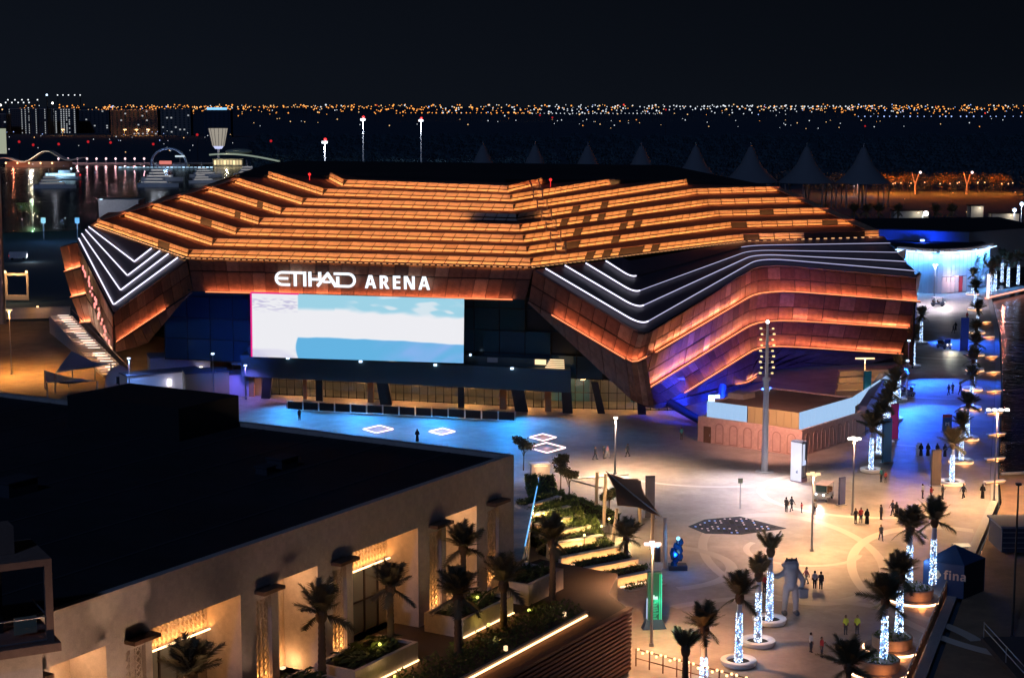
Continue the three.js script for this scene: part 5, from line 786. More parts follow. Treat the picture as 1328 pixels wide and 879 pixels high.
for (const [u, v, k] of [[180, 168, 1], [165, 169, 0.8], [195, 166, 1], [240, 168, 1.2], [85, 168, 0.8]]) { const p = [(u - 664) / 2200 * 2760, 8, -2760]; const t = thing('street_flood', 'warm street flood lamp at the foot of the apartment blocks', 'lamp', [p[0], -0.6, p[2]], 0, 'street floods below the blocks'); mesh('pole', cyl(0.4, 0.3, 9, 0, 0, 0, 6), M.steel, t); mesh('head', bx(5, 1.4, 1.4, 0, 9.4, 0), glow(1, 0.62, 0.3, 2.5), t); pointLight([0, 8.4, 4], 0xffa050, 1500 * k, t, 40); }
{ // light gantries over the blocks
  const row = (label, us, v, depth) => { const t = thing('light_gantry', label, 'gantry', [(us[0] - 664) / 2200 * depth, -0.6, -depth]); const x = (u) => (u - us[0]) / 2200 * depth, y = 47 - (v - 137) / 2200 * depth, W = x(us[us.length - 1]); mesh('truss', [rod([0, y, 0], [W, y, 0], 0.5), rod([0, 0, 0], [0, y, 0], 0.7), rod([W, 0, 0], [W, y, 0], 0.7)], M.blackMetal, t); for (const u of us) mesh('lamp', place(new THREE.IcosahedronGeometry(1.15, 1), [x(u), y, 1]), glow(0.9, 0.95, 1, 1.4), t); };
  row('lower row of floodlights above the striped block', [13, 21, 29, 36, 43], 132.5, 2800); row('upper row of floodlights above the striped block', [16, 25, 34, 42, 54], 129, 2850); row('short high row of small floodlights', [80, 87, 94, 102, 109], 123, 3100);
  for (const [u, v, lab, m] of [[66, 123.5, 'single blue-white beacon tower by the floodlight rows', M.blueWhite], [73, 134, 'bright white tower lamp above the apartment columns', M.whiteHot], [6, 136.5, 'white tower lamp at the end of the floodlight rows', M.whiteHot]]) { const t = thing('lamp_tower', lab, 'tower', [(u - 664) / 2200 * 2900, -0.6, -2900]), y = 47 - (v - 137) / 2200 * 2900; mesh('shaft', cyl(1.2, 0.8, y, 0, 0, 0, 8), M.blackMetal, t); mesh('lamp', place(new THREE.IcosahedronGeometry(1.8, 1), [0, y + 1, 0]), m, t); }
}
// ---------- marina on the left ----------
{ // lampshade tower and club
  const t = thing('lantern_tower', 'glowing white flared lantern tower above the marina club', 'tower', [-236, -0.5, -1370]);
  const shell = new THREE.LatheGeometry([[4.8, 0], [7.8, 14], [7.4, 14], [4.6, 0.4]].map((q) => new THREE.Vector2(...q)), 24).translate(0, 15.5, 0); mesh('lantern', shell, glow(0.80, 0.72, 0.60, 0.42), t); mesh('ribs', Array.from({ length: 14 }, (_, i) => { const a = i * Math.PI / 7; return rod([4.9 * Math.cos(a), 15.5, 4.9 * Math.sin(a)], [7.9 * Math.cos(a), 29.5, 7.9 * Math.sin(a)], 0.2); }), M.concrete, t); mesh('stem', cyl(1.1, 1.0, 15.5, 0, 0, 0, 10), M.white, t); mesh('collar', cyl(2.6, 4.2, 2.2, 0, 13.2, 0, 14), glow(0.6, 0.65, 1, 1.0), t);
  const c = thing('marina_club', 'low marina club with a long curved pale canopy and lit windows', 'building', [-222, -0.5, -1345]);
  mesh('saucer_canopy', new THREE.SphereGeometry(1, 24, 10).scale(11, 2.4, 7).translate(6, 11.5, -3), mat(0.35, 0.4, 0.32, 0.7), c); const arcp = []; for (let i = 0; i < 16; i++) { const a = i / 15, b = (i + 1) / 15; arcp.push(rod([-16 + 52 * a, 4 + 6 * Math.sin(Math.PI * (0.35 + 0.6 * a)), 6], [-16 + 52 * b, 4 + 6 * Math.sin(Math.PI * (0.35 + 0.6 * b)), 6], 0.7)); } mesh('arc_beam', arcp, glow(0.65, 0.8, 0.65, 0.35), c); mesh('hall', bx(24, 6, 10, -2, 3, -2), mat(0.3, 0.28, 0.22, 0.8), c); for (let i = 0; i < 9; i++) mesh('window', bx(1.8, 3.6, 0.3, -12 + i * 2.5, 3.2, 3.2), glow(1, 0.78, 0.42, i % 3 ? 0.8 : 1.3), c); pointLight([-2, 9, 9], 0xfff0c0, 300, c, 20);
  const r = thing('arched_pavilion', 'grey ring-shaped arch pavilion beside the marina club', 'pavilion', [-268, -0.5, -1330]); mesh('arch', new THREE.TorusGeometry(13.5, 1.1, 8, 32, Math.PI * 1.1).scale(1, 0.85, 1).translate(0, 3, 0), mat(0.35, 0.42, 0.5, 0.6), r); mesh('deck', bx(26, 2.4, 9, 2, 1.2, -1), M.concrete, r); mesh('bar_counter', bx(9, 2.6, 3, -2, 3.7, 3.6), glow(0.9, 0.25, 0.2, 0.8), r); mesh('terrace_lamp', bx(7, 1.2, 2, 9, 8.5, 2), glow(0.7, 0.85, 0.95, 0.9), r); mesh('terrace_post', rod([9, 2, 2], [9, 8.5, 2], 0.3), M.steel, r); pointLight([0, 8, 12], 0xa8c8ff, 150, r, 20);
}
for (let i = 0; i < 10; i++) { const u = 78 + i * 12.3; const t = thing('causeway_lamp', 'pinkish lamp on the causeway across the marina', 'lamp post', [(u - 664) / 2200 * 1380, -0.3, -1380], 0, 'causeway lamps'); mesh('pole', cyl(0.25, 0.18, 4.2, 0, 0, 0, 6), M.steel, t); mesh('globe', place(new THREE.SphereGeometry(0.85, 10, 8), [0, 4.8, 0]), glow(1, 0.72, 0.78, 2), t); pointLight([0, 5.6, 1.6], 0xffc0c8, 90, t, 20); }
{ const t = thing('causeway', 'low dark causeway crossing the marina under a row of lamps', 'causeway', [-300, -0.35, -1382]); mesh('deck', bx(150, 1.4, 6, 0, 0.7, -3), M.concrete, t); mesh('fender', bx(150, 0.4, 0.4, 0, 0.6, 0.3), M.blackMetal, t);
  const p = thing('lit_pier', 'long pier edged with blue-white lights in the marina', 'pier', [-262, -0.35, -1290]); mesh('deck', bx(72, 1.0, 5, 0, 0.5, 0), M.concrete, p); for (let i = 0; i < 24; i++) mesh('edge_lamp', bx(2.0, 0.5, 0.4, -34.5 + i * 3, 1.3, 2.6), glow(0.5, 0.78, 1, hash(i, 1, 1) < 0.5 ? 2.2 : 1.0), p); pointLight([0, 6, 8], 0x8fc8ff, 120, p, 20); }
function yacht(label, p, L, ry, k = 1, decks = 3) {
  const t = thing('yacht', label, 'yacht', p, ry, undefined); const s = new THREE.Shape(); s.moveTo(-L / 2, -L * 0.1); s.lineTo(L * 0.2, -L * 0.1); s.quadraticCurveTo(L * 0.4, -L * 0.08, L / 2, 0); s.quadraticCurveTo(L * 0.4, L * 0.08, L * 0.2, L * 0.1); s.lineTo(-L / 2, L * 0.1); s.closePath(); mesh('hull', new THREE.ExtrudeGeometry(s, { depth: L * 0.09, bevelEnabled: false }).rotateX(-Math.PI / 2), M.white, t);
  for (let i = 0; i < decks; i++) { const w = L * (0.62 - i * 0.16); mesh('deck_house', bx(w, L * 0.055, L * (0.15 - i * 0.03), -L * 0.06 - i * L * 0.03, L * (0.12 + i * 0.07), 0), M.white, t); mesh('window_band', bx(w * 0.9, L * 0.022, L * (0.154 - i * 0.03), -L * 0.06 - i * L * 0.03, L * (0.125 + i * 0.07), 0), glow(0.9, 0.85, 0.8, 0.3 * k), t); } mesh('radar_mast', [rod([-L * 0.1, L * 0.1, 0], [-L * 0.14, L * (0.25 + decks * 0.07), 0], L * 0.008), rod([-L * 0.17, L * 0.34, -L * 0.05], [-L * 0.17, L * 0.34, L * 0.05], L * 0.006)], M.white, t); pointLight([0, L * 0.5, L * 0.5], 0xe8efff, 14 * k * (L / 20) ** 2, t, 20); return t;
}
yacht('white motor yacht moored beside the ferry reflections', [-265, -0.3, -985], 24, 0.25, 0.8); yacht('large yacht moored beside the long blue-lit pier', [-222, -0.3, -1080], 26, 0.12, 1.6); yacht('yacht with pink lit deck behind the grey block', [-208, -0.3, -1000], 24, -0.05, 1.2, 2); yacht('yacht in the berth next to the arena roof corner', [-190, -0.3, -1050], 19, 0.3, 1.4); yacht('small yacht between the pier and the berths', [-205, -0.3, -1140], 22, 0.4, 1.3); yacht('slim yacht near the far causeway end', [-176, -0.3, -1150], 24, 0.2, 1.2);
{ const f = thing('ferry', 'ferry with a row of blue-white lit windows on the dark marina', 'ferry', [-291, -0.3, -1100]); mesh('hull', new RoundedBoxGeometry(23, 2.2, 6, 3, 0.8).translate(0, 1, 0), M.white, f); mesh('cabin', bx(20, 2.4, 5, -0.5, 3.2, 0), M.white, f); for (let i = 0; i < 10; i++) mesh('window', bx(1.5, 1.4, 0.2, -9 + i * 1.9, 3.3, 2.55), glow(0.55, 0.85, 1, 1.8), f); mesh('upper_deck', bx(8, 1.6, 4, 2, 5.2, 0), M.white, f); mesh('mast_lamp', place(new THREE.SphereGeometry(0.6, 8, 6), [6, 7, 0]), M.blueWhite, f); mesh('mast', rod([6, 5, 0], [6, 6.8, 0], 0.15), M.steel, f); mesh('stern_lamp', place(new THREE.SphereGeometry(0.5, 8, 6), [11.7, 3, 0]), M.red, f); pointLight([0, 5, 6], 0x9fd8ff, 80, f, 20);
  const a = thing('arched_canopy_hall', 'hall with pale wavy canopy roof on the far marina shore', 'building', [-372, -0.5, -1330]); const g = []; for (let i = 0; i < 20; i++) { const x0 = -26 + i * 3.2, x1 = x0 + 3.2, f2 = (x) => 5 + 5.5 * Math.exp(-(((x - 12) / 14) ** 2)) + 2 * Math.sin(x * 0.2); g.push(hexa([[x0, f2(x0), -6], [x1, f2(x1), -6], [x1, f2(x1), 6], [x0, f2(x0), 6]], [[x0, f2(x0) + 0.8, -6], [x1, f2(x1) + 0.8, -6], [x1, f2(x1) + 0.8, 6], [x0, f2(x0) + 0.8, 6]])); } mesh('canopy', g, mat(0.6, 0.6, 0.55, 0.7), a); mesh('hall', bx(50, 4.4, 9, 2, 2.2, -1), mat(0.3, 0.16, 0.12, 0.8), a); for (let i = 0; i < 5; i++) mesh('lamp', place(new THREE.SphereGeometry(0.7, 8, 6), [-22 + i * 9, 3.4, 5]), M.warm, a); pointLight([0, 12, 14], 0xfff0d8, 500, a, 30); pointLight([-14, 4, 14], 0xff9060, 250, a, 20);
}
for (const [i, [u, v]] of [[28, 183], [46, 187], [79, 186], [117, 183], [146, 184], [201, 186], [258, 174], [353, 182], [1119, 163], [716, 152], [700, 149], [862, 142]].entries()) { const dd = v < 165 ? 2400 : 1500, y = 47 - (v - 137) / 2200 * dd; const t = thing('beacon_mast', 'slender mast with a red beacon beyond the marina and park', 'mast', [(u - 664) / 2200 * dd, -0.6, -dd], 0, 'red beacon masts'); mesh('pole', cyl(0.3, 0.2, y, 0, 0, 0, 6), M.blackMetal, t); mesh('beacon', place(new THREE.SphereGeometry(1.15, 10, 8), [0, y + 0.6, 0]), glow(0.75, 0.02, 0.03, 0.7), t); }
tree('small tree lit green beside the marina quay', [-196, 0, -690], 7, 4.5, 205, mat(0.05, 0.11, 0.04, 0.9)); for (const [p, c, lab] of [[[-154, 0, -600], [0.15, 0.5, 1.0], 'blue lit sign panel on a post beside the grey block'], [[-166, 0, -600], [0.3, 0.7, 0.85], 'slim cyan lit sign panel behind the gate frame']]) { const t = thing('lit_sign', lab, 'sign', p); mesh('post', cyl(0.2, 0.2, 6, 0, 0, 0, 6), M.steel, t); mesh('panel', bx(1.5, 1.9, 0.4, 0, 6.8, 0), glow(...c, 0.9), t); pointLight([0, 6, 2.5], 0x7fb8ff, 60, t, 10); }
{ const t = thing('street_lamp', 'green-white park lamp over the small lit tree', 'street lamp', [-193, 0, -682]); mesh('pole', cyl(0.2, 0.12, 9, 0, 0, 0, 6), M.steel, t); mesh('head', place(new THREE.SphereGeometry(0.6, 8, 6), [0, 9.2, 0]), glow(0.7, 1, 0.8, 2), t); pointLight([0, 8, 1.4], 0x9fffb0, 160, t, 10);
  const w = thing('parked_van', 'white van parked in the dark yard behind the lit gate', 'van', [-152, 0, -520], 0.2); mesh('body', new RoundedBoxGeometry(5.4, 2.1, 2.1, 3, 0.3).translate(0, 1.5, 0), M.white, w); mesh('windscreen', bx(0.1, 0.8, 1.7, 2.68, 1.9, 0), M.glass, w); for (const [x, z] of [[1.7, 1], [-1.7, 1], [1.7, -1], [-1.7, -1]]) mesh('wheel', new THREE.CylinderGeometry(0.4, 0.4, 0.25, 14).rotateX(Math.PI / 2).translate(x, 0.4, z), M.blackMetal, w); mesh('tail_light', bx(0.08, 0.4, 0.3, -2.7, 1.4, 0.8), M.red, w); mesh('headlight', bx(0.08, 0.3, 0.3, 2.7, 1.1, 0.7), M.whiteHot, w); pointLight([3.6, 1.4, 1], 0xffffff, 30, w, 6); }
// ---------- near left side: billboard, yard buildings, lit stair, tents ----------
{ const t = thing('billboard_tower', 'lit pale billboard on a tall column at the yard edge', 'billboard', [-110.81,0,-365.82]); const H = 47 - 63 / 2200 * 368; mesh('column', cyl(0.7, 0.6, 36, 0, 0, 0, 10), M.steel, t); mesh('panel', bx(4.4, 5.4, 0.8, 0, 39.5, 0), glow(0.42, 0.46, 0.34, 0.8), t); mesh('panel_frame', [bx(4.7, 0.25, 1, 0, 42.3, 0), bx(4.7, 0.25, 1, 0, 36.7, 0)], M.blackMetal, t); }
{ const t = thing('grey_block', 'windowless grey block between the marina yachts and the arena roof', 'building', [-138, 0, -600]); mesh('walls', bx(14, 14, 10, 0, 7, 0), M.concrete, t); mesh('annex', bx(9, 10, 10.1, 10, 5, 1), mat(0.3, 0.28, 0.26, 0.9), t); mesh('coping', bx(14.4, 0.4, 10.4, 0, 14.2, 0), M.concrete, t); pointLight([-6, 16, 18], 0xdfe6ff, 260, t, 20); mesh('lamp', bx(0.8, 0.3, 0.5, -6, 14.6, 5.2), M.blueWhite, t); }
{ const t = thing('gate_frame', 'lit portal frame with two lamps in the dark yard', 'gate', [-121, 0, -412]); mesh('frame', [bx(0.5, 6, 0.5, -2.6, 3, 0), bx(0.5, 6, 0.5, 2.6, 3, 0), bx(5.7, 0.6, 0.6, 0, 6.3, 0), bx(5.7, 1.2, 0.6, 0, 0.6, 0)], mat(0.5, 0.4, 0.28, 0.8), t); for (const x of [-2.6, 2.6]) mesh('lamp', place(new THREE.SphereGeometry(0.35, 8, 6), [x, 6.9, 0.6]), M.warm, t); pointLight([0, 5.5, 2.4], 0xffc890, 90, t, 10); }
for (const [p, w, h, d, ry, lab, k] of [[[-132, 0, -392], 26, 3.0, 1, 0.2, 'long pale boundary wall at the back of the sandy yard', 60], [[-106, 0, -376], 14, 2.2, 1, 0.25, 'short pale wall beside the yard slope', 20], [[-124, 0, -372], 12, 2.6, 6, 0.1, 'low flat hut behind the yard wall', 0]]) { const t = thing('yard_wall', lab, 'wall', p, ry); mesh('wall', bx(w, h, d, 0, h / 2, 0), M.stucco, t); mesh('coping', bx(w + 0.2, 0.2, d + 0.2, 0, h + 0.1, 0), M.concrete, t); if (k) { mesh('lamp', bx(0.5, 0.3, 0.3, 0, h + 0.4, 0.4), M.warm, t); pointLight([0, h + 1.2, 2.4], 0xffc080, k, t, 8); } }
{ // lit stair along the arena side
  const t = thing('lit_stairway', 'long stairway with bright treads running down beside the copper leg', 'stairs'); const a = v3([-92.13,3.60,-351.70]), b = v3([-66.95,0.20,-293.30]); const N = 24, side = v3([-4.6, 0, 0.4]);
  for (let i = 0; i < N; i++) { const p = lerp(a, b, i / N), q = lerp(a, b, (i + 1) / N), y = p.y; const L = (v, yy) => v.clone().setY(yy); mesh('step', hexa([L(p, 0), L(q, 0), L(q.clone().add(side), 0), L(p.clone().add(side), 0)], [L(p, y), L(q, y), L(q.clone().add(side), y), L(p.clone().add(side), y)]), M.stucco, t); if (i % 8 !== 7) mesh('tread_lamp', rod(L(p, y + 0.06).addScaledVector(side, 0.12), L(p, y + 0.06).addScaledVector(side, 0.62), 0.06, 0.06, 5), glow(1, 0.78, 0.66, 2.2), t); }
  mesh('rail', rod(a.clone().add(v3([0.2, 1.2, 0])), b.clone().add(v3([0.2, 1.2, 0])), 0.1), M.stuccoDark, t); for (let i = 0; i < 5; i++) { const p = lerp(a, b, (i + 0.5) / 5); pointLight([p.x - 2.4, p.y + 1.3, p.z], 0xffc8a8, 26, t, 8); } rebase(t, b.clone().setY(0).toArray());
}
{ // blue stretched tents
  const mk = (label, pts, m) => { const P = pts.map(v3), t = thing('stretch_tent', label, 'tent'), N = 8, pos = [], S = (u, v) => { const p = lerp(lerp(P[0], P[1], u), lerp(P[3], P[2], u), v); p.y -= 0.9 * Math.sin(Math.PI * u) * Math.sin(Math.PI * v); return p; }; for (let i = 0; i < N; i++) for (let j = 0; j < N; j++) { const a = S(i / N, j / N), b = S((i + 1) / N, j / N), c = S((i + 1) / N, (j + 1) / N), d = S(i / N, (j + 1) / N); for (const p of [a, b, c, a, c, d]) pos.push(p.x, p.y, p.z); for (const p of [a, c, b, a, d, c]) pos.push(p.x, p.y - 0.04, p.z); } const g = new THREE.BufferGeometry(); g.setAttribute('position', new THREE.Float32BufferAttribute(pos, 3)); g.setAttribute('uv', new THREE.Float32BufferAttribute(new Float32Array(pos.length / 3 * 2), 2)); g.computeVertexNormals(); mesh('cloth', g, m, t); for (const p of P) mesh('pole', rod(p, [p.x, 0, p.z], 0.12), M.steel, t); rebase(t, [P[0].x, 0, P[0].z]); };
  const blue = mat(0.05, 0.16, 0.34, 0.7); mk('blue stretch tent peaked beside the lit stairway', [[-75.66,5.33,-288.00], [-72.26,3.02,-290.00], [-67.54,4.10,-282.00], [-75.43,3.35,-276.00]], blue); mk('dark blue stretch tent beside the yard lamp', [[-78.18,3.23,-280.00], [-74.76,1.74,-282.00], [-67.00,3.04,-270.00], [-74.53,3.11,-268.00]], blue);
  const c = thing('pale_dome_tent', 'small pale dome tent beside the stair foot', 'tent', [-66.5, 0, -283]); mesh('dome', new THREE.SphereGeometry(2.4, 18, 10, 0, Math.PI * 2, 0, Math.PI / 2).scale(1, 1.5, 1), mat(0.5, 0.42, 0.42, 0.8), c); mesh('door_flap', bx(1, 2, 0.2, 0.6, 1, 2.2), M.blackMetal, c);
  const box = (label, p, w, h, d, ry, lamps, m) => { const t = thing('cabin', label, 'cabin', p, ry); mesh('walls', bx(w, h, d, 0, h / 2, 0), m, t); mesh('roof', bx(w + 0.2, 0.2, d + 0.2, 0, h + 0.1, 0), mat(0.12, 0.12, 0.14, 0.9), t); for (const x of lamps) { mesh('wall_lamp', bx(0.5, 1.2, 0.25, x, h * 0.55, d / 2 + 0.15), glow(1, 0.85, 0.75, 2.5), t); pointLight([x, h * 0.55, d / 2 + 0.9], 0xd8d8ff, 3, t, 5); } };
  box('white cabin with a wall lantern behind the terrace wall', [-56.5, 0, -284], 10, 5.2, 5, 0.3, [3.4], M.concrete); box('long white low cabin with lanterns beside the tents', [-58, 0, -277], 13, 3.4, 4, 0.55, [0.5, 4.2], M.white); box('tan cabin box in front of the blue glass', [-50, 0, -273], 7, 4.2, 5, 0.3, [], mat(0.45, 0.33, 0.2, 0.8)); box('lilac-lit cabin beside the lobby corner', [-44.5, 0, -275], 6, 3.6, 4, 0.3, [], mat(0.5, 0.45, 0.6, 0.8));
  lampPost('flood_lamp_post', 'violet flood lamp on a short pole behind the cabins', [-43, 0, -270], 5.5, [[0, 0.05, 0]], 160, 0x8a7aff, { gm: M.blueWhite }); lampPost('flood_lamp_post', 'cool flood lamp on a short pole beside the blue tents', [-62, 0, -271], 6.5, [[0, 0.05, 0]], 220, 0x6a9cff, { gm: M.blueWhite }); lampPost('flood_lamp_post', 'added cold lamp that turns the dark glass beside it blue', [-47.5, 0, -266], 8, [[0, 0.05, 0]], 300, 0x2a62ff, { gm: M.blueWhite, to: [1, 9, -12], angle: 1.25 });  // the last lamp is added, to brighten the glass wall to navy
}
const parkLeaf = mat(0.12, 0.09, 0.04, 0.9);
// ---------- park to the right: orange-lit trees, forked poles, palms ----------
for (const [i, [u, r]] of [[1098, 5], [1112, 4], [1132, 5.5], [1145, 5], [1172, 5.5], [1183, 4.5], [1205, 5], [1258, 5], [1272, 5.5], [1284, 4.5], [1160, 4], [1240, 4], [1120, 5], [1152, 5], [1194, 5.5], [1218, 4.5], [1232, 5], [1264, 4.5], [1292, 5], [1304, 4]].entries()) { const p = [(u - 664) / 2200 * 930 * 1.005, -0.3, -930 - (i % 3) * 8]; const tr = tree('park tree glowing orange under a street lamp', p, 9.5, r * 1.25, 50 + i, parkLeaf, 'orange-lit park trees'); pointLight([2, 5.5, r * 1.25 + 3.5], 0xff7c1c, i % 3 === 2 ? 300 : 1500, tr, 20); mesh('ground_lamp', place(new THREE.SphereGeometry(0.35, 8, 6), [2, 5.5, r * 1.25 + 3.5]), M.warmSoft, tr); mesh('lamp_stake', rod([2, 0, r * 1.25 + 3.5], [2, 5.3, r * 1.25 + 3.5], 0.08), M.blackMetal, tr); }
for (const [u, lab] of [[1113, 'forked orange-lit pole beside the white park lamps'], [1186, 'forked orange-lit pole between two round trees'], [1253, 'forked orange-lit pole beside the leaning tree']]) { const t = thing('forked_pole', lab, 'pole', [(u - 664) / 2200 * 915, -0.3, -915]); mesh('stem', rod([0, 0, 0], [0, 5, 0], 0.5, 0.4, 8), M.stucco, t); mesh('prong', rod([0, 5, 0], [-2, 12, 0], 0.4, 0.25, 8), M.stucco, t); mesh('prong', rod([0, 5, 0], [1.6, 11, 0], 0.4, 0.25, 8), M.stucco, t); mesh('lamp', place(new THREE.SphereGeometry(0.75, 8, 6), [2.6, 11.8, 0]), M.pinkLed, t); for (const x of [-16, 10]) pointLight([x, 8, 8], 0xff8420, 500, t, 20); }
for (const [u, v, lab, c] of [[1107, 228, 'white street lamp beside the forked pole', 0], [1111, 231, 'low white street lamp below the forked pole', 0], [1325, 262, 'blue-white street lamp at the park edge', 0], [1316, 270, 'low blue street lamp at the park edge', 0]]) { const dd = v > 250 ? 640 : 900, y = 47 - (v - 137) / 2200 * dd; const t = thing('street_lamp', lab, 'street lamp', [(u - 664) / 2200 * dd, -0.3, -dd]); mesh('pole', cyl(0.22, 0.15, y, 0, 0, 0, 6), M.steel, t); mesh('head', place(new THREE.SphereGeometry(0.8, 8, 6), [0, y, 0]), M.blueWhite, t); pointLight([0, y - 1, 1.4], 0xcfe0ff, 140, t, 10); }
{ const t = thing('street_lamp', 'white street lamp with curved arm above the curved hall', 'street lamp', [140, -0.3, -585]); mesh('pole', [rod([0, 0, 0], [0.4, 7.5, 0], 0.25, 0.2), rod([0.4, 7.5, 0], [2.2, 10.4, 0], 0.2, 0.15)], M.steel, t); mesh('head', place(new THREE.SphereGeometry(0.9, 10, 8), [2.8, 10.5, 0]), M.whiteHot, t); pointLight([2.8, 9.3, 1.4], 0xf4f0ff, 320, t, 20); }
for (const [i, u] of [1108, 1124, 1140, 1165, 1214, 1235].entries()) palm('dim palm in the dark park behind the curved hall', [(u - 664) / 2200 * 640, -0.3, -640], 5.2, 'full', 0, { turn: i, s: 1.5, group: 'dim park palms' });
for (const [u, v, w, h, lab] of [[1265, 272, 5, 7, 'grey box building in the dark park'], [1302, 275, 11, 4, 'low lit shed at the park edge'], [1180, 268, 14, 5, 'dim low building among the park palms']]) { const dd = 690; const t = thing('park_building', lab, 'building', [(u - 664) / 2200 * dd, -0.3, -dd]); mesh('walls', bx(w, h, 6, 0, h / 2, 0), M.concrete, t); mesh('roof', bx(w + 0.6, 0.3, 6.6, 0, h + 0.15, 0), M.darkRoof, t); mesh('door', bx(1, 2.2, 0.2, -w * 0.2, 1.1, 3.1), M.blackMetal, t); mesh('lamp', bx(0.5, 0.3, 0.3, w * 0.2, h - 0.6, 3.2), M.warm, t); pointLight([w * 0.2, h - 0.9, 5], 0xfff0d0, 30, t, 10); }
{ // the dark wood and gardens beyond the arena: one far mass of crowns
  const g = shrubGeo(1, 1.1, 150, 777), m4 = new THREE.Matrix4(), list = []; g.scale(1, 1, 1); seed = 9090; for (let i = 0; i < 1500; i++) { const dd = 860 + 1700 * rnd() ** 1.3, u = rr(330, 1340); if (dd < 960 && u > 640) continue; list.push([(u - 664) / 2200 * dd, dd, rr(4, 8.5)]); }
  const im = new THREE.InstancedMesh(g, mat(0.05, 0.10, 0.125, 1), list.length); list.forEach(([x, dd, s], i) => im.setMatrixAt(i, m4.makeScale(s, s * 0.95, s).setPosition(x, -0.6, -dd))); im.name = 'far_woodland'; tag(im, 'dark wood and gardens spreading behind the arena toward the city', 'woodland', null, 'stuff'); scene.add(im);  // bluish moonlight is put into the crown colour
}
// ---------- city lights to the horizon ----------
{
  const kinds = { orange: [glow(1, 0.36, 0.07, 1.7), []], amber: [glow(1, 0.6, 0.26, 1.5), []], white: [glow(0.85, 0.92, 1, 1.2), []], blue: [glow(0.35, 0.5, 1, 1.8), []], redspark: [glow(1, 0.06, 0.04, 1.6), []] }; const posts = []; seed = 4242;
  const put = (k, u, dd, h, s = 1) => { const x = (u - 664) / 2200 * dd; kinds[k][1].push([x, h, -dd, s * (0.34 + 0.36 * rnd()) * dd / 1700]); posts.push([x, h, -dd, dd / 9000]); };
  for (let i = 0; i < 900; i++) { const u = rr(-20, 1350), dd = 5200 + 9000 * rnd() ** 1.5; const z = u < 480 ? [0.74, 0.92, 0.98, 1] : u < 560 ? [0.78, 0.9, 0.94, 0.96] : u < 700 ? [0.5, 0.7, 0.96, 0.98] : u < 1060 ? [0.15, 0.3, 0.97, 0.99] : [0.55, 0.72, 0.9, 0.99], e = rnd(); const k = e < z[0] ? 'orange' : e < z[1] ? 'amber' : e < z[2] ? 'white' : e < z[3] ? 'blue' : 'redspark'; if (u < 78 && rnd() < 0.7) continue; put(k, u, dd, rr(16, 52), rr(0.7, 1.25)); }
  for (let u = 520; u < 690; u += rr(5, 9)) put('orange', u, 5600, 24, 1.0); for (let u = 690; u < 860; u += 5.2) put('white', u, 5200, 24, 0.8); for (let u = 1110; u < 1330; u += rr(7, 12)) put('blue', u, 4700, 18, 1.0); for (let u = 140; u < 480; u += rr(3, 8)) put(rnd() < 0.6 ? 'orange' : 'amber', u, rr(9000, 12000), 40, 0.9); for (let u = 860; u < 1130; u += rr(4, 9)) put('white', u, rr(6500, 8500), 44, 1.0); for (let u = 1040; u < 1330; u += rr(6, 12)) put('orange', u, rr(7000, 9000), 34, 1.0);
  for (let i = 0; i < 70; i++) { const u = rr(310, 1320), dd = rr(2900, 4600); put(rnd() < 0.5 ? 'white' : rnd() < 0.7 ? 'amber' : 'orange', u, dd, rr(7, 14), 0.75); } for (let i = 0; i < 46; i++) put(rnd() < 0.6 ? 'white' : rnd() < 0.5 ? 'amber' : 'blue', rr(0, 310), rr(1500, 2700), rr(4, 9), 0.7);
  for (let i = 0; i < 34; i++) put(rnd() < 0.8 ? 'white' : 'blue', rr(0, 260), rr(560, 1250), rr(3, 6), 0.7); for (let i = 0; i < 16; i++) put(rnd() < 0.5 ? 'white' : 'amber', rr(1090, 1328), rr(650, 1000), rr(3, 7), 0.7);
  const head = new THREE.IcosahedronGeometry(1, 1), pole = new THREE.CylinderGeometry(0.5, 0.5, 1, 5).translate(0, -0.5, 0), m4 = new THREE.Matrix4();
  for (const [k, [m, list]] of Object.entries(kinds)) { const im = new THREE.InstancedMesh(head, m, list.length); list.forEach(([x, y, z, s], i) => im.setMatrixAt(i, m4.makeScale(s, s, s).setPosition(x, y, z))); im.name = numbered('city_lights'); tag(im, 'far ' + { orange: 'orange sodium', amber: 'pale amber', white: 'cold white', blue: 'blue', redspark: 'red' }[k] + ' city lights spread along the horizon', 'city lights', null, 'stuff'); scene.add(im); }
  const im = new THREE.InstancedMesh(pole, M.blackMetal, posts.length); posts.forEach(([x, y, z, s], i) => im.setMatrixAt(i, m4.makeScale(s, y + 0.6, s).setPosition(x, y, z))); im.name = 'far_lamp_poles'; tag(im, 'thin dark poles carrying the far city lights', 'lamp poles', null, 'stuff'); scene.add(im);
}

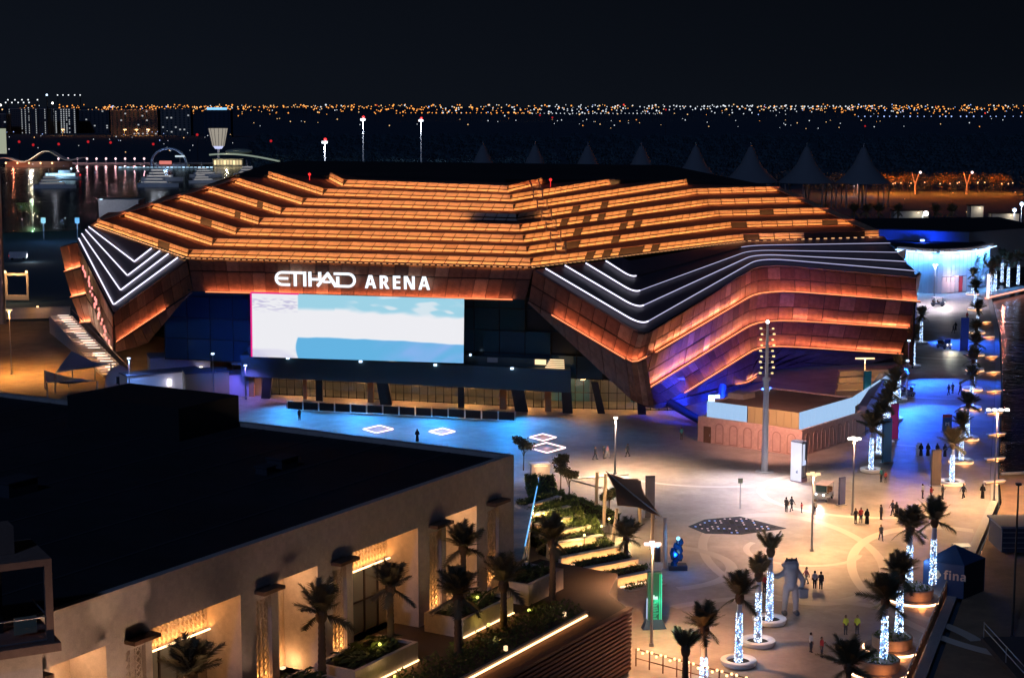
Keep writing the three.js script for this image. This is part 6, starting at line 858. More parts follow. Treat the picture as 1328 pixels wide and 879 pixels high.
// ---------- people ----------
function figureGeo(bones, size, res, cy, k = 0.05) { // smooth union of tapered capsules, meshed on a grid; coloured by the nearest bone
  const mc = new MarchingCubes(res, new THREE.MeshBasicMaterial(), false, false, 60000); mc.isolation = 0;
  const B = bones.map(([a, b, ra, rb, c]) => ({ a: v3(a), b: v3(b), ra, rb, c })), p = new THREE.Vector3(), ab = new THREE.Vector3(), ap = new THREE.Vector3();
  const dist = (q, o) => { ab.copy(o.b).sub(o.a); ap.copy(q).sub(o.a); const L = ab.lengthSq(), t = L ? Math.min(1, Math.max(0, ap.dot(ab) / L)) : 0; return ap.addScaledVector(ab, -t).length() - (o.ra + (o.rb - o.ra) * t); };
  const h = res / 2; let n = 0; for (let z = 0; z < res; z++) for (let y = 0; y < res; y++) for (let x = 0; x < res; x++) { p.set((x - h) / h * size, (y - h) / h * size + cy, (z - h) / h * size); let d = 1e9; for (const o of B) { const e = dist(p, o); if (d > 1e8) d = e; else { const m = Math.max(0, k - Math.abs(d - e)) / k; d = Math.min(d, e) - m * m * k * 0.25; } } mc.field[n++] = -d; }
  mc.update(); const c = mc.count, pos = new Float32Array(c * 3), colr = new Float32Array(c * 3), nor = new Float32Array(c * 3);
  for (let i = 0; i < c; i++) { p.set(mc.positionArray[i * 3] * size, mc.positionArray[i * 3 + 1] * size + cy, mc.positionArray[i * 3 + 2] * size); pos.set([p.x, p.y, p.z], i * 3); nor.set([mc.normalArray[i * 3], mc.normalArray[i * 3 + 1], mc.normalArray[i * 3 + 2]], i * 3); let best = 1e9, cc; for (const o of B) { const e = dist(p, o); if (e < best) { best = e; cc = o.c; } } colr.set(cc, i * 3); }
  const g = new THREE.BufferGeometry(); g.setAttribute('position', new THREE.BufferAttribute(pos, 3)); g.setAttribute('normal', new THREE.BufferAttribute(nor, 3)); g.setAttribute('color', new THREE.BufferAttribute(colr, 3)); g.computeVertexNormals(); return g;
}
const SK = [0.30, 0.18, 0.12], HR = [0.02, 0.015, 0.012], SH = [0.03, 0.03, 0.03];
function body(pose, top, leg, hair = HR) {
  const s = pose === 'walk' ? 0.24 : 0, arm = pose === 'phone';
  const b = [[[0, 1.0, 0], [0, 1.38, 0], 0.155, 0.17, top], [[-0.17, 1.40, 0], [0.17, 1.40, 0], 0.075, 0.075, top], [[0, 1.45, 0], [0, 1.56, 0.01], 0.055, 0.055, SK], [[0, 1.62, 0.01], [0, 1.68, 0], 0.095, 0.1, SK], [[0, 1.69, -0.03], [0, 1.72, -0.02], 0.1, 0.09, hair], [[0, 1.64, 0.1], [0, 1.63, 0.115], 0.02, 0.018, SK], [[-0.1, 0.95, 0], [0.1, 0.95, 0], 0.13, 0.13, leg]];
  for (const k of [-1, 1]) { const z = k * s; b.push([[k * 0.09, 0.92, 0], [k * 0.10, 0.50, z * 0.7 + 0.02], 0.1, 0.07, leg], [[k * 0.10, 0.50, z * 0.7 + 0.02], [k * 0.10, 0.09, z * (z < 0 ? 1.35 : 1.0)], 0.068, 0.045, leg], [[k * 0.10, 0.05, z * (z < 0 ? 1.35 : 1) - 0.03], [k * 0.11, 0.04, z * (z < 0 ? 1.35 : 1) + 0.15], 0.05, 0.04, SH]);
    const e = arm && k > 0 ? [[0.24, 1.14, 0.06], [0.14, 1.34, 0.26]] : [[k * 0.25, 1.12, -z * 0.6], [k * 0.26, 0.86, -z + 0.06]]; b.push([[k * 0.19, 1.39, 0], e[0], 0.06, 0.05, top], [e[0], e[1], 0.047, 0.036, SK], [e[1], [e[1][0], e[1][1] - 0.09, e[1][2] + 0.03], 0.036, 0.028, SK]); }
  return figureGeo(b, 1.02, 56, 0.92);
}
function robe(c, head) { const b = [[[0, 0.06, 0], [0, 0.9, 0], 0.24, 0.17, c], [[0, 0.9, 0], [0, 1.38, 0], 0.17, 0.16, c], [[-0.16, 1.36, 0], [0.16, 1.36, 0], 0.08, 0.08, c], [[0, 1.42, 0], [0, 1.6, 0], 0.07, 0.08, head], [[0, 1.58, 0], [0, 1.66, 0], 0.11, 0.105, head], [[0, 1.6, 0.07], [0, 1.63, 0.085], 0.05, 0.045, SK]]; for (const k of [-1, 1]) b.push([[k * 0.19, 1.36, 0], [k * 0.26, 1.05, 0.06], 0.08, 0.08, c], [[k * 0.26, 1.05, 0.06], [k * 0.17, 0.95, 0.2], 0.075, 0.06, c], [[k * 0.17, 0.95, 0.2], [k * 0.12, 0.95, 0.25], 0.035, 0.03, SK]); return figureGeo(b, 1.02, 56, 0.92); }
const pm = new THREE.MeshStandardMaterial({ vertexColors: true, roughness: 0.85 });
const outfits = {
  whiteShirt: body('stand', [0.55, 0.54, 0.52], [0.03, 0.035, 0.05]), darkWalk: body('walk', [0.04, 0.05, 0.07], [0.03, 0.03, 0.04]), redShirt: body('phone', [0.5, 0.05, 0.05], [0.05, 0.06, 0.09]), blueWalk: body('walk', [0.12, 0.25, 0.45], [0.12, 0.10, 0.08]), darkStand: body('phone', [0.06, 0.06, 0.07], [0.05, 0.05, 0.06]), vest: body('stand', [0.45, 0.60, 0.06], [0.04, 0.04, 0.05]), pinkWalk: body('walk', [0.5, 0.22, 0.22], [0.35, 0.33, 0.30]), black: robe([0.012, 0.012, 0.014], [0.012, 0.012, 0.014]), whiteRobe: robe([0.6, 0.59, 0.56], [0.62, 0.6, 0.58]), teal: body('stand', [0.06, 0.28, 0.28], [0.05, 0.05, 0.06]),
};
function person(label, p, kind, ry, s = 1) { const o = mesh('person', outfits[kind], pm); o.position.set(p[0], p[1], p[2]); o.rotation.y = ry; o.scale.setScalar(s); tag(o, label, 'person', label.startsWith('guard') ? 'two guards' : null); return o; }
for (const [p, k, ry, label, s] of [
  [[11.16,0,-223.07], 'darkWalk', 1.4, 'person in dark clothes walking with two others on the blue lit forecourt'], [[12.33,0,-223.57], 'darkStand', 1.2, 'person in dark clothes holding a phone walking beside a person in pink'], [[12.87,0,-224.07], 'pinkWalk', 1.5, 'person in a pink top walking with two dark figures'], [[15.64,0,-225.09], 'darkWalk', -1.4, 'lone person in dark clothes walking toward the group of three'],
  [[24.10,0,-236.85], 'teal', 0.3, 'person in teal top standing near the pavilion door'], [[32.05,0,-193.45], 'darkStand', 2.6, 'person in dark clothes standing beside a second near the white totem'], [[32.74,0,-193.83], 'darkWalk', 2.2, 'person walking close beside the one near the white totem'], [[33.78,0,-193.07], 'redShirt', 1.6, 'child sized person alone between totem and lamp post', 0.7], [[35.18,0,-192.32], 'whiteShirt', 0.2, 'person in white shirt beside the lamp post and buggy'],
  [[39.04,0,-187.92], 'darkStand', 0.5, 'person in dark clothes holding a phone beside a red top by the cluster lamp'], [[39.73,0,-188.28], 'redShirt', -0.4, 'person in red top between two dark figures by the cluster lamp'], [[40.35,0,-187.92], 'black', -0.8, 'black robed person beside a red top by the cluster lamp'], [[42.32,0,-189.73], 'darkStand', 2.0, 'person in dark clothes standing by the paving curve'], [[40.29,0,-180.34], 'darkWalk', 0.2, 'person walking alone across the paving curve'], [[44.14,0,-191.95], 'darkWalk', -1.2, 'person walking beside another toward the quay palms'], [[44.42,0,-191.20], 'black', -1.0, 'dark robed person walking toward the quay palms'], [[44.36,0,-189.00], 'darkWalk', -1.6, 'shorter person walking behind the robed figure', 0.85], [[43.61,0,-182.68], 'teal', -2, 'person in teal top near the tall wrapped palm'],
  [[29.78,0,-161.84], 'whiteShirt', 3.0, 'person in white shirt of a pair beside the statue'], [[30.34,0,-161.57], 'darkStand', 2.8, 'person in dark clothes of a pair beside the statue'], [[29.18,0,-163.19], 'pinkWalk', -1.2, 'person in pink top close to the statue hand'], [[24.66,0,-160.50], 'redShirt', 0.4, 'person in red top beside the tied palms'],
  [[29.95,0,-147.12], 'vest', 0.2, 'guard in yellow vest standing with another guard on the plaza'], [[30.98,0,-147.12], 'vest', -0.3, 'guard in yellow vest standing with another guard on the plaza'], [[25.96,0,-142.13], 'whiteShirt', 2.0, 'person in white shirt beside the dark low palm'], [[26.67,0,-140.89], 'redShirt', 1.0, 'person in red top beside the dark low palm'],
  [[55.19,0,-226.11], 'whiteRobe', -0.6, 'person in white robe walking with figures in black'], [[55.49,0,-225.60], 'black', -0.6, 'black robed person next to the one in white'], [[56.43,0,-225.60], 'black', 0.2, 'black robed person second from the white robe'], [[57.68,0,-225.60], 'black', 0.4, 'broad black robed person third from the white robe'], [[58.60,0,-225.09], 'black', 0.1, 'black robed person beside the quayside palm'], [[46.57,0,-209.43], 'teal', 0.6, 'person in teal top at the promenade planter'], [[47.05,0,-208.99], 'redShirt', -0.6, 'child in red beside the promenade planter', 0.8],
  [[44.54,0,-167.68], 'darkStand', 0.5, 'person in dark clothes behind the blue tent'], [[56.95,0,-200.52], 'black', -0.4, 'dark robed person at the quay edge under the flood mast'], [[50.41,0,-199.31], 'redShirt', 1.2, 'person in red top at the glowing quay planter near the banner board'], [[52.00,0,-200.12], 'darkStand', 0.8, 'person in dark clothes leaning at the glowing quay planter'], [[54.62,0,-200.52], 'darkWalk', -1, 'person in dark clothes walking away from the glowing quay planter'], [[49.68,0,-200.52], 'whiteShirt', 1.2, 'person in white shirt beside the dark banner'],
  [[73.63,0,-274.48], 'darkWalk', 0.6, 'person walking among the far promenade palms'], [[72.75,0,-275.99], 'darkStand', 0.4, 'person standing on the blue lit promenade'], [[71.73,0,-274.48], 'darkWalk', 2, 'person walking away on the blue lit promenade'], [[93.91,0,-355.58], 'black', 0, 'robed person far along the promenade'], [[92.15,0,-350.67], 'darkWalk', 1, 'person walking far along the promenade'], [[100.86,0,-372.51], 'redShirt', 0, 'person in red top near the far promenade cart'], [[-32.09,0,-251.76], 'darkStand', 0, 'dark figure behind the dark roof edge on the forecourt'], [[-13.41,0,-235.73], 'black', 0, 'tall dark figure on the forecourt by the floor diamonds'],
]) person(label, p, k, ry, s ?? 1);
{ // the big statue: a pale standing figure, one arm held out
  const G = [0.36, 0.35, 0.37], Dk = [0.10, 0.10, 0.11], b = [[[0, 2.9, 0], [0, 4.1, 0], 0.56, 0.66, G], [[-0.45, 4.2, 0], [0.45, 4.2, 0], 0.34, 0.34, G], [[-0.26, 4.75, 0], [0.26, 4.75, 0], 0.46, 0.46, G], [[-0.26, 4.5, 0.1], [0.26, 4.5, 0.1], 0.36, 0.36, G], [[-0.74, 4.75, 0], [-0.8, 4.85, 0], 0.16, 0.14, G], [[-0.34, 5.12, 0], [0.34, 5.12, 0], 0.22, 0.22, Dk], [[-0.38, 5.2, 0], [-0.46, 5.52, 0.1], 0.12, 0.04, Dk], [[0.4, 5.2, 0], [0.5, 5.48, 0.1], 0.12, 0.04, Dk], [[0.1, 5.2, 0], [0.08, 5.42, -0.1], 0.14, 0.05, Dk], [[-0.14, 5.2, 0.1], [-0.18, 5.4, 0.15], 0.12, 0.05, Dk],
    [[-0.6, 4.05, 0], [-1.3, 3.75, 0.15], 0.27, 0.23, G], [[-1.3, 3.75, 0.15], [-1.95, 3.95, 0.35], 0.22, 0.18, G], [[-1.95, 3.95, 0.35], [-2.12, 4.05, 0.4], 0.2, 0.16, G], [[0.65, 4.05, 0], [1.15, 3.3, 0.1], 0.27, 0.24, G], [[1.15, 3.3, 0.1], [0.95, 2.6, 0.25], 0.23, 0.19, G], [[0.95, 2.6, 0.25], [0.9, 2.4, 0.3], 0.2, 0.17, Dk]];
  for (const k of [-1, 1]) b.push([[k * 0.36, 2.7, 0], [k * 0.5, 1.4, 0.05], 0.34, 0.27, G], [[k * 0.5, 1.4, 0.05], [k * 0.54, 0.4, 0], 0.27, 0.25, G], [[k * 0.54, 0.24, -0.15], [k * 0.58, 0.22, 0.4], 0.26, 0.23, Dk]);
  const t = thing('statue', 'tall pale statue of a standing figure holding one arm out to a palm', 'statue', [25.95,0,-153.17], 0.1); const g = figureGeo(b, 2.95, 72, 2.85, 0.12); mesh('figure', g, new THREE.MeshStandardMaterial({ vertexColors: true, roughness: 0.7 }), t); const bag = mesh('bag', new RoundedBoxGeometry(0.9, 0.9, 0.4, 3, 0.12).translate(1.15, 2.1, 0.3), mat(0.35, 0.30, 0.30, 0.7), t);
}
// ---------- vehicles, kiosks, totems ----------
{
  const t = thing('golf_cart', 'small electric buggy with roof and bright headlights parked on the plaza', 'buggy', [37.60,0,-199.71], -0.5);
  mesh('body', [new RoundedBoxGeometry(1.5, 0.5, 3.2, 3, 0.12).translate(0, 0.6, 0), new RoundedBoxGeometry(1.4, 0.45, 0.8, 3, 0.15).translate(0, 0.95, 1.2)], mat(0.25, 0.28, 0.34, 0.5), t); mesh('roof', new RoundedBoxGeometry(1.6, 0.1, 2.8, 2, 0.04).translate(0, 2.05, -0.1), mat(0.5, 0.35, 0.3, 0.6), t); for (const [x, z] of [[0.7, 1.1], [-0.7, 1.1], [0.7, -1.4], [-0.7, -1.4]]) mesh('roof_post', rod([x, 0.8, z], [x, 2.0, z], 0.03), M.steel, t); mesh('windscreen', bx(1.36, 0.8, 0.03, 0, 1.55, 1.08), M.glass, t);
  for (const z of [0.2, -0.9]) { mesh('seat', new RoundedBoxGeometry(1.3, 0.16, 0.5, 2, 0.05).translate(0, 0.95, z), M.wood, t); mesh('backrest', new RoundedBoxGeometry(1.3, 0.5, 0.12, 2, 0.05).translate(0, 1.25, z - 0.28), M.wood, t); }
  for (const [x, z] of [[0.68, 1.05], [-0.68, 1.05], [0.68, -1.05], [-0.68, -1.05]]) { const w = mesh('wheel', new THREE.TorusGeometry(0.22, 0.09, 8, 18).rotateY(Math.PI / 2).translate(x, 0.31, z), M.blackMetal, t); mesh('rim', new THREE.CylinderGeometry(0.15, 0.15, 0.1, 12).rotateZ(Math.PI / 2).translate(x, 0.31, z), M.steel, w); }
  for (const x of [-0.45, 0.45]) mesh('headlight', new THREE.SphereGeometry(0.13, 10, 8).translate(x, 0.95, 1.62), M.whiteHot, t); spotLight([0, 0.9, 1.9], [0.3, 0, 8], 0xfff4e6, 220, 0.6, t, 0.8, 4);
  for (const [p, ry, lab] of [[[84.49,0,-328.00], 0.4, 'white-lit buggy driving down the blue promenade'], [[100.91,0,-398.75], 1.2, 'buggy parked before the curved hall'], [[64.18,0,-272.99], -1.4, 'buggy beside the promenade palms']]) copy(t, p, ry, lab);
}
function totem(name, label, cat, p, w, h, d, ry, side, face, build) { const t = thing(name, label, cat, p, ry); mesh('body', new RoundedBoxGeometry(w, h, d, 2, 0.04).translate(0, h / 2, 0), side, t); if (face) mesh('face', bx(w - 0.12, h - 0.3, 0.05, 0, h / 2, d / 2 + 0.03), face, t); if (build) build(t); return t; }
totem('sign_totem', 'tall white-faced sign totem in front of the pink pavilion', 'totem', [36.24,0,-209.87], 1.7, 5.2, 1.2, -0.75, mat(0.09, 0.09, 0.14, 0.5), glow(0.88, 0.86, 1, 1.0), (t) => {
  mesh('plinth', bx(1.74, 0.5, 1.24, 0, 0.25, 0), mat(0.3, 0.2, 0.3, 0.6), t); const side = (y0, y1, z0, z1, m, n) => mesh(n, bx(0.05, y1 - y0, z1 - z0, 0.88, (y0 + y1) / 2, (z0 + z1) / 2), m, t); side(2.8, 4.9, 0.05, 0.5, glow(0.75, 0.8, 1, 0.9), 'picture_panel'); side(2.2, 2.8, -0.2, 0.52, glow(0.6, 0.7, 1, 1.0), 'picture_panel'); side(0.7, 2.1, -0.1, 0.5, mat(0.3, 0.33, 0.4, 0.5), 'picture_panel'); mesh('emblem', [bx(0.25, 0.25, 0.03, 0.15, 1.3, 0.66), bx(0.12, 0.4, 0.03, 0.22, 1.35, 0.665)], mat(0.2, 0.22, 0.3, 0.6), t); pointLight([0, 2.6, 1.6], 0xe8e4ff, 30, t, 12); });
{ // green info totem
  const cv = document.createElement('canvas'); cv.width = 128; cv.height = 512; const c = cv.getContext('2d'); c.fillStyle = '#06583c'; c.fillRect(0, 0, 128, 512); c.fillStyle = '#19d78c'; c.fillRect(112, 8, 12, 496); c.fillStyle = '#e8fff4'; c.fillRect(44, 200, 18, 42); c.fillRect(62, 214, 34, 28); c.fillStyle = '#37c890'; for (let i = 0; i < 9; i++) { c.fillRect(36, 270 + i * 24, 44 + (i * 37) % 30, 7); c.fillRect(36, 281 + i * 24, 30 + (i * 53) % 36, 5); } const tx = new THREE.CanvasTexture(cv); tx.colorSpace = THREE.SRGBColorSpace;
  totem('info_totem', 'tall green glowing information totem behind the lamp post', 'totem', [12.88,0,-148.93], 1.25, 5.3, 0.5, 0.15, mat(0.02, 0.10, 0.09, 0.5), null, (t) => { const g = new THREE.PlaneGeometry(1.1, 5.1).translate(0, 2.65, 0.262); mesh('face', g, new THREE.MeshStandardMaterial({ color: 0x000000, emissive: 0xffffff, emissiveMap: tx, emissiveIntensity: 0.9, roughness: 0.4 }), t); mesh('edge_light', bx(0.06, 4.9, 0.06, 0.62, 2.65, 0.26), glow(0.05, 1, 0.55, 1.1), t); mesh('side_screen', bx(0.05, 1.9, 0.3, -0.65, 1.9, 0), glow(0.6, 0.75, 1, 0.8), t); pointLight([0.4, 2.4, 1.2], 0x3dffb0, 9, t, 8); mesh('skirt', hexa([[-1.1, 0.02, 0.45], [1.1, 0.02, 0.45], [1.1, 0.02, -0.45], [-1.1, 0.02, -0.45]], [[-0.7, 0.9, 0.3], [0.7, 0.9, 0.3], [0.7, 0.9, -0.3], [-0.7, 0.9, -0.3]]), mat(0.03, 0.06, 0.12, 0.5), t); });
}
{ // blue faceted sculpture
  const t = thing('light_sculpture', 'glossy blue faceted sculpture glowing beside the sail post', 'sculpture', [16.97,0,-168.84]); seed = 88; const m = new THREE.MeshStandardMaterial({ color: col(0.03, 0.16, 0.42), roughness: 0.12, metalness: 0.7 }); for (let i = 0; i < 7; i++) { const g = new THREE.IcosahedronGeometry(rr(0.35, 0.62), 0).scale(1, rr(1.0, 1.7), 1).translate(rr(-0.5, 0.5), 0.5 + i * 0.38, rr(-0.3, 0.4)); mesh('facet_block', g, m, t); } mesh('plinth', new RoundedBoxGeometry(1.9, 0.5, 1.4, 2, 0.06).translate(0, 0.25, 0), M.blackMetal, t); mesh('lamp', place(new THREE.SphereGeometry(0.2, 10, 8), [0, 3.3, 0.3]), glow(0.25, 0.7, 1, 2.2), t); mesh('lamp_stem', rod([0, 2.6, 0.2], [0, 3.2, 0.3], 0.05), M.steel, t); pointLight([-0.3, 3.4, 1.4], 0x3f9cff, 12, t, 8); pointLight([0.9, 1.2, 1.6], 0x2f80ff, 5, t, 8);
  const b = thing('globe_lamp', 'small blue globe lamp on a dark stand beside the sail post', 'lamp', [15.17,0,-171.80]); mesh('stand', cyl(0.35, 0.28, 1.5, 0, 0, 0, 10), M.blackMetal, b); mesh('globe', place(new THREE.SphereGeometry(0.22, 12, 8), [0, 1.7, 0]), glow(0.35, 0.6, 1, 2.2), b); pointLight([0, 1.8, 0.5], 0x5f9cff, 3, b, 8);
}
for (const [p, h, w, ry, c, lab] of [[[39.20,0,-196.93], 3.4, 0.9, 0.5, [0.05, 0.06, 0.14], 'dark violet banner totem between lamp post and buggy'], [[52.93,0,-207.24], 4.6, 1.3, 0.2, [0.07, 0.055, 0.05], 'dark brown banner board beside the quayside palm'], [[15.87,0,-190.46], 5.0, 1.1, 0.1, [0.10, 0.09, 0.12], 'grey banner board beside the shade sail'], [[49.80,0,-221.09], 6.0, 1.5, 0.5, [0.05, 0.18, 0.35], 'blue banner totem beside the promenade planters'], [[54.34,0,-236.85], 5.2, 1.3, 0.5, [0.5, 0.04, 0.18], 'red banner totem behind the blue one'], [[87.57,0,-324.84], 6.5, 1.6, 0.2, [0.03, 0.06, 0.3], 'blue banner totem far along the quay row'], [[53.49,0,-251.76], 7.5, 1.3, 0.4, [0.02, 0.2, 0.2], 'teal banner totem above the pavilion ramp'], [[85.82,0,-359.35], 7, 1.4, 0.4, [0.3, 0.35, 0.5], 'pale banner totem at the copper end wall']])
  totem('banner_totem', lab, 'banner', p, w, h, 0.25, ry, mat(...c, 0.5), mat(c[0] * 1.6, c[1] * 1.6, c[2] * 1.6, 0.5), (t) => { mesh('foot', bx(w + 0.3, 0.1, 0.7, 0, 0.05, 0), M.steel, t); mesh('stripe', bx(w * 0.7, 0.25, 0.02, 0, h * 0.85, 0.165), mat(0.5, 0.1, 0.15, 0.6), t); });
{ // small info flag with red cap on the promenade
  const t = thing('flag_sign', 'blue flag sign with a red cap on the promenade', 'sign', [60.13,0,-230.29]); mesh('pole', cyl(0.06, 0.05, 4.4, 0, 0, 0, 6), M.steel, t); mesh('panel', bx(1.3, 2.0, 0.1, 0, 3.4, 0), mat(0.04, 0.10, 0.22, 0.6), t); mesh('cap', bx(1.3, 0.4, 0.11, 0, 4.62, 0), mat(0.5, 0.06, 0.05, 0.6), t); mesh('mark', [bx(0.5, 0.12, 0.02, 0, 3.6, 0.07), bx(0.12, 0.5, 0.02, -0.2, 3.5, 0.07), bx(0.12, 0.5, 0.02, 0.2, 3.5, 0.07)], M.white, t);
}
{ // covered steps under the far end of the wing
  const t = thing('covered_steps', 'tan covered steps under the far end of the copper wing', 'steps'); for (let i = 0; i < 6; i++) { const a = v3([49.93,3.55,-258.00]).add(v3([i * 0.5, 0, -i * 1.9])), b = v3([58.18,4.42,-260.00]).add(v3([i * 0.5, 0, -i * 1.9])), y = 1.2 + i * 0.75; const f = (p, q) => p.clone().setY(q); mesh('step', hexa([f(a, 0), f(b, 0), f(b, 0).add(v3([0, 0, -1.8])), f(a, 0).add(v3([0, 0, -1.8]))], [f(a, y), f(b, y), f(b, y).add(v3([0, 0, -1.8])), f(a, y).add(v3([0, 0, -1.8]))]), mat(0.42, 0.32, 0.20, 0.8), t); }
  const c = v3([55.62,5.74,-264.00]); mesh('lamp', bx(3, 0.2, 0.4, c.x, 7.6, c.z), M.warmSoft, t); mesh('lamp_post', rod([c.x, 0, c.z], [c.x, 7.5, c.z], 0.1), M.steel, t); pointLight([c.x, 7.2, c.z + 1], 0xffc080, 70, t, 10); rebase(t, [c.x, 0, c.z]);
}
// floor light diamonds and the long light lines
for (const [u, s, lab] of [[[-19.65,0,-244.38], 2.2, 'glowing floor diamond close to the dark roof edge'], [[-10.21,0,-242.60], 1.9, 'glowing floor diamond second along the forecourt'], [[4.41,0,-238.26], 1.9, 'smaller glowing floor diamond above the larger one'], [[4.81,0,-230.82], 2.6, 'larger glowing floor diamond beside the stair']]) { const t = thing('floor_diamond', lab, 'floor light', u); const q = [[-s, 0], [0, s * 1.35], [s, 0], [0, -s * 1.35]]; for (let i = 0; i < 4; i++) { const [a, b] = [q[i], q[(i + 1) % 4]]; mesh('light_bar', rod([a[0], 0.05, a[1]], [b[0], 0.05, b[1]], 0.11), M.pinkLed, t); } pointLight([0, 0.5, 0], 0xffb8b0, 4, t, 8); }
for (const [a, b, lab] of [[[7.63,0,-210.76], [14.96,0,-213.49], 'long white floor light line behind the sail posts'], [[7.61,0,-210.32], [11.10,0,-205.95], 'short floor light line branching beside the sail posts'], [[10.71,0,-202.16], [12.80,0,-202.58], 'short floor light dash under the shade sail'], [[4.33,0,-212.12], [5.66,0,-210.32], 'floor light dash beside the kiosk box']]) { const t = thing('floor_light_line', lab, 'floor light', a); const d = [b[0] - a[0], 0, b[2] - a[2]]; mesh('light_bar', rod([0, 0.06, 0], [d[0], 0.06, d[2]], 0.1), M.pinkLed, t); mesh('channel', rod([0, 0.02, 0], [d[0], 0.02, d[2]], 0.16), M.steel, t); }
{ // mosaic of dark tiles with small lights
  const t = thing('mosaic_floor', 'dark pointed mosaic floor with small coloured lights in the plaza', 'mosaic'); const C = [[19.90,0,-186.50], [22.09,0,-189.73], [26.35,0,-191.20], [30.79,0,-185.62], [25.43,0,-183.02], [21.46,0,-183.37]]; mesh('slab', prism(C.map((p) => [p[0], p[2]]), 0.004, 0.05), mat(0.01, 0.01, 0.018, 0.8), t);
  const inside = (x, z) => { let c = false; for (let i = 0, j = C.length - 1; i < C.length; j = i++) { const [xi, , zi] = C[i], [xj, , zj] = C[j]; if ((zi > z) !== (zj > z) && x < (xj - xi) * (z - zi) / (zj - zi) + xi) c = !c; } return c; }; seed = 66; const tiles = [[], [], []], lamps = []; for (let x = 19.8; x < 31; x += 0.62) for (let z = -192; z < -182; z += 0.9) if (inside(x, z) && inside(x + 0.5, z) && inside(x, z + 0.7) && inside(x + 0.5, z + 0.7)) { tiles[Math.floor(rnd() * 3)].push(bx(0.54, 0.03, 0.8, x + 0.27, 0.06, z + 0.4)); if (rnd() < 0.5) lamps.push(bx(0.22, 0.03, 0.3, x + 0.27, 0.085, z + 0.4)); }
  [mat(0.012, 0.01, 0.035, 0.95), mat(0.006, 0.006, 0.01, 0.95), mat(0.02, 0.016, 0.03, 0.95)].forEach((m, i) => stuff(mesh('tiles', tiles[i], m, t))); const n = lamps.length; stuff(mesh('floor_lamps', lamps.filter((_, i) => i % 3), glow(0.75, 0.55, 0.6, 0.8), t)); stuff(mesh('floor_lamps', lamps.filter((_, i) => !(i % 3)), glow(0.25, 0.4, 1, 1.0), t)); rebase(t, [25, 0, -187]);
}
{ // blue tent with lettering, by the quay
  const font = await new FontLoader().loadAsync('fonts/droid/droid_sans_bold.typeface.json'); const t = thing('market_tent', 'dark blue box tent with pale lettering on the quay', 'tent'); const f = mat(0.035, 0.085, 0.20, 0.75), H = 3.3; const a = v3([39.95,0,-159.97]), b = v3([43.44,0,-158.15]), c = v3([46.24,0,-161.03]), d = a.clone().add(c).sub(b);
  const wall = (p, q, m, n) => { const k = q.clone().sub(p).cross(UP).normalize().multiplyScalar(-0.08); const Y = (v, y) => v.clone().setY(y); mesh(n, hexa([Y(p, 0), Y(q, 0), Y(q.clone().add(k), 0), Y(p.clone().add(k), 0)], [Y(p, H), Y(q, H), Y(q.clone().add(k), H), Y(p.clone().add(k), H)]), m, t); }; wall(a, b, f, 'front_wall'); wall(b, c, mat(0.012, 0.012, 0.02, 0.8), 'side_wall'); wall(c, d, f, 'rear_wall'); wall(d, a, f, 'side_wall');
  const apex = a.clone().add(c).multiplyScalar(0.5).setY(H + 1.5), up = (v) => v.clone().setY(H + 0.01), pos = []; for (const [p, q] of [[a, b], [b, c], [c, d], [d, a]]) { for (const v of [up(p), up(q), apex]) pos.push(v.x, v.y, v.z); } const g = new THREE.BufferGeometry(); g.setAttribute('position', new THREE.Float32BufferAttribute(pos, 3)); g.setAttribute('uv', new THREE.Float32BufferAttribute(new Float32Array(24), 2)); g.computeVertexNormals(); mesh('roof', g, mat(0.03, 0.07, 0.16, 0.8), t);
  const dir = b.clone().sub(a), L = dir.length(); dir.normalize(); const n = dir.clone().cross(UP).normalize(), ry = Math.atan2(n.x, n.z); const tg = new TextGeometry('fina', { font, size: 0.85, depth: 0.03, curveSegments: 3 }); const tm = mesh('lettering', tg, mat(0.65, 0.55, 0.45, 0.7), t); tm.position.copy(a).addScaledVector(dir, L * 0.50).addScaledVector(n, 0.03).setY(1.75); tm.rotation.y = ry; const lg = []; for (let i = 0; i < 7; i++) { const q = i * 0.9; lg.push(new THREE.CylinderGeometry(0.2, 0.16, 0.03, 10).rotateX(Math.PI / 2).translate(0.5 + 0.42 * Math.cos(q), 0.42 + 0.3 * Math.sin(q), 0.015)); } const lm = mesh('emblem', lg, mat(0.65, 0.55, 0.45, 0.7), t); lm.position.copy(a).addScaledVector(dir, L * 0.16).addScaledVector(n, 0.03).setY(1.7); lm.rotation.y = ry; rebase(t, a.toArray());
}
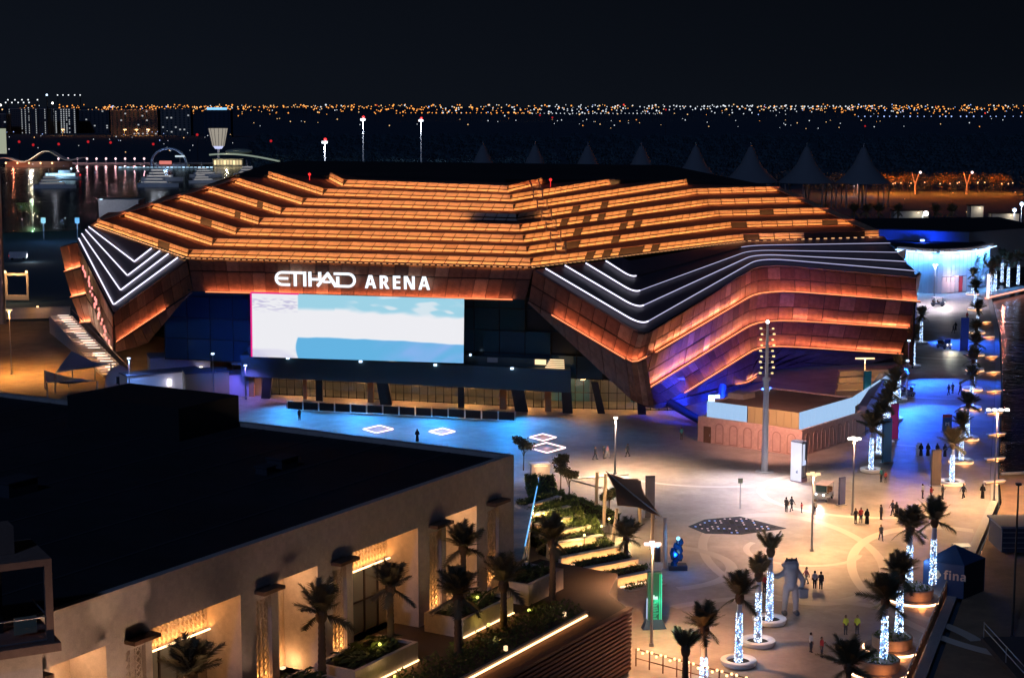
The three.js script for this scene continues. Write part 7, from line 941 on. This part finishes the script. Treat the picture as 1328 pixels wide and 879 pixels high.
{ // quay railing ramp, dark landing stage and shed at the right edge
  const t = thing('ramp_railing', 'long brown railing of slanted bars along the ramp beside the quay', 'railing'); const a = v3([31.5, 0, -131]), b = v3([42.6, 0, -160.5]); const N = 26; for (let i = 0; i <= N; i++) { const p = lerp(a, b, i / N); mesh('bar', rod([p.x, 0, p.z], [p.x + 0.05, 1.5, p.z], 0.05), mat(0.3, 0.19, 0.11, 0.6), t); if (i < N) { const q = lerp(a, b, (i + 0.85) / N), s = lerp(a, b, (i + 0.15) / N); mesh('infill_panel', hexa([s, q, q.clone().add(v3([0.05, 0, 0])), s.clone().add(v3([0.05, 0, 0]))].map((v) => v.clone().setY(0.15)), [s, q, q.clone().add(v3([0.05, 0, 0])), s.clone().add(v3([0.05, 0, 0]))].map((v) => v.clone().setY(1.25))), mat(0.40, 0.24, 0.13, 0.6), t); } } mesh('handrail', rod(a.clone().setY(1.55), b.clone().setY(1.55), 0.07), mat(0.45, 0.35, 0.28, 0.5), t); rebase(t, a.toArray());
  const s = thing('landing_stage', 'dark landing stage with thin rails on the brown deck', 'landing stage', [45.5, 0, -138]); mesh('deck', bx(8, 0.5, 14, 0, 0.25, 0), mat(0.06, 0.045, 0.04, 0.9), s); for (const z of [-6.8, 0, 6.8]) mesh('rail_post', cyl(0.05, 0.05, 1.4, -3.8, 0.5, z, 6), M.steel, s); mesh('rail', rod([-3.8, 1.85, -6.8], [-3.8, 1.85, 6.8], 0.04), M.steel, s); mesh('rail', rod([-3.8, 1.3, -6.8], [-3.8, 1.3, 6.8], 0.04), M.steel, s); mesh('gangway', hexa([[-3.5, 0.5, 7], [-1.5, 0.5, 7], [-2, 0.5, 13], [-4, 0.5, 13]], [[-3.5, 0.7, 7], [-1.5, 0.7, 7], [-2, 0.7, 13], [-4, 0.7, 13]]), M.wood, s);
  const q = thing('quay_platform', 'brown decked platform beside the harbour below the flood mast', 'platform', [63.5, -0.5, -186]); mesh('slab', prism([[62.9, -214.2], [76, -217], [80, -105], [31.5, -105], [34.6, -134.5], [44.4, -161], [58.7, -198.5]], -0.5, -0.05).translate(-63.5, 0.5, 186), mat(0.34, 0.22, 0.13, 0.95, { map: stainTex }), q); mesh('edge_beam', hexa([[63, -0.05, -214.1], [76, -0.05, -216.9], [76, -0.05, -216.4], [63, -0.05, -213.6]], [[63, 0.2, -214.1], [76, 0.2, -216.9], [76, 0.2, -216.4], [63, 0.2, -213.6]]).translate(-63.5, 0.5, 186), M.concrete, q);
  const c = thing('dark_shed', 'dark flat-roofed shed with mesh front on the quay platform', 'shed', [54.5, 0.5, -176]); mesh('walls', bx(6, 2.6, 5, 0, 1.3, 0), mat(0.02, 0.025, 0.05, 0.7), c); mesh('roof', bx(6.4, 0.2, 5.4, 0, 2.7, 0), mat(0.14, 0.16, 0.22, 0.6), c); for (let i = 0; i < 4; i++) mesh('front_bar', bx(5.8, 0.06, 0.06, 0, 0.5 + i * 0.55, 2.55), M.steel, c);
  for (const [p, l] of [[[48.6, 0, -178], 'upper'], [[48.4, 0, -173], 'lower']]) { const m = thing('light_hatch', 'glowing floor hatch beside the dark shed', 'floor light', p, 0, 'floor hatches'); mesh('frame', bx(1.9, 0.1, 1.7, 0, 0.05, 0), M.steel, m); mesh('lens', bx(1.6, 0.06, 1.4, 0, 0.11, 0), glow(1, 0.78, 0.5, 0.8), m); }
  const l = thing('string_light_railing', 'railing strung with small warm lights beside the slatted podium', 'railing'); const r0 = v3([10.5, 0, -138.5]), r1 = v3([19, 0, -131]), M2 = 8, bulbs = []; for (let i = 0; i <= M2; i++) { const p = lerp(r0, r1, i / M2); mesh('post', cyl(0.06, 0.06, 1.5, p.x, 0, p.z, 6), M.wood, l); if (i < M2) { const e = lerp(r0, r1, (i + 1) / M2); mesh('rail', rod(p.clone().setY(1.5), e.clone().setY(1.5), 0.06), M.wood, l); mesh('rail', rod(p.clone().setY(0.7), e.clone().setY(0.7), 0.05), M.wood, l); for (let j = 0; j < 3; j++) { const w = lerp(p, e, (j + 0.5) / 3); bulbs.push(place(new THREE.IcosahedronGeometry(0.13, 0), [w.x, 1.65 - (j === 1 ? 0.35 : 0.1), w.z + 0.1])); } } } stuff(mesh('bulbs', bulbs, M.warm, l)); pointLight([14.5, 2.2, -133.5], 0xffa060, 30, l, 10); rebase(l, r0.toArray());
}

scene.traverse((o) => { if (o.isMesh) o.castShadow = o.receiveShadow = true; });
renderer.render(scene, camera);
